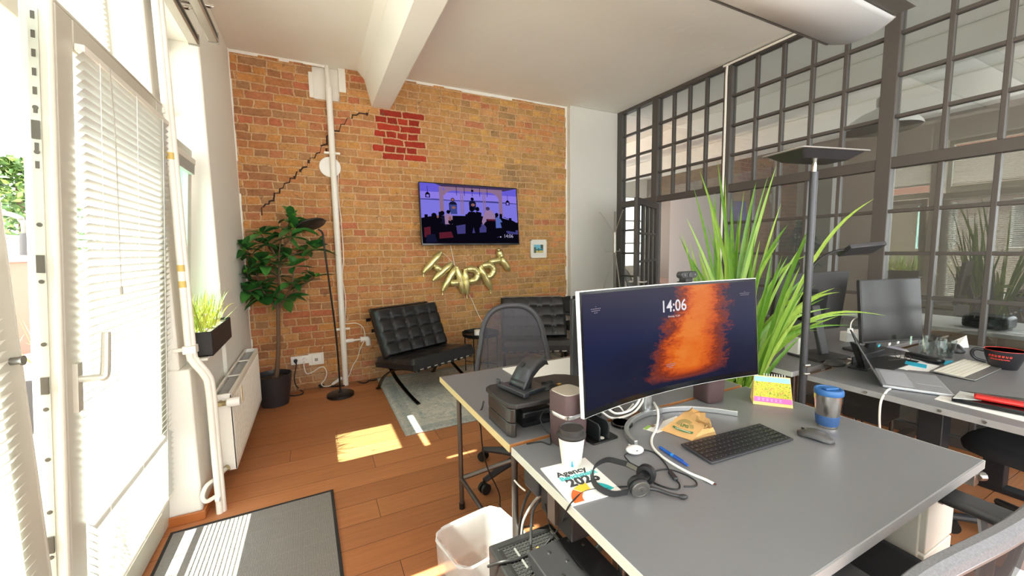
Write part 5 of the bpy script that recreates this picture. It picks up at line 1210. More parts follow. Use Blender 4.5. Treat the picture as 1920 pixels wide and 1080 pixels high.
MB().tube([on_y(1226, 755, 1.12), g(1233, 768, .05), g(1234, 785, .03), g(1230, 805, .012), g(1222, 822, .004), g(1224, 838, .004), g(1240, 855, .004), g(1265, 872, .004), g(1295, 888, .004), g(1322, 899, .004)], .0042, 8, 6).build('cord', cable_white, t)
a, b_ = g(1320, 898, .005), g(1338, 907, .005); MB().bar(a, b_, .010, .006).build('connector', white_plastic, t, bevel=.0025); MB().bar(b_, b_+(b_-a)*.25, .007, .0025).build('metal_tip', chrome, t)
a = g(1231, 803, .006); b_ = g(1243, 782, .012); MB().bar(a, b_, .010, .014).build('cable_clip', M('grey_clip', (120, 118, 128), .5), t, bevel=.003)
# leaflet below the bag
t = thing('leaflet', 'white leaflet with printed green margin half under the paper bag', 'leaflet', g(1240, 800, 0))
qd = [D(1205, 804, .0006), D(1232, 812, .0006), D(1290, 790, .0006), D(1268, 780, .0006)]
MB().slab(qd, .0005, (0, 0, 1)).build('sheet', paper, t, smooth=0)
MB().slab([D(1206, 803, .0009), D(1212, 806, .0009), D(1222, 799, .0009), D(1216, 797, .0009)], .0002, (0, 0, 1)).build('green_print', M('leaf_print', (150, 190, 90), .7), t, smooth=0)
MB().slab([D(1219, 800, .0009), D(1225, 801, .0009), D(1229, 797, .0009), D(1222, 796, .0009)], .0002, (0, 0, 1)).build('brown_print', M('brown_print', (150, 116, 96), .7), t, smooth=0)
# crumpled paper bag
t = thing('paper_bag', 'crumpled brown paper bag printed with green LPG emblem', 'bag', D(1290, 805))
kraft = M('brown_kraft_paper', (206, 162, 104), .8, var=.12, scale=22, bump=.25)
f0, f1, f2, f3 = D(1238, 806, .002), D(1298, 827, .002), D(1322, 797, .050), D(1276, 778, .052)
random.seed(9)
m = MB()
F = [[f0.lerp(f3, v).lerp(f1.lerp(f2, v), u) for v in [i/8 for i in range(9)]] for u in [i/8 for i in range(9)]]
nb = (f1-f0).cross(f3-f0).normalized()
# closed crumpled volume: front sheet and puffed rear
def front(u, v): return f0.lerp(f3, v).lerp(f1.lerp(f2, v), u)
bx0, bx1, bx2, bx3 = D(1300, 790, .002), D(1340, 818, .002), D(1334, 793, .075), D(1300, 766, .070)
def rear(u, v): return bx0.lerp(bx3, v).lerp(bx1.lerp(bx2, v), u)
rn = lambda s_: Vector((random.uniform(-1, 1), random.uniform(-1, 1), random.uniform(-1, 1)))*s_
def wr(p, s_): 
    q = p+rn(s_); q.z = max(q.z, ZD+.0012); return q
N = 8
fv = [[m._v(wr(front(i/N, j/N), .0008 if j < 5 else .0022)) for j in range(N+1)] for i in range(N+1)]
layers = [fv]
for k, (w_, s_) in enumerate(((.35, .006), (.7, .008), (1.0, .006))):
    puff = math.sin(PI*min(w_, .8))*.018
    L_ = []
    for i in range(N+1):
        row = []
        for j in range(N+1):
            p = front(i/N, j/N).lerp(rear(i/N, j/N), w_); 
            if j > 5: p += Vector((0, .004, .012*math.sin(PI*i/N)))
            row.append(m._v(wr(p, s_)))
        L_.append(row)
    layers.append(L_)
for i in range(N):
    for j in range(N): m.face((fv[i][j], fv[i+1][j], fv[i+1][j+1], fv[i][j+1])); b4_ = layers[-1]; m.face((b4_[i][j], b4_[i][j+1], b4_[i+1][j+1], b4_[i+1][j]))
for A, B_ in zip(layers, layers[1:]):
    for i in range(N): m.face((A[i][N], A[i+1][N], B_[i+1][N], B_[i][N])); m.face((A[i+1][0], A[i][0], B_[i][0], B_[i+1][0])); m.face((A[0][i+1], B_[0][i+1], B_[0][i], A[0][i])); m.face((A[N][i], B_[N][i], B_[N][i+1], A[N][i+1]))
m.build('bag', kraft, t, smooth=25)
ux = (f1-f0).normalized(); uy = ((f3-f0)-ux*(f3-f0).dot(ux)).normalized(); uz = ux.cross(uy)
if uz.dot(CAM-f0) < 0: uz = -uz
PMx = Matrix((ux, uy, uz)).transposed().to_4x4(); PMx.translation = front(.50, .50)+uz*.0025
green = M('print_green', (66, 112, 60), .7)
m = MB(PMx)
for r_ in (.020, .0235, .027, .0305): arc(m, r_, r_+.0012, 8, 172)
for i in range(12):
    x = -.036+.006*i; y = -.008-.004*math.sin(PI*i/12); x2 = x+.006; y2 = -.008-.004*math.sin(PI*(i+1)/12); m.quad((x, y-.006, 0), (x2, y2-.006, 0), (x2, y2+.002, 0), (x, y+.002, 0))
m.text('LPG', .0165, Matrix.Translation((0, .0055, 0)), .0003, .0005)
m.build('emblem', green, t, smooth=0)
PB = PMx.copy(); m = MB(PB @ Matrix.Translation((0, -.0125, .0004)))
for i in range(16): x = -.026+.0034*i; m.quad((x, -.001, 0), (x+.0022, -.001, 0), (x+.0022, .0012, 0), (x, .0012, 0))
m.build('banner_marks', paper, t, smooth=0)
# earbud case
q = D(1190, 850); t = thing('earbud_case', 'small white oval earbud case in front of the monitor stand', 'case', q)
MB().sph(q+Vector((0, 0, .0125)), 1, 28, (.0295, .023, .0122), Matrix.Rotation(R(-15), 3, 'Z')).build('shell', M('gloss_white', (244, 243, 238), .18, var=.01), t, smooth=80)
MB().bar(q+Vector((.004, .022, .012)), q+Vector((.006, .034, .013)), .006, .005).build('plug', white_plastic, t, bevel=.001)
# pen
a, b_ = D(1238, 839, .005), D(1290, 873, .005); t = thing('ballpoint_pen', 'blue ballpoint pen lying beside the white cable', 'pen', a.lerp(b_, .5))
blue = M('translucent_blue', (34, 96, 186), .25, var=.05); d = (b_-a)
MB().cyl(a, a+d*.42, .0046, .0052, n=12).build('grip', blue, t); MB().cyl(a+d*.42, a+d*.5, .0055, n=12).build('band', M('bright_blue', (40, 140, 224), .3), t); MB().cyl(a+d*.5, a+d*.93, .005, .0046, n=12).build('barrel', M('deep_blue', (52, 92, 178), .3), t); MB().cyl(a-d*.05, a, .0015, .0042, n=10).build('tip', blue, t); MB().bar(a+d*.52+Vector((0, 0, .006)), a+d*.85+Vector((0, 0, .0065)), .003, .0015).cyl(a+d*.93, a+d*1.0, .003, n=8).build('clip', blue, t)
# keyboard
k1, k2, k3, k4 = D(1278, 838), D(1425, 799), D(1487, 827), D(1331, 873)
kx = (k2-k1).normalized(); KW = (k2-k1).length*.5+(k3-k4).length*.5; ky = Vector((0, 0, 1)).cross(kx); KH = .5*((k1-k4).length+(k2-k3).length)
kc = (k1+k2+k3+k4)/4; rz = math.atan2(kx.y, kx.x)
def keyboard(loc, rz, W_, H_, label, body_m, key_m, cols, numpad, z0=.0005, margin=.006, kb=.0):
    t = thing('keyboard', label, 'keyboard', loc, rz)
    KM = Matrix.Rotation(R(2.2), 4, 'X')
    MB(KM).b(-W_/2, W_/2, -H_/2, H_/2, z0+.004, z0+.010).build('body', body_m, t, local=True, bevel=.002)
    MB().b(-W_/2+.02, W_/2-.02, H_/2-.03, H_/2-.018, z0, z0+.008).b(-W_/2+.02, W_/2-.02, -H_/2+.012, -H_/2+.02, z0, z0+.006).build('feet', black_plastic, t, local=True)
    m = MB(KM); rows = 6; rh = (H_-2*margin-kb)/rows; x0 = -W_/2+margin; wx = W_-2*margin; mn = wx*.78 if numpad else wx
    for r_ in range(rows):
        y = H_/2-margin-rh*(r_+.5); yh = rh*.42 if r_ else rh*.34
        offs = [1.0]*cols
        if r_ == rows-1: offs = [1.3, 1.2, 1.2, 5.2, 1.2, 1.2, 1.3, 1, 1]
        elif r_ in (2, 3): offs = [1.4]+[1]*(cols-3)+[1.6]
        elif r_ == 4: offs = [1.8]+[1]*(cols-4)+[2.2]
        s_ = sum(offs); x = x0
        for o in offs:
            w_ = mn*o/s_; m.b(x+.0009, x+w_-.0009, y-yh, y+yh, z0+.0099, z0+.0122); x += w_
        if numpad:
            for c_ in range(4): w_ = wx*.2/4; xx = x0+wx*.8+w_*c_; m.b(xx+.0009, xx+w_-.0009, y-yh, y+yh, z0+.0099, z0+.0122)
    m.build('keys', key_m, t, local=True, smooth=0)
    return t, KM
kt, KM = keyboard((kc.x, kc.y, ZD), rz, KW, KH, 'dark grey full size keyboard in the middle of the foreground desk', M('keyboard_body', (58, 58, 62), .45), M('keyboard_key', (34, 34, 37), .4, var=.05), 15, True)
m = MB(KM); random.seed(2)
for r_ in range(6):
    for c_ in range(18): m.b(-KW/2+.014+c_*KW*.053, -KW/2+.0165+c_*KW*.053, KH/2-.016-r_*.019, KH/2-.0135-r_*.019, .0127, .0129)
m.build('key_legends', M('legend_grey', (150, 150, 152), .6), kt, local=True, smooth=0)
# mouse
a, b_ = D(1494, 812), D(1566, 833); t = thing('mouse', 'dark grey arched computer mouse on the foreground desk', 'mouse', a.lerp(b_, .5), math.atan2((b_-a).y, (b_-a).x))
m = MB(); L = (b_-a).length*1.0; w_ = .058
rows = []
for i in range(15):
    u = i/14; x = -L/2+L*u; h = .004+.020*math.sin(PI*min(1, u*.85+.08))**.8; wd = w_/2*(1-abs(2*u-1)**4)**.5+.001; zb = .0008+.006*math.sin(PI*u)
    rows.append([m._v((x, -wd, zb+.002)), m._v((x, -wd*.95, zb+h*.55)), m._v((x, -wd*.6, zb+h*.92)), m._v((x, 0, zb+h)), m._v((x, wd*.6, zb+h*.92)), m._v((x, wd*.95, zb+h*.55)), m._v((x, wd, zb+.002)), m._v((x, 0, zb))])
for p, q in zip(rows, rows[1:]):
    for j in range(8): m.face((p[j], p[(j+1) % 8], q[(j+1) % 8], q[j]))
m.face(rows[0][::-1]); m.face(rows[-1]); m.build('shell', M('mouse_grey', (74, 72, 72), .4), t, local=True, smooth=60)
MB().b(-L*.3, -L*.22, -.004, .004, .024, .0265).build('wheel', steel, t, local=True, bevel=.001); MB().b(-L/2+.012, -L*.1, -.0008, .0008, .02, .0262).build('button_split', black_plastic, t, local=True)
# tumbler
q = D(1550, 799); t = thing('travel_tumbler', 'stainless steel travel tumbler with blue lid and blue base', 'tumbler', q)
tb = M('tumbler_blue', (44, 98, 158), .5); 
MB().lathe([(0, .0005), (.031, .0005), (.032, .004), (.0325, .009)], q, 36).build('foot', chrome, t)
MB().lathe([(.0325, .009), (.034, .012), (.0368, .045), (.0362, .046)], q, 36).build('blue_base', M('matt_blue', (52, 86, 134), .7), t)
MB().lathe([(.0352, .044), (.036, .047), (.0395, .085), (.0425, .108), (.0425, .128), (.0415, .129)], q, 40).build('steel_body', M('brushed_body', (196, 192, 186), .24, 1, var=.06), t)
MB().lathe([(.0432, .122), (.0442, .124), (.0442, .136), (.041, .142), (.036, .1425), (.034, .139), (0, .139)], q, 36).build('lid', tb, t); MB().box(q+Vector((.0, -.004, .143)), (.05, .022, .008), R(-20)).build('lid_tab', tb, t, bevel=.003); MB().box(q+Vector((.004, .008, .1415)), (.03, .008, .004), R(-20)).build('sip_slot', M('dark_slot', (30, 40, 56), .5), t)
# desk calendar
ca, cb_ = D(1412, 757), D(1487, 766); t = thing('desk_calendar', 'spiral desk calendar with flower meadow picture on yellow card', 'calendar', ca.lerp(cb_, .5))
ex = (cb_-ca).normalized(); back = Vector((0, 0, 1)).cross(ex); 
if back.dot(CAM-ca) > 0: back = -back
cw = (cb_-ca).length; hh = .112; top = back*.040+Vector((0, 0, hh)); yel = M('yellow_card', (240, 214, 132), .7)
B0, B1 = ca+Vector((0, 0, .0008)), cb_+Vector((0, 0, .0008)); T0, T1 = B0+ex*.004+top, B1-ex*.006+top
MB().slab([B0, B1, T1, T0], .0015).slab([B0+back*.08, B1+back*.08, T1, T0], .0015).slab([B0, B1, B1+back*.08, B0+back*.08], .001, (0, 0, 1)).build('card_stand', yel, t, smooth=0)
nrm_ = ex.cross(top.normalized()); 
if nrm_.dot(CAM-B0) < 0: nrm_ = -nrm_
def cface(u, v, o=.0022): return (B0.lerp(T0, v)).lerp(B1.lerp(T1, v), u)+nrm_*o
def cpanel(nm, v0, v1, mt, u0=.02, u1=.985, o=.0025): MB().slab([cface(u0, v0, o), cface(u1, v0, o), cface(u1, v1, o), cface(u0, v1, o)], .0012, nrm_).build(nm, mt, t, smooth=0)
def meadow():
    q = NT('meadow_print'); n = q.noise(95, 4, .8, q.pos()); n2 = q.noise(40, 2, .5, q.pos())
    c = q.ramp(n.outputs['Fac'], [(.32, (70, 110, 40)), (.42, (150, 170, 46)), (.5, (236, 212, 60)), (.57, (160, 176, 60)), (.63, (214, 90, 60)), (.7, (244, 234, 150))])
    c = q.mix(q.math('MULTIPLY', n2.outputs['Fac'], .12), c, lin((150, 176, 70))); return q.end(q.bsdf(c, .6))
cpanel('meadow_picture', .27, .80, meadow()); cpanel('sky_picture', .79, .97, M('calendar_sky', (150, 206, 230), .6, var=.1, scale=200), o=.0024); cpanel('pink_date_strip', .10, .28, M('calendar_pink', (230, 112, 186), .6), o=.0024)
m = MB()
for k in range(6):
    u = .12+.11*k
    for v in (.15, .20): m.slab([cface(u, v, .004), cface(u+.05, v, .004), cface(u+.05, v+.02, .004), cface(u, v+.02, .004)], .0004, nrm_)
m.build('date_marks', M('pale_pink_marks', (250, 196, 226), .6), t, smooth=0)
m = MB()
for k in range(9): 
    c = cface(.26+.07*k+.02, 1.0, 0)-ex*.0; m.tube([c+(-back*.0+Vector((0, 0, .004)))+Vector((0, 0, 1))*.006*math.cos(a)+nrm_*.006*math.sin(a)+ex*.0012*a/PI for a in [2*PI*i/12*.95 for i in range(13)]], .0012, 6)
m.build('spiral_binding', M('white_wire', (240, 238, 230), .4), t)
# ================================================================== headset
t = thing('headset', 'black headset with boom microphone lying on the desk over the brochure', 'headset', D(1190, 910))
hb = M('headset_black', (42, 42, 44), .4); hz = lambda px, py, z: D(px, py, z)
band = [hz(1160, 866, .03), hz(1138, 862, .034), hz(1118, 872, .034), hz(1110, 888, .032), hz(1114, 905, .026), hz(1128, 918, .018), hz(1150, 926, .012), hz(1178, 922, .016)]
MB().strip([hz(1208, 886, .03)]+[hz(1180, 872, .03)]+band, .017, .003, (.3, -.2, 1), 5).build('headband', hb, t, smooth=50)
MB().strip([hz(1120, 869, .0345), hz(1128, 864, .0345), hz(1137, 861.5, .0345)], .012, .0012, (.3, -.2, 1), 3).build('size_label', M('beige_label', (214, 196, 158), .6), MB and t)
MB().strip([hz(1176, 870, .031), hz(1190, 877, .031), hz(1202, 884, .03)], .012, .005, (.3, -.2, 1), 3).build('slider', steel, t)
def ear(c, ax, r, nm):
    m = frame(Vector((0, 0, 0)), ax); m3 = m.to_3x3()
    e = MB().lathe([(0, -.012), (r*.9, -.012), (r, -.008), (r, -.003), (r*.94, .0)], c, 28, m3).build(nm, hb, t, smooth=50)
    MB().lathe([(r*.8, .0), (r*1.02, .002), (r*1.06, .008), (r*.98, .014), (r*.6, .015), (r*.5, .010), (0, .009)], c, 28, m3).build('cushion', M('soft_leatherette', (26, 26, 28), .4), e, smooth=60)
    return e, m3
c1 = hz(1197, 911, .027); e1, m3 = ear(c1, Vector((.25, .9, .25)), .0265, 'left_earcup')
MB().lathe([(.026, -.0125), (.0255, -.016), (.02, -.0165), (.0195, -.0155), (.012, -.0155), (.0115, -.0165), (.005, -.0168), (0, -.0165)], c1, 28, m3).build('silver_cap', M('headset_silver', (128, 126, 122), .3, .7), e1)
arc_ = MB(T(*c1) @ m3.to_4x4() @ Matrix.Translation((0, 0, -.0172))); arc(arc_, .0025, .0036, 0, 300); arc_.build('round_emblem', black_plastic, e1, smooth=0)
c2 = hz(1212, 888, .030); e2, _m = ear(c2, Vector((-.8, -.5, .1)), .025, 'right_earcup')
MB().tube([c1+Vector((.016, -.012, -.004)), hz(1232, 918, .018), hz(1255, 926, .012), hz(1278, 931, .009)], [.006, .0055, .005, .0045], 8, 5).sph(hz(1281, 931.5, .0085), 1, 12, (.013, .007, .0065), Matrix.Rotation(R(-25), 3, 'Z')).build('microphone_boom', hb, t, smooth=60)
MB().bar(hz(1256, 884, .008), hz(1268, 899, .008), .014, .01).build('inline_control', hb, t, bevel=.003)
g2 = lambda a, b_: D(a, b_, .0022)
MB().tube([hz(1178, 912, .012), g2(1160, 913), g2(1135, 917), g2(1110, 918), g2(1090, 925), D(1074, 940, .004), D(1063, 956, -.02), on_z(1050, 985, .55), on_z(1040, 1000, .5), on_z(1015, 1030, .46), on_z(985, 1075, .44)], .0022, 6, 6).tube([hz(1196, 845, .02), g2(1172, 852), g2(1178, 864), g2(1192, 876), g2(1200, 884)], .0016, 6, 5).tube([g2(1200, 842), g2(1225, 848), g2(1245, 866), D(1257, 886, .006), D(1266, 898, .006), g2(1274, 908), g2(1272, 917), g2(1255, 916), g2(1232, 908), g2(1222, 902)], .0022, 6, 6).tube([g2(1222, 884), g2(1252, 880), g2(1285, 890), g2(1304, 902), g2(1304, 911), g2(1282, 912)], .002, 6, 6).build('cord', cable_black, t)
# ================================================================== under the desk: computer, external box, cables, waste bin
t = thing('computer_tower', 'black computer tower with mesh top panel on the floor beside the waste bin', 'computer', (.575, .87, 0))
bx0, bx1, by0, by1, bz = .455, .695, .62, 1.125, .42
MB().b(bx0, bx1, by0, by1, .012, bz).build('case', M('case_black', (34, 33, 33), .35, .2), t, bevel=.006)
for x in (.48, .67):
    for y in (.66, 1.08): MB().cyl((x, y, 0), (x, y, .014), .016, n=10).build('foot', black_plastic, t)
fm = MB(); x0, x1, y0, y1 = .485, .67, .70, 1.085
fm.b(x0-.012, x1+.012, y0-.012, y0, bz, bz+.005).b(x0-.012, x1+.012, y1, y1+.012, bz, bz+.005).b(x0-.012, x0, y0, y1, bz, bz+.005).b(x1, x1+.012, y0, y1, bz, bz+.005); fm.build('vent_frame', black_metal, t, bevel=.002)
MB().b(x0, x1, y0, y1, bz+.0002, bz+.001).build('dark_interior', M('dark_interior', (10, 10, 10), .8), t, smooth=0)
hx_ = MB(); p_ = .0125
for i in range(int((x1-x0)/p_)+1):
    xx = x0+i*p_; hx_.b(xx-.0014, xx+.0014, y0, y1, bz+.002, bz+.0035)
for j in range(int((y1-y0)/p_)+1): yy = y0+j*p_; hx_.b(x0, x1, yy-.0014, yy+.0014, bz+.002, bz+.0035)
hx_.build('mesh_panel', M('mesh_panel_grey', (96, 94, 92), .3, .8), t, smooth=0)
MB().b(.52, .526, .98, 1.07, bz+.003, bz+.006).b(.664, .672, .76, 1.08, bz+.005, bz+.009).build('bright_strip', M('strip_silver', (180, 178, 174), .3, .8), t)
f_ = MB()
for k in range(10): a = 2*PI*k/10; f_.bar((.60+.01*math.cos(a), 1.0+.01*math.sin(a), bz+.0015), (.60+.045*math.cos(a+.5), 1.0+.045*math.sin(a+.5), bz+.0015), .008, .001)
f_.build('fan_blades', M('amber_fan', (168, 120, 50), .4), t)
t = thing('drive_enclosure', 'flat black metal box lying on top of the computer tower', 'computer', (.62, .85, .43))
MB().b(.525, .718, .70, .985, .431, .475).build('case', M('satin_black', (30, 29, 30), .4), t, bevel=.004)
sc_ = MB()
for x, y in ((.58, .95), (.66, .965), (.61, .90), (.57, .86), (.69, .93)): sc_.cyl((x, y, .475), (x, y, .478), .005, n=10)
sc_.build('screws', steel, t); MB().b(.70, .72, .74, .76, .445, .46).build('port', steel, t)
t = thing('subwoofer', 'black box with glossy rounded edge standing under the foreground desk', 'subwoofer', (.93, .86, 0))
MB().b(.85, 1.02, .72, 1.0, .01, .43).build('body', black_plastic, t, bevel=.02, seg=3); MB().b(.87, 1.0, .74, .98, 0, .012).build('base', black_plastic, t)
q = lambda a, b_, z: on_z(a, b_, z)
random.seed(4)
for k, (pts, r_, mt, lb) in enumerate([
 ([on_y(1003, 905, 1.09), on_y(986, 935, 1.12), on_y(978, 965, 1.15), on_y(974, 1000, 1.18), on_y(972, 1040, 1.18)], .005, cable_black, 'thick grey black cable hanging leftmost below the desk edge'),
 ([on_y(1016, 925, 1.06), on_y(998, 945, 1.10), on_y(982, 975, 1.13), on_y(978, 1004, 1.14), on_y(976, 1040, 1.14)], .0045, M('grey_cable', (150, 146, 140), .5), 'pale grey cable arching under the cable tray'),
 ([on_y(1015, 935, 1.05), on_y(1000, 955, 1.05), on_y(996, 985, 1.04), on_y(995, 1020, 1.0), on_z(994, 1036, .43), on_z(970, 1048, .43), on_z(940, 1054, .43), on_z(915, 1062, .40)], .0045, cable_black, 'black cable running down and across the mesh top of the computer'),
 ([on_y(1012, 930, 1.08), on_y(992, 950, 1.12), on_y(982, 980, 1.14), on_y(980, 1006, 1.14)], .003, cable_black, 'thin black cable behind the grey cable below the desk'),
 ([D(907, 752, .03), D(905, 766, .004)+Vector((-.004, 0, 0)), on_z(900, 778, .70)+Vector((-.01, .0, 0)), on_z(901, 800, .62), on_z(905, 840, .45), on_z(915, 880, .3), on_z(936, 925, .12), on_z(938, 960, .03), on_z(948, 982, .006), on_z(975, 988, .006), on_z(1000, 985, .006)], .0035, cable_black, 'thin black cable hanging over the yellow desk edge to the floor'),
 ([on_y(1022, 945, 1.0), on_y(1030, 985, .98), on_y(1033, 992, .9), on_y(1040, 1000, .85)], .002, cable_black, 'thin wire drop under the middle of the foreground desk'),
 ([on_y(1112, 990, .88), on_y(1116, 1003, .88), on_y(1124, 1018, .88)], .005, cable_white, 'short white cable by the subwoofer under the desk'),
 ([on_y(985, 920, 1.14), on_y(975, 912, 1.16), on_y(964, 900, 1.18)], .003, cable_white, 'short pale cable end near the desk leg')]):
    tag(MB().tube(pts, r_, 7, 6).build('cable', mt, base=pts[0]), lb, 'cable', 'cables below the desks')
for k, (pts, m_) in enumerate([([(.80, 1.11, ZD+.004), (.72, 1.15, ZD+.004), (.695, 1.19, ZD+.05), (.71, 1.175, ZD+.09), (.735, 1.16, ZD+.05), (.70, 1.13, ZD+.02), (.68, 1.10, ZD+.003), (.66, 1.13, ZD+.003), (.61, 1.14, ZD+.003)], cable_black)]):
    tag(MB().tube(pts, .0024, 7, 6).tube([(.70, 1.12, ZD+.003), (.715, 1.155, ZD+.06), (.745, 1.15, ZD+.03), (.72, 1.11, ZD+.003)], .002, 7, 6).build('speaker_wire', m_, base=pts[0]), 'thin black wires looping beside the left desk speaker', 'cable')
# waste bin
wc = Vector((.505, 1.325, 0)); t = thing('waste_bin', 'translucent waste bin lined with a thin white plastic bag', 'bin', wc, R(10))
def rr_ring(w_, h_, r_, z): return [(x, y, z) for x, y in rrect(w_, h_, r_, 6)]
bin_m = see('frosted_bin_plastic', (232, 230, 228), .22, .3, translucent=.4); bag_m = see('thin_white_liner', (246, 246, 246), .30, .25, translucent=.5)
def loft(m, secs, jit=0):
    rs = []
    for w_, h_, r_, z in secs: rs.append([m._v((x*(1+random.uniform(-jit, jit)), y*(1+random.uniform(-jit, jit)), z+random.uniform(-jit, jit)*.12)) for x, y, _ in rr_ring(w_, h_, r_, z)])
    for a, b_ in zip(rs, rs[1:]):
        for i in range(len(a)): m.face((a[i], a[(i+1) % len(a)], b_[(i+1) % len(a)], b_[i]))
    return rs
m = MB(); rs = loft(m, [(.19, .15, .03, .003), (.2, .16, .035, .01), (.265, .215, .05, .295), (.28, .23, .055, .30), (.28, .23, .055, .307)]); m.face(rs[0][::-1]); m.build('bin_body', bin_m, t, local=True, smooth=50, nrm=False)
m = MB(); rs = loft(m, [(.195, .155, .03, .02), (.225, .18, .04, .1), (.245, .195, .045, .2), (.262, .212, .05, .30), (.284, .234, .056, .312), (.296, .246, .06, .30), (.292, .242, .06, .25), (.285, .236, .055, .19), (.27, .226, .05, .15)], .012); m.face(rs[0]); m.build('bag_liner', bag_m, t, local=True, smooth=50, nrm=False)
m = MB(); pts = rr_ring(.292, .242, .06, .306); m.tube(pts, [.004+.0025*math.sin(i*2.1) for i in range(len(pts))], 7, 2, closed=True); m.build('rolled_rim', see('liner_rim', (240, 240, 240), .85, .35, translucent=.4), t, local=True)
# ================================================================== tall grass plant in the aisle
pp_ = Vector((1.99, 1.34, 0)); t = thing('potted_grass_plant', 'tall potted plant of long upright green blades behind the big monitor', 'plant', pp_)
MB().lathe([(.11, 0), (.12, .005), (.165, .58), (.168, .60), (.158, .602), (.152, .58), (.15, .54), (0, .54)], pp_, 36).build('pot', M('black_tall_pot', (40, 40, 42), .45), t); MB().lathe([(.151, .545), (.08, .56), (0, .563)], pp_, 20).build('soil', M('dark_soil'), t)
dep = (pp_-CAM).dot(_F)
random.seed(21)
tipspx = [(1345, 302, 0), (1312, 320, 1), (1455, 312, 1), (1440, 330, 0), (1272, 440, 0), (1287, 408, 1), (1292, 480, 0), (1395, 358, 1), (1418, 340, 0), (1372, 372, 0), (1478, 420, 0), (1463, 450, 1), (1477, 480, 0), (1640, 372, 2), (1662, 592, 2), (1610, 590, 1), (1575, 548, 2), (1565, 540, 2), (1556, 578, 1), (1573, 592, 1), (1505, 458, 1), (1518, 478, 1), (1515, 515, 0), (1330, 380, 1), (1360, 330, 2), (1325, 420, 0), (1300, 350, 0), (1408, 410, 1), (1385, 400, 0), (1430, 390, 2), (1350, 420, 1), (1492, 540, 1), (1280, 520, 0), (1310, 470, 2), (1448, 470, 0), (1425, 450, 1), (1340, 360, 0), (1500, 500, 1), (1465, 380, 2), (1545, 560, 0), (1530, 535, 1), (1520, 580, 2), (1590, 610, 0), (1500, 560, 0), (1482, 575, 1), (1535, 620, 1), (1470, 600, 2), (1555, 600, 2)]
gl = MB()
def longblade(p, tip, w, mi, bend):
    d = tip-p; L = d.length; vd = (CAM-p).normalized()
    side = d.normalized().cross(vd); rl = random.uniform(-.7, .7); side = (Matrix.Rotation(rl, 3, d.normalized()) @ side).normalized(); nn = side.cross(d).normalized(); rows = []
    out = Vector((d.x, d.y, 0)); S = 12; gl.mi = mi
    for i in range(S+1):
        s_ = i/S; c = p+d*s_+Vector((0, 0, 1))*bend*math.sin(PI*s_)*L; ww = w*(.55+.65*math.sin(PI*min(1, s_*1.1)*.55))*(1-s_**3.0)+.0006
        rows.append((gl._v(c-side*ww/2+nn*ww*.14), gl._v(c), gl._v(c+side*ww/2+nn*ww*.14)))
    for a, b_ in zip(rows, rows[1:]): gl.face((a[0], a[1], b_[1], b_[0])); gl.face((a[1], a[2], b_[2], b_[1]))
for px, py, mi in tipspx:
    dp = dep+random.uniform(-.13, .13)
    if px > 1540: dp = dep+random.uniform(-.10, .0)
    tip = on_depth(px, py, dp); a = random.uniform(0, 2*PI); p = pp_+Vector((.085*math.cos(a), .085*math.sin(a), .55))
    horiz = math.hypot(tip.x-p.x, tip.y-p.y); longblade(p, tip, random.uniform(.016, .026), mi, .02+.16*min(1, horiz/.6)*random.uniform(.5, 1.2))
for k in range(26):
    a = random.uniform(0, 2*PI); p = pp_+Vector((.08*math.cos(a), .08*math.sin(a), .55)); longblade(p, pp_+Vector((.3*math.cos(a), .3*math.sin(a), random.uniform(.9, 1.5))), random.uniform(.015, .024), random.choice((0, 1, 2)), .08)
def gleaf(nm, a, b_):
    q_ = NT(nm); n = q_.noise(3, 2, .5, q_.vmul(q_.obj(), (26, 26, 3))); c = q_.mix(n.outputs['Fac'], lin(a), lin(b_)); b1 = q_.bsdf(c, .38); tl = q_.n('ShaderNodeBsdfTranslucent'); q_.put(tl.inputs[0], c); mx = q_.n('ShaderNodeMixShader'); mx.inputs[0].default_value = .3
    q_.t.links.new(b1, mx.inputs[1]); q_.t.links.new(tl.outputs[0], mx.inputs[2]); return q_.end(mx.outputs[0])
gl.build('blades', [gleaf('blade_green', (64, 118, 34), (126, 172, 54)), gleaf('blade_bright', (104, 154, 40), (168, 200, 84)), gleaf('blade_pale', (120, 168, 52), (190, 212, 100))], t, smooth=50, nrm=False)
# ================================================================== torchiere lamp with reading arm
lx, ly = 2.0, 1.012; t = thing('floor_lamp', 'tall grey uplighter floor lamp with flat rectangular head and reading arm', 'lamp', (lx, ly, 0)); gm = M('lamp_grey', (66, 66, 70), .35, .4)
MB().prism(rrect(.27, .22, .02), .0, .018, T(lx, ly, 0)).build('base', gm, t, bevel=.003)
MB().cyl((lx, ly, .018), (lx, ly, 1.70), .0155, n=16).build('pole', gm, t)
MB().cyl((lx, ly, 1.70), (lx, ly, 1.745), .010, n=12).build('chrome_neck', chrome, t)
hz_ = T(lx+.0, ly, 1.745, R(-12))
MB(hz_).prism(rrect(.37, .20, .01), .03, .036).build('top_plate', M('lamp_head_grey', (150, 148, 146), .4, .3), t, bevel=.002)
m = MB(hz_); a = [m._v((x, y, .0)) for x, y in rrect(.25, .11, .01)]; b_ = [m._v((x, y, .03)) for x, y in rrect(.34, .18, .01)]
for i in range(len(a)): m.face((a[i], a[(i+1) % len(a)], b_[(i+1) % len(a)], b_[i]))
m.face(a[::-1]); m.face(b_); m.build('lower_shade', gm, t, smooth=20)
r0 = Vector((lx+.012, ly, 1.24)); hd_ = on_depth(1612, 468, (Vector((lx, ly, 1.3))-CAM).dot(_F)+.02)
MB().tube([r0, r0+Vector((.02, -.01, .06)), r0.lerp(hd_, .45)+Vector((0, 0, .055)), hd_+Vector((-.06, .02, .0)), hd_], .0055, 8, 6).build('reading_arm', black_metal, t)
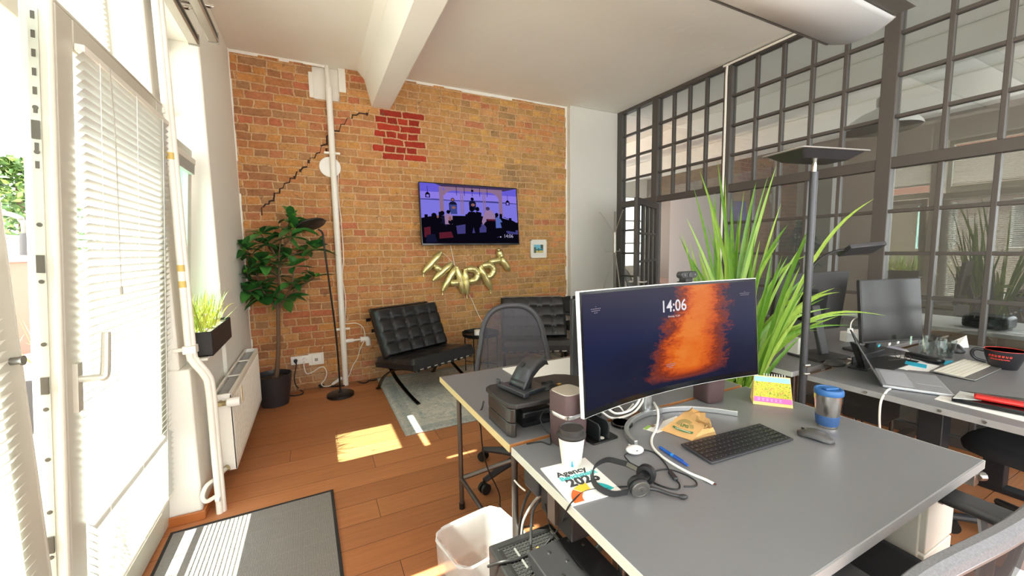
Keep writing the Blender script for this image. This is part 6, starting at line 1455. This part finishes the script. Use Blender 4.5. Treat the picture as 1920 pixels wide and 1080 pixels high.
MB().bar(hd_+Vector((-.07, .03, -.004)), hd_+Vector((.075, -.04, .010)), .085, .020, (.1, .55, 1)).build('reading_head', gm, t, bevel=.003)
for zz in (.79, .83): MB().cyl((lx-.018, ly-.012, zz), (lx+.01, ly-.02, zz), .006, n=10).build('switch', chrome, t)
# ================================================================== right hand desks
dC = desk('grey right hand desk holding the open laptop and black mug', 2.215, 3.76, .33, 1.10, M('grey_edge'))
dD = desk('grey desk with brown front edge behind the right hand desk', 2.20, 3.76, 1.165, 1.93, edge_white)
blk = M('steel_leg_black', (30, 31, 35), .5)
for x in (2.45, 3.35):
    MB().b(x-.045, x+.045, .66, .74, .03, ZD-.03).build('leg', blk, dC, bevel=.003); MB().b(x-.04, x+.04, .42, 1.02, 0, .03).build('foot_bar', blk, dC, bevel=.004)
MB().b(2.45, 3.35, .68, .72, ZD-.09, ZD-.04).build('cross_beam', blk, dC); MB().b(2.35, 2.55, .85, 1.0, ZD-.2, ZD-.03).build('control_box', black_plastic, dC, bevel=.004)
for x in (2.36, 3.6):
    for y in (1.24, 1.86): MB().cyl((x, y, 0), (x, y, ZD-.03), .0125, n=12).build('leg', tubem, dD)
    MB().cyl((x, 1.24, ZD-.045), (x, 1.86, ZD-.045), .012, n=10).build('side_rail', tubem, dD)
MB().b(2.42, 3.3, 1.02, 1.06, .17, .22).build('lower_beam', tubem, dC)
for y in (.50, .62, .86): MB().cyl((2.208, y, ZD-.012), (2.2155, y, ZD-.012), .006, n=10).build('bolt_head', steel, dC)
# laptop
A_, B_, C_, D_ = D(1655, 728), D(1780, 738), D(1735, 697), D(1640, 690)
hx1, hx2 = Vector((2.305, .835, ZD)), Vector((2.585, .975, ZD)); hd2 = (hx2-hx1).normalized(); fwd = Vector((hd2.y, -hd2.x, 0))
t = thing('laptop', 'open silver laptop seen from its side on the right hand desk', 'laptop', hx1, math.atan2(hd2.y, hd2.x))
MB().b(0, .32, -.225, 0, .002, .014).build('keyboard_base', M('laptop_silver', (196, 198, 204), .35, .6), t, local=True, bevel=.003); MB().b(.03, .29, -.11, -.015, .0140, .0146).build('keys', M('glare_pale_keys', (168, 170, 176), .5), t, local=True); MB().b(.11, .21, -.21, -.13, .0140, .0143).build('trackpad', M('laptop_silver'), t, local=True)  # key colour lightened to imitate glare across the base
sm = Matrix.Translation((0, 0, .012)) @ Matrix.Rotation(R(-28), 4, 'X')
MB(sm).b(0, .32, -.002, .005, 0, .22).build('lid', M('laptop_lid_dark', (70, 68, 68), .35, .5), t, local=True, bevel=.002); MB(sm).b(.008, .312, -.0026, -.002, .012, .212).build('screen', M('dark_screen'), t, local=True)
MB().cyl((.01, .002, .012), (.31, .002, .012), .005, n=8).build('hinge', dark_plastic, t, local=True)
t = thing('charging_cable', 'white charging cable hanging from the laptop over the right hand desk edge', 'cable', D(1668, 730))
MB().tube([D(1669, 729, .006), D(1662, 734, .006), on_x(1652, 752, 2.195), on_x(1649, 780, 2.20), on_x(1650, 815, 2.22), on_x(1652, 860, 2.25), Vector((2.3, .72, .05)), Vector((2.45, .9, .01))], .0045, 8, 6).build('cord', cable_white, t)
# small silver keyboard
ka, kb, kc_, kd = D(1748, 700), D(1815, 718), D(1880, 690), D(1812, 675); cen = (ka+kb+kc_+kd)/4; kx = ((kd-ka)+(kc_-kb)).normalized()
t2, KM2 = keyboard((cen.x, cen.y, ZD), math.atan2(kx.y, kx.x), .43, .155, 'silver keyboard with white keys on the right hand desk', M('kb_silver', (150, 148, 146), .35, .6), M('white_key', (232, 228, 214), .5), 14, False, margin=.008, kb=.03)
# mug
q = D(1881, 690); t = thing('mug', 'wide black mug with red inside on the right hand desk', 'mug', q); 
MB().lathe([(.048, .0005), (.05, .004), (.068, .06), (.073, .092), (.0735, .096)], q, 40).build('outer_body', M('mug_black', (38, 37, 42), .35), t)
MB().lathe([(.0735, .096), (.073, .098), (.070, .097), (.064, .06), (.046, .01), (0, .008)], q, 40).build('red_inside', M('mug_red', (214, 44, 34), .35), t)
vd = Vector((CAM.x-q.x, CAM.y-q.y, 0)).normalized(); sd = Vector((0, 0, 1)).cross(vd); hdl = -sd
MB().tube([q+hdl*.066+Vector((0, 0, .082)), q+hdl*.10+Vector((0, 0, .084)), q+hdl*.112+Vector((0, 0, .062)), q+hdl*.098+Vector((0, 0, .034)), q+hdl*.060+Vector((0, 0, .022))], .008, 10, 5).build('handle', M('mug_black'), t)
am = math.atan2(vd.y, vd.x)-.22
m = MB(); random.seed(12)                     # two rows of worn red print, not legible
for z, n_, w_, s_ in ((.073, 7, .0125, .016), (.057, 7, .0105, .012)):
    for i in range(n_):
        a = am+(i-(n_-1)/2)*w_/.07; r_ = .0703-(.0735-z)*.22; Q = T(q.x+r_*math.cos(a), q.y+r_*math.sin(a), q.z+z, a+PI/2) @ Matrix.Rotation(R(-10), 4, 'X'); m.M = Q
        m.b(-.0042, -.0018, -.0006, .001, -s_*.45, s_*.45); m.b(-.002, .004, -.0006, .001, s_*random.choice((.25, -.05)), s_*.45) ; m.b(.0012, .0036, -.0006, .001, -s_*.45, s_*random.uniform(-.1, .3)); m.b(-.003, .003, -.0006, .001, -s_*.45, -s_*.25)
m.build('red_lettering', M('mug_print', (224, 62, 44), .5), t, smooth=0)
# tumblers of water
def tumbler_glass(q, label, h=.105):
    t = thing('drinking_glass', label, 'glass', q, group='drinking glasses on the right hand desk')
    o = MB().lathe([(0, .0005), (.030, .0005), (.033, .004), (.034, .045), (.039, .055), (.042, h), (.0405, h+.001), (.037, .057), (.0315, .047), (.0305, .014), (0, .012)], q, 32)
    o.build('glass_body', glass('thick_glass', 1.7, (240, 243, 242)), t)
    m = MB()
    for i in range(10): a = 2*PI*i/10; m.box(q+Vector((.0345*math.cos(a), .0345*math.sin(a), .028)), (.002, .004, .04), a)
    m.build('facet', glass('thick_glass'), t, bevel=.0008)
    return t
g1 = tumbler_glass(D(1737, 663), 'faceted drinking glass left of its twin, with paper strip inside, on the right hand desk'); g2_ = tumbler_glass(D(1772, 670), 'faceted drinking glass right of its twin beside the spectacle case')
tag(MB().slab([D(1732, 660, .015), D(1737, 660, .015), D(1722, 612, .01)+Vector((0, 0, .04)), D(1724, 612, .01)+Vector((0, 0, .05))], .0008).build('paper_strip', M('beige_label'), base=D(1734, 660)), 'pale paper strip standing in the left drinking glass', 'paper strip')
# spectacle case, glasses, notes
a, b_ = D(1700, 664, .018), D(1768, 678, .018); t = thing('spectacle_case', 'long black spectacle case in front of the two drinking glasses', 'case', a.lerp(b_, .5))
MB().bar(a, b_, .055, .034).build('case', M('gloss_black_case', (26, 26, 28), .25), t, bevel=.014, seg=4); MB().bar(a+Vector((0, 0, .0)), b_, .0558, .002).build('lid_seam', dark_plastic, t)
q = D(1690, 676); t = thing('eyeglasses', 'pair of dark rimmed eyeglasses resting on papers left of the spectacle case', 'eyeglasses', q)
for k, dx in enumerate((-.03, .03)):
    c = q+Vector((.012+.02*k*0, .0, .024))+Vector((dx*.6, dx*.9, 0)); MB().tube([c+Vector((.022*math.cos(a_)*.6, .022*math.cos(a_)*.8, .019*math.sin(a_))) for a_ in [2*PI*i/18 for i in range(18)]], .0016, 6, closed=True).build('rim', M('tortoise', (58, 46, 40), .35), t)
MB().tube([q+Vector((-.035, -.035, .026)), q+Vector((-.07, 0, .015)), q+Vector((-.10, .02, .012)), q+Vector((-.108, .02, .03))], .0016, 6, 4).tube([q+Vector((.04, .045, .026)), q+Vector((-.02, .07, .014)), q+Vector((-.06, .085, .01))], .0016, 6, 4).build('temple_arm', M('tortoise'), t)
tag(MB().slab([D(1699, 676, .006), D(1738, 684, .006), D(1737, 690, .006), D(1696, 682, .006)], .005, (0, 0, 1)).build('sticky_note_pad', M('turquoise_note', (36, 170, 200), .7), base=D(1718, 682)), 'turquoise sticky note pad in front of the spectacle case', 'notepad')
tag(MB().slab([D(1770, 676, .004), D(1788, 676, .004), D(1784, 682, .004), D(1770, 684, .004)], .003, (0, 0, 1)).build('sticky_note_pad', M('turquoise_note'), base=D(1778, 680)), 'turquoise note corner poking out right of the spectacle case', 'notepad')
random.seed(6)
for k, (qd, lb, m_) in enumerate([(((1628, 672), (1700, 655), (1722, 672), (1660, 693)), 'lowest white paper sheet left of the spectacle case', paper), (((1650, 678), (1688, 660), (1745, 684), (1700, 694)), 'grey white paper sheet on top of the loose papers', M('grey_paper', (222, 221, 220), .7)), (((1672, 690), (1720, 678), (1762, 686), (1742, 697)), 'white sheet under the turquoise note pad', paper), (((1640, 660), (1668, 648), (1700, 655), (1660, 672)), 'lilac tinted paper sheet under the dark monitor', M('lilac_paper', (206, 204, 222), .7))]):
    z = .0008+.0008*k; pts = [D(*p, z) for p in qd]; c = sum(pts, Vector())/4
    tag(MB().slab(pts, .0006, (0, 0, 1)).build('paper_sheet', m_, base=c), lb, 'paper', 'loose papers on the right hand desk')
for k, (px, py, c, lb) in enumerate(((1648, 648, (60, 180, 200), 'turquoise index tab below the dark monitor'), (1668, 645, (232, 230, 226), 'white index tab below the dark monitor, left one'), (1684, 642, (230, 230, 228), 'white index tab below the dark monitor, right one'), (1708, 638, (172, 206, 184), 'pale green paper slip standing by the glasses'))):
    p = on_y(px, py, 1.0); w_ = .03 if k < 3 else .02; tag(MB().box(p, (w_, .004, .012 if k < 3 else .045), R(8)).build('index_tab', M('tab_%d' % k if False else 'tab_'+('teal', 'white', 'pale', 'green')[k], c, .7), base=p), lb, 'index tab')
# document stand behind laptop
t = thing('letter_tray', 'open black letter tray with papers under the dark monitor', 'tray', D(1680, 655)); 
MB().b(2.62, 2.98, .93, 1.09, ZD+.0005, ZD+.006).build('tray', black_plastic, t, bevel=.002); MB().b(2.62, 2.98, 1.082, 1.09, ZD+.006, ZD+.04).build('rear_lip', black_plastic, t, bevel=.002)
# monitors on the right
def flat_monitor(loc, rz, W_, H_, z0, label, screen_m, foot=True):
    t = thing('monitor', label, 'monitor', loc, rz); h = ZD
    TM_ = Matrix.Translation((0, 0, z0-ZD)) @ Matrix.Rotation(R(-6), 4, 'X')
    MB(TM_).b(-W_/2, W_/2, 0, .022, 0, H_).build('case', M('monitor_dark', (56, 55, 56), .45), t, local=True, bevel=.004); MB(TM_).b(-W_/2+.006, W_/2-.006, -.0012, 0, .012, H_-.006).build('screen', screen_m, t, local=True)
    MB(TM_).b(-.09, .09, .022, .05, .08, .24).b(-.04, .04, .0222, .024, H_-.12, H_-.10).build('rear_hub', black_plastic, t, local=True, bevel=.006)
    MB().bar((0, .06, z0-ZD+.16), (0, .13, .02), .06, .025).build('stand_arm', M('monitor_dark'), t, local=True, bevel=.006); MB().prism(rrect(.26, .2, .02), .0005, .014, T(0, .10, 0)).build('stand_foot', M('monitor_dark'), t, local=True, bevel=.003)
    return t
scrm = M('matte_dark_screen', (40, 39, 38), .16)
pB = on_y(1675, 640, 1.0)
flat_monitor((3.02, 1.06, ZD), R(-16), .44, .37, ZD+.085, 'dark switched-off monitor facing the viewer above the loose papers', scrm)
flat_monitor((2.66, 1.36, ZD), R(170), .56, .36, ZD+.14, 'dark monitor seen from behind with slanted stand arm, near the tall lamp', scrm)
# boxes, hub and mouse on the rear right desk
qh = D(1487, 665); tag(MB().box(qh+Vector((0, 0, .056)), (.035, .09, .11), R(-12)).build('white_router', white_plastic, bevel=.005, base=qh), 'white upright box on the rear right desk behind the lamp pole', 'router')
for k, (px, py, lb) in enumerate(((1590, 640, 'white plastic box left of the pair behind the laptop lid'), (1614, 637, 'white plastic box right of the pair behind the laptop lid'))):
    q = D(px, py); tag(MB().box(q+Vector((0, 0, .035)), (.085, .05, .07), R(-20)).build('white_box', white_plastic, bevel=.006, base=q), lb, 'box')
q = D(1596, 618); t = thing('charger_cable', 'white charger with thin cable rising between the two dark monitors', 'cable', D(1592, 630)); p = on_y(1594, 620, 1.18); MB().box(p, (.03, .02, .03)).build('plug', white_plastic, t, bevel=.003); MB().tube([p+Vector((0, 0, .015)), p+Vector((.01, 0, .05)), p+Vector((.06, 0, .07)), p+Vector((.12, 0, .055)), p+Vector((.13, 0, -.1))], .003, 6, 5).build('cord', cable_white, t)
tag(MB().tube([D(1500, 664, .004), D(1525, 662, .004), D(1550, 664, .004), D(1563, 674, .004), D(1585, 672, .004), D(1602, 676, .004), D(1590, 682, .004)], .004, 7, 6).build('desk_cable', cable_white, base=D(1525, 662)), 'white cable lying in curves behind the right hand desk edge', 'cable')
tag(MB().lathe([(0, .0005), (.05, .0005), (.055, .008), (.045, .022), (0, .026)], D(1565, 684), 24, Matrix.Diagonal((1.25, .8, 1))).build('docking_puck', M('mouse_grey'), base=D(1565, 684), smooth=60), 'dark grey rounded hub beside the white desk cable', 'hub')
q = D(1612, 690); t = thing('phone_stand', 'small black phone stand behind the laptop lid', 'stand', q); MB().box(q+Vector((0, 0, .004)), (.1, .08, .007), R(10)).build('foot', black_plastic, t, bevel=.002); MB().bar(q+Vector((.02, 0, .006)), q+Vector((-.01, .03, .13)), .07, .008).build('back', black_plastic, t, bevel=.002)
# folder, tablet and red pen on the near right corner
o0 = D(1755, 745); t = thing('document_stack', 'white papers lying under the black folder at the right hand desk edge', 'papers', D(1830, 765)); MB().slab([D(1752, 748, .002), D(1772, 736, .002), D(1960, 775, .002), D(1960, 800, .002)], .0016, (0, 0, 1)).build('sheets', paper, t, smooth=0)
t = thing('folder', 'black and glossy folder with red pen tray on white papers at right edge', 'folder', D(1850, 755)); 
MB().slab([D(1784, 745, .022), D(1800, 732, .022), D(1990, 755, .022), D(1990, 785, .022)], .017, (0, 0, 1)).build('cover', M('gloss_black'), t, bevel=.003)
MB().slab([D(1786, 746, .024), D(1800, 733, .024), D(1850, 742, .024), D(1840, 750, .024)], .002, (0, 0, 1)).build('clear_sleeve', M('pale_sleeve', (198, 200, 196), .3), t, smooth=0)
t = thing('pencil_case', 'long red pencil case lying on the black folder at right edge', 'pencil case', D(1880, 750)); a, b_ = D(1826, 742, .033), D(1975, 768, .033); MB().bar(a, b_, .05, .018).build('case', M('glossy_red', (206, 44, 40), .25), t, bevel=.008, seg=3); MB().bar(a+Vector((0, 0, .009)), b_+Vector((0, 0, .009)), .006, .004).build('zip', M('dark_red', (120, 24, 26), .4), t)
# folded white item behind the glasses
q = D(1800, 652); tag(MB().slab([q+Vector((-.05, 0, .005)), q+Vector((.03, -.03, .005)), q+Vector((.09, .0, .07)), q+Vector((.0, .04, .03))], .004).build('folded_pouch', white_plastic, base=q), 'white folded pouch behind the drinking glasses', 'pouch')
q = D(1788, 660); tag(MB().lathe([(0, .0005), (.045, .0005), (.05, .01), (.04, .03), (.02, .05), (0, .052)], q, 20).build('dark_bowl', black_plastic, base=q, smooth=60), 'small black rounded object behind the drinking glasses', 'container')
# cables below the right hand desk
for k, pts in enumerate((((1590, 745), (1600, 775), (1612, 800), (1640, 822), (1648, 828)), ((1605, 750), (1603, 790), (1615, 815), (1632, 825)), ((1622, 745), (1612, 770), (1622, 805), (1640, 815)), ((1582, 790), (1600, 800), (1620, 812), (1640, 830)))):
    P_ = [on_x(a, b_, 2.42+.03*k) for a, b_ in pts]; tag(MB().tube(P_, .0035, 6, 5).build('cable', cable_white if k % 2 else cable_black, base=P_[0]), ('black cable hanging nearest under the right hand desk', 'pale cable hanging under the right hand desk beside the tumbler', 'black cable second under the right hand desk', 'pale cable slanting lowest under the right hand desk')[k], 'cable', 'cables below the desks')
# ================================================================== hanging luminaire
zl = 2.70; t = thing('ceiling_luminaire', 'long white curved pendant luminaire hanging near the partition', 'luminaire', (2.4, 1.42, zl)); x0, x1 = 1.45, 3.25; ya, yb_ = 1.25, 1.60
def lprof(u): return Vector((0, ya+(yb_-ya)*u, zl+.055*(2*u-1)**2-.055 if True else 0))
m = MB()
def shell(u, v): p = lprof(u); return Vector((x0+(x1-x0)*v, p.y, p.z+.055))
m.grid(shell, 16, 2); m.build('diffuser', M('luminaire_white', (236, 236, 234), .4, var=.01), t, smooth=60, solid=.004)
MB().b(x0, x1, ya-.10, ya+.03, zl+.062, zl+.078).build('side_rail', M('luminaire_grey', (132, 130, 126), .4, .4), t, bevel=.002); MB().b(x0, x1, yb_-.0, yb_+.012, zl+.045, zl+.075).build('side_rail', M('luminaire_grey'), t, bevel=.002)
m = MB()
for v in (0, 1): pts = [shell(i/16, v) for i in range(17)]; m.strip([p+Vector((.003 if v else -.003, 0, .006)) for p in pts], .006, .022, (1, 0, 0))
m.build('end_rim', M('luminaire_rim', (206, 204, 198), .3, .5), t)
MB().b(x0+.1, x1-.1, 1.38, 1.47, zl+.05, zl+.10).build('spine', M('luminaire_grey'), t, bevel=.004)
for x in (1.75, 2.95): MB().cyl((x, 1.425, zl+.10), (x, 1.425, ZC), .0025, n=6).build('suspension_wire', steel, t)
tag(MB().tube([(1.02, 1.0, ZC), (1.02, 1.0, ZC-.03), (1.035, 1.0, ZC-.045), (1.05, 1.0, ZC-.03)], .005, 8, 4).build('ceiling_hook', steel, base=(1.02, 1.0, ZC)), 'small metal hook in the white ceiling', 'hook')
# ================================================================== outside
tree = thing('tree', 'leafy green tree outside beyond the balcony, left edge', 'tree', tuple(on_depth(42, 470, 16)*Vector((1, 1, 0)) if False else (0, 0, 0)))
tp_ = on_depth(36, 400, 13.0); tree.location = (tp_.x, tp_.y, -4)
random.seed(31)
MB().tube([(tp_.x, tp_.y, -4), (tp_.x+.1, tp_.y, -1), (tp_.x, tp_.y+.1, tp_.z-.5), (tp_.x+.05, tp_.y, tp_.z+1.6)], [.22, .18, .1, .03], 9, 4).build('trunk', bark, tree)
m = MB()
for i in range(4200):
    a, b_, r_ = random.uniform(0, 2*PI), random.uniform(-1, 1), random.random()**.4; z = random.uniform(-3.2, 1.75); w_ = 1.5*(1-max(0, z)/1.9)**.7*(1+.25*math.sin(z*5+a*2))
    p = Vector((tp_.x+w_*r_*math.cos(a), tp_.y+w_*r_*math.sin(a), tp_.z+z)); d = Vector((random.gauss(0, 1), random.gauss(0, 1), random.gauss(-.2, .6))).normalized(); s_ = d.cross(Vector((random.gauss(0, 1), random.gauss(0, 1), random.gauss(0, 1)))).normalized(); L = random.uniform(.09, .17)
    m.mi = random.choice((0, 0, 1)); m.quad(p-d*L, p+s_*L*.5, p+d*L, p-s_*L*.5)
m.build('foliage', [M('tree_leaf', (62, 88, 34), .6, var=.3, scale=3), M('tree_leaf_pale', (112, 134, 58), .6, var=.2, scale=3)], tree, smooth=0, nrm=False)
pk = M('pink_render_wall', (134, 98, 82), .8); gw = M('grey_render', (112, 106, 104), .8)
b0 = on_depth(60, 486, 6.0)
t = thing('parapet_wall', 'pinkish parapet wall with pale coping outside the balcony door', 'wall', (b0.x, b0.y, b0.z-1.6)); 
dv = Vector((.35, 1, 0)).normalized(); sdv = Vector((0, 0, 1)).cross(dv)
MB().bar(b0-dv*3.6-Vector((0, 0, .8)), b0+dv*2.5-Vector((0, 0, .8)), .16, 1.56).build('masonry', pk, t); MB().bar(b0-dv*3.6, b0+dv*2.5, .24, .07).build('coping', M('pale_coping', (176, 168, 160), .7), t, bevel=.01)
c0 = on_depth(42, 450, 8.5); t = thing('roof_hut', 'grey roof hut with pale edge strip beyond the parapet', 'building', (c0.x, c0.y, c0.z-1.4)); rzh = math.atan2(dv.y, dv.x)
MB().box(c0+Vector((0, 0, -.68)), (1.2, .62, 1.4), rzh).build('hut_wall', gw, t); MB().box(c0+Vector((0, 0, .05)), (1.3, .7, .05), rzh).build('roof_edge', white_paint, t)
v0 = on_depth(47, 478, 5.6); v1 = on_depth(46, 425, 5.6); v2 = on_depth(36, 408, 5.6); v3 = on_depth(8, 400, 5.7)
t = thing('vent_pipe', 'grey bent metal vent pipe standing outside the balcony door', 'pipe', v0)
MB().tube([v0, v1, v1.lerp(v2, .55)+Vector((0, 0, .01)), v2, v3, v3+Vector((-.25, .1, -.02))], .034, 12, 5).build('bent_pipe', M('vent_grey', (92, 92, 84), .6, .1), t); MB().cyl(v0, v1.lerp(v0, .25), .05, n=14).build('sleeve', M('dark_sleeve', (58, 58, 56), .6), t)
# long leaves poking in front of the frame gap outside
t = thing('outdoor_grass', 'sparse pale grass blades outside between the balcony door leaves', 'plant', (-1.2, 1.9, 0)); g = MB()
random.seed(17)
MB().b(-1.5, -1.05, 1.2, 2.3, .0, .32).build('planter', M('weathered_planter', (150, 130, 120), .8), t)
for k in range(60):
    p = Vector((random.uniform(-1.45, -1.1), random.uniform(1.3, 2.25), .3)); g.mi = random.choice((0, 1)); blade(g, p, p+Vector((random.gauss(0, .15), random.gauss(0, .2), random.uniform(.3, .95))), .009, .2)
g.build('grass', ylw[:2], t, smooth=0, nrm=False)
struct(MB().b(-4.5, -.86, -6, 12, -.2, -.02).build('floor_balcony', M('balcony_concrete', (188, 178, 168), .9), smooth=0))
# brick apartment house across the courtyard
t = thing('apartment_house', 'reddish brick house across the courtyard, mirrored in the partition glass', 'building', (-14, 8, -6))
fb = M('distant_brick', (150, 104, 86), .9, var=.15, scale=9); w_ = MB(); w_.b(-15, -14, -2, 16, -6, 5.2); w_.build('facade', fb, t); MB().b(-15.2, -13.8, -2.2, 16.2, 5.2, 5.5).build('roof_edge', M('zinc_roof', (150, 146, 142), .6), t)
for z in (-1.2, 2.0):
    for k in range(7): y = -.6+2.4*k; f_ = MB().b(-14.0, -13.96, y-.55, y+.55, z-.85, z+.85).build('window', white_paint, t); MB().b(-13.97, -13.95, y-.48, y+.48, z-.78, z+.78).build('pane', M('dark_window_pane', (92, 98, 104), .15), f_)
# ================================================================== light
sc = bpy.context.scene
w = bpy.data.worlds.new('world'); sc.world = w; w.use_nodes = True; nt = w.node_tree; nt.nodes.clear()
bg = nt.nodes.new('ShaderNodeBackground'); wo = nt.nodes.new('ShaderNodeOutputWorld'); nt.links.new(bg.outputs[0], wo.inputs[0])
tc = nt.nodes.new('ShaderNodeTexCoord'); sp_ = nt.nodes.new('ShaderNodeSeparateXYZ'); rp = nt.nodes.new('ShaderNodeValToRGB'); nt.links.new(tc.outputs['Generated'], sp_.inputs[0]); nt.links.new(sp_.outputs[2], rp.inputs[0]); nt.links.new(rp.outputs[0], bg.inputs[0])
rp.color_ramp.elements[0].position = 0; rp.color_ramp.elements[0].color = (.96, .97, .97, 1); rp.color_ramp.elements[1].position = .8; rp.color_ramp.elements[1].color = (.82, .90, 1, 1)
bg.inputs[1].default_value = SKY
sl = bpy.data.lights.new('sun', 'SUN'); sl.energy = SUN; sl.angle = R(.53); sl.color = (1, .95, .86)
so = bpy.data.objects.new('sun', sl); COL.objects.link(so); sd_ = Vector((1, .02, -1.58)).normalized(); so.rotation_euler = sd_.to_track_quat('-Z', 'Y').to_euler(); so.location = (-6, 2, 9)
def portal(y0, y1, z0, z1, x, face=1, ax='x'):
    l = bpy.data.lights.new('portal', 'AREA'); l.shape = 'RECTANGLE'; l.size = abs(y1-y0); l.size_y = abs(z1-z0); l.cycles.is_portal = True
    o = bpy.data.objects.new('portal', l); COL.objects.link(o)
    d = Vector((face, 0, 0)) if ax == 'x' else Vector((0, face, 0)); o.rotation_euler = d.to_track_quat('-Z', 'Z').to_euler()
    o.location = (x, (y0+y1)/2, (z0+z1)/2) if ax == 'x' else ((y0+y1)/2, x, (z0+z1)/2)
portal(.62, 2.48, 0, 2.84, -.87); portal(2.64, 3.28, .8, 2.72, -.87); portal(-.9, .18, .8, 2.75, -.87); portal(-2.3, -1.2, .8, 2.75, -.87)
portal(4.35, 8.2, .9, 2.7, YE+.12, -1, 'y'); portal(-2.2, 1.3, .9, 2.6, XE+.12, -1)
portal(-.3, 3.6, .75, 2.95, YN-.12, 1, 'y'); portal(4.1, 7.9, .75, 2.95, YN-.12, 1, 'y')
# ================================================================== camera and settings
cd = bpy.data.cameras.new('camera'); co = bpy.data.objects.new('camera', cd); COL.objects.link(co); sc.camera = co
cd.sensor_width = 36; cd.sensor_fit = 'HORIZONTAL'; cd.lens = FPX/1920*36; cd.clip_start = .02; cd.clip_end = 200
mtx = Matrix((CR, -CD, -_F)).transposed().to_4x4(); mtx.translation = CAM; co.matrix_world = mtx
sc.view_settings.view_transform = 'Standard'; sc.view_settings.look = 'None'; sc.view_settings.gamma = 1; sc.view_settings.use_curve_mapping = False
sc.view_settings.exposure = EXPO
cy = sc.cycles; cy.max_bounces = 10; cy.diffuse_bounces = 6; cy.glossy_bounces = 4; cy.transmission_bounces = 6; cy.transparent_max_bounces = 24
cy.caustics_reflective = False; cy.caustics_refractive = False; cy.sample_clamp_indirect = 8; cy.use_denoising = True; cy.blur_glossy = .5
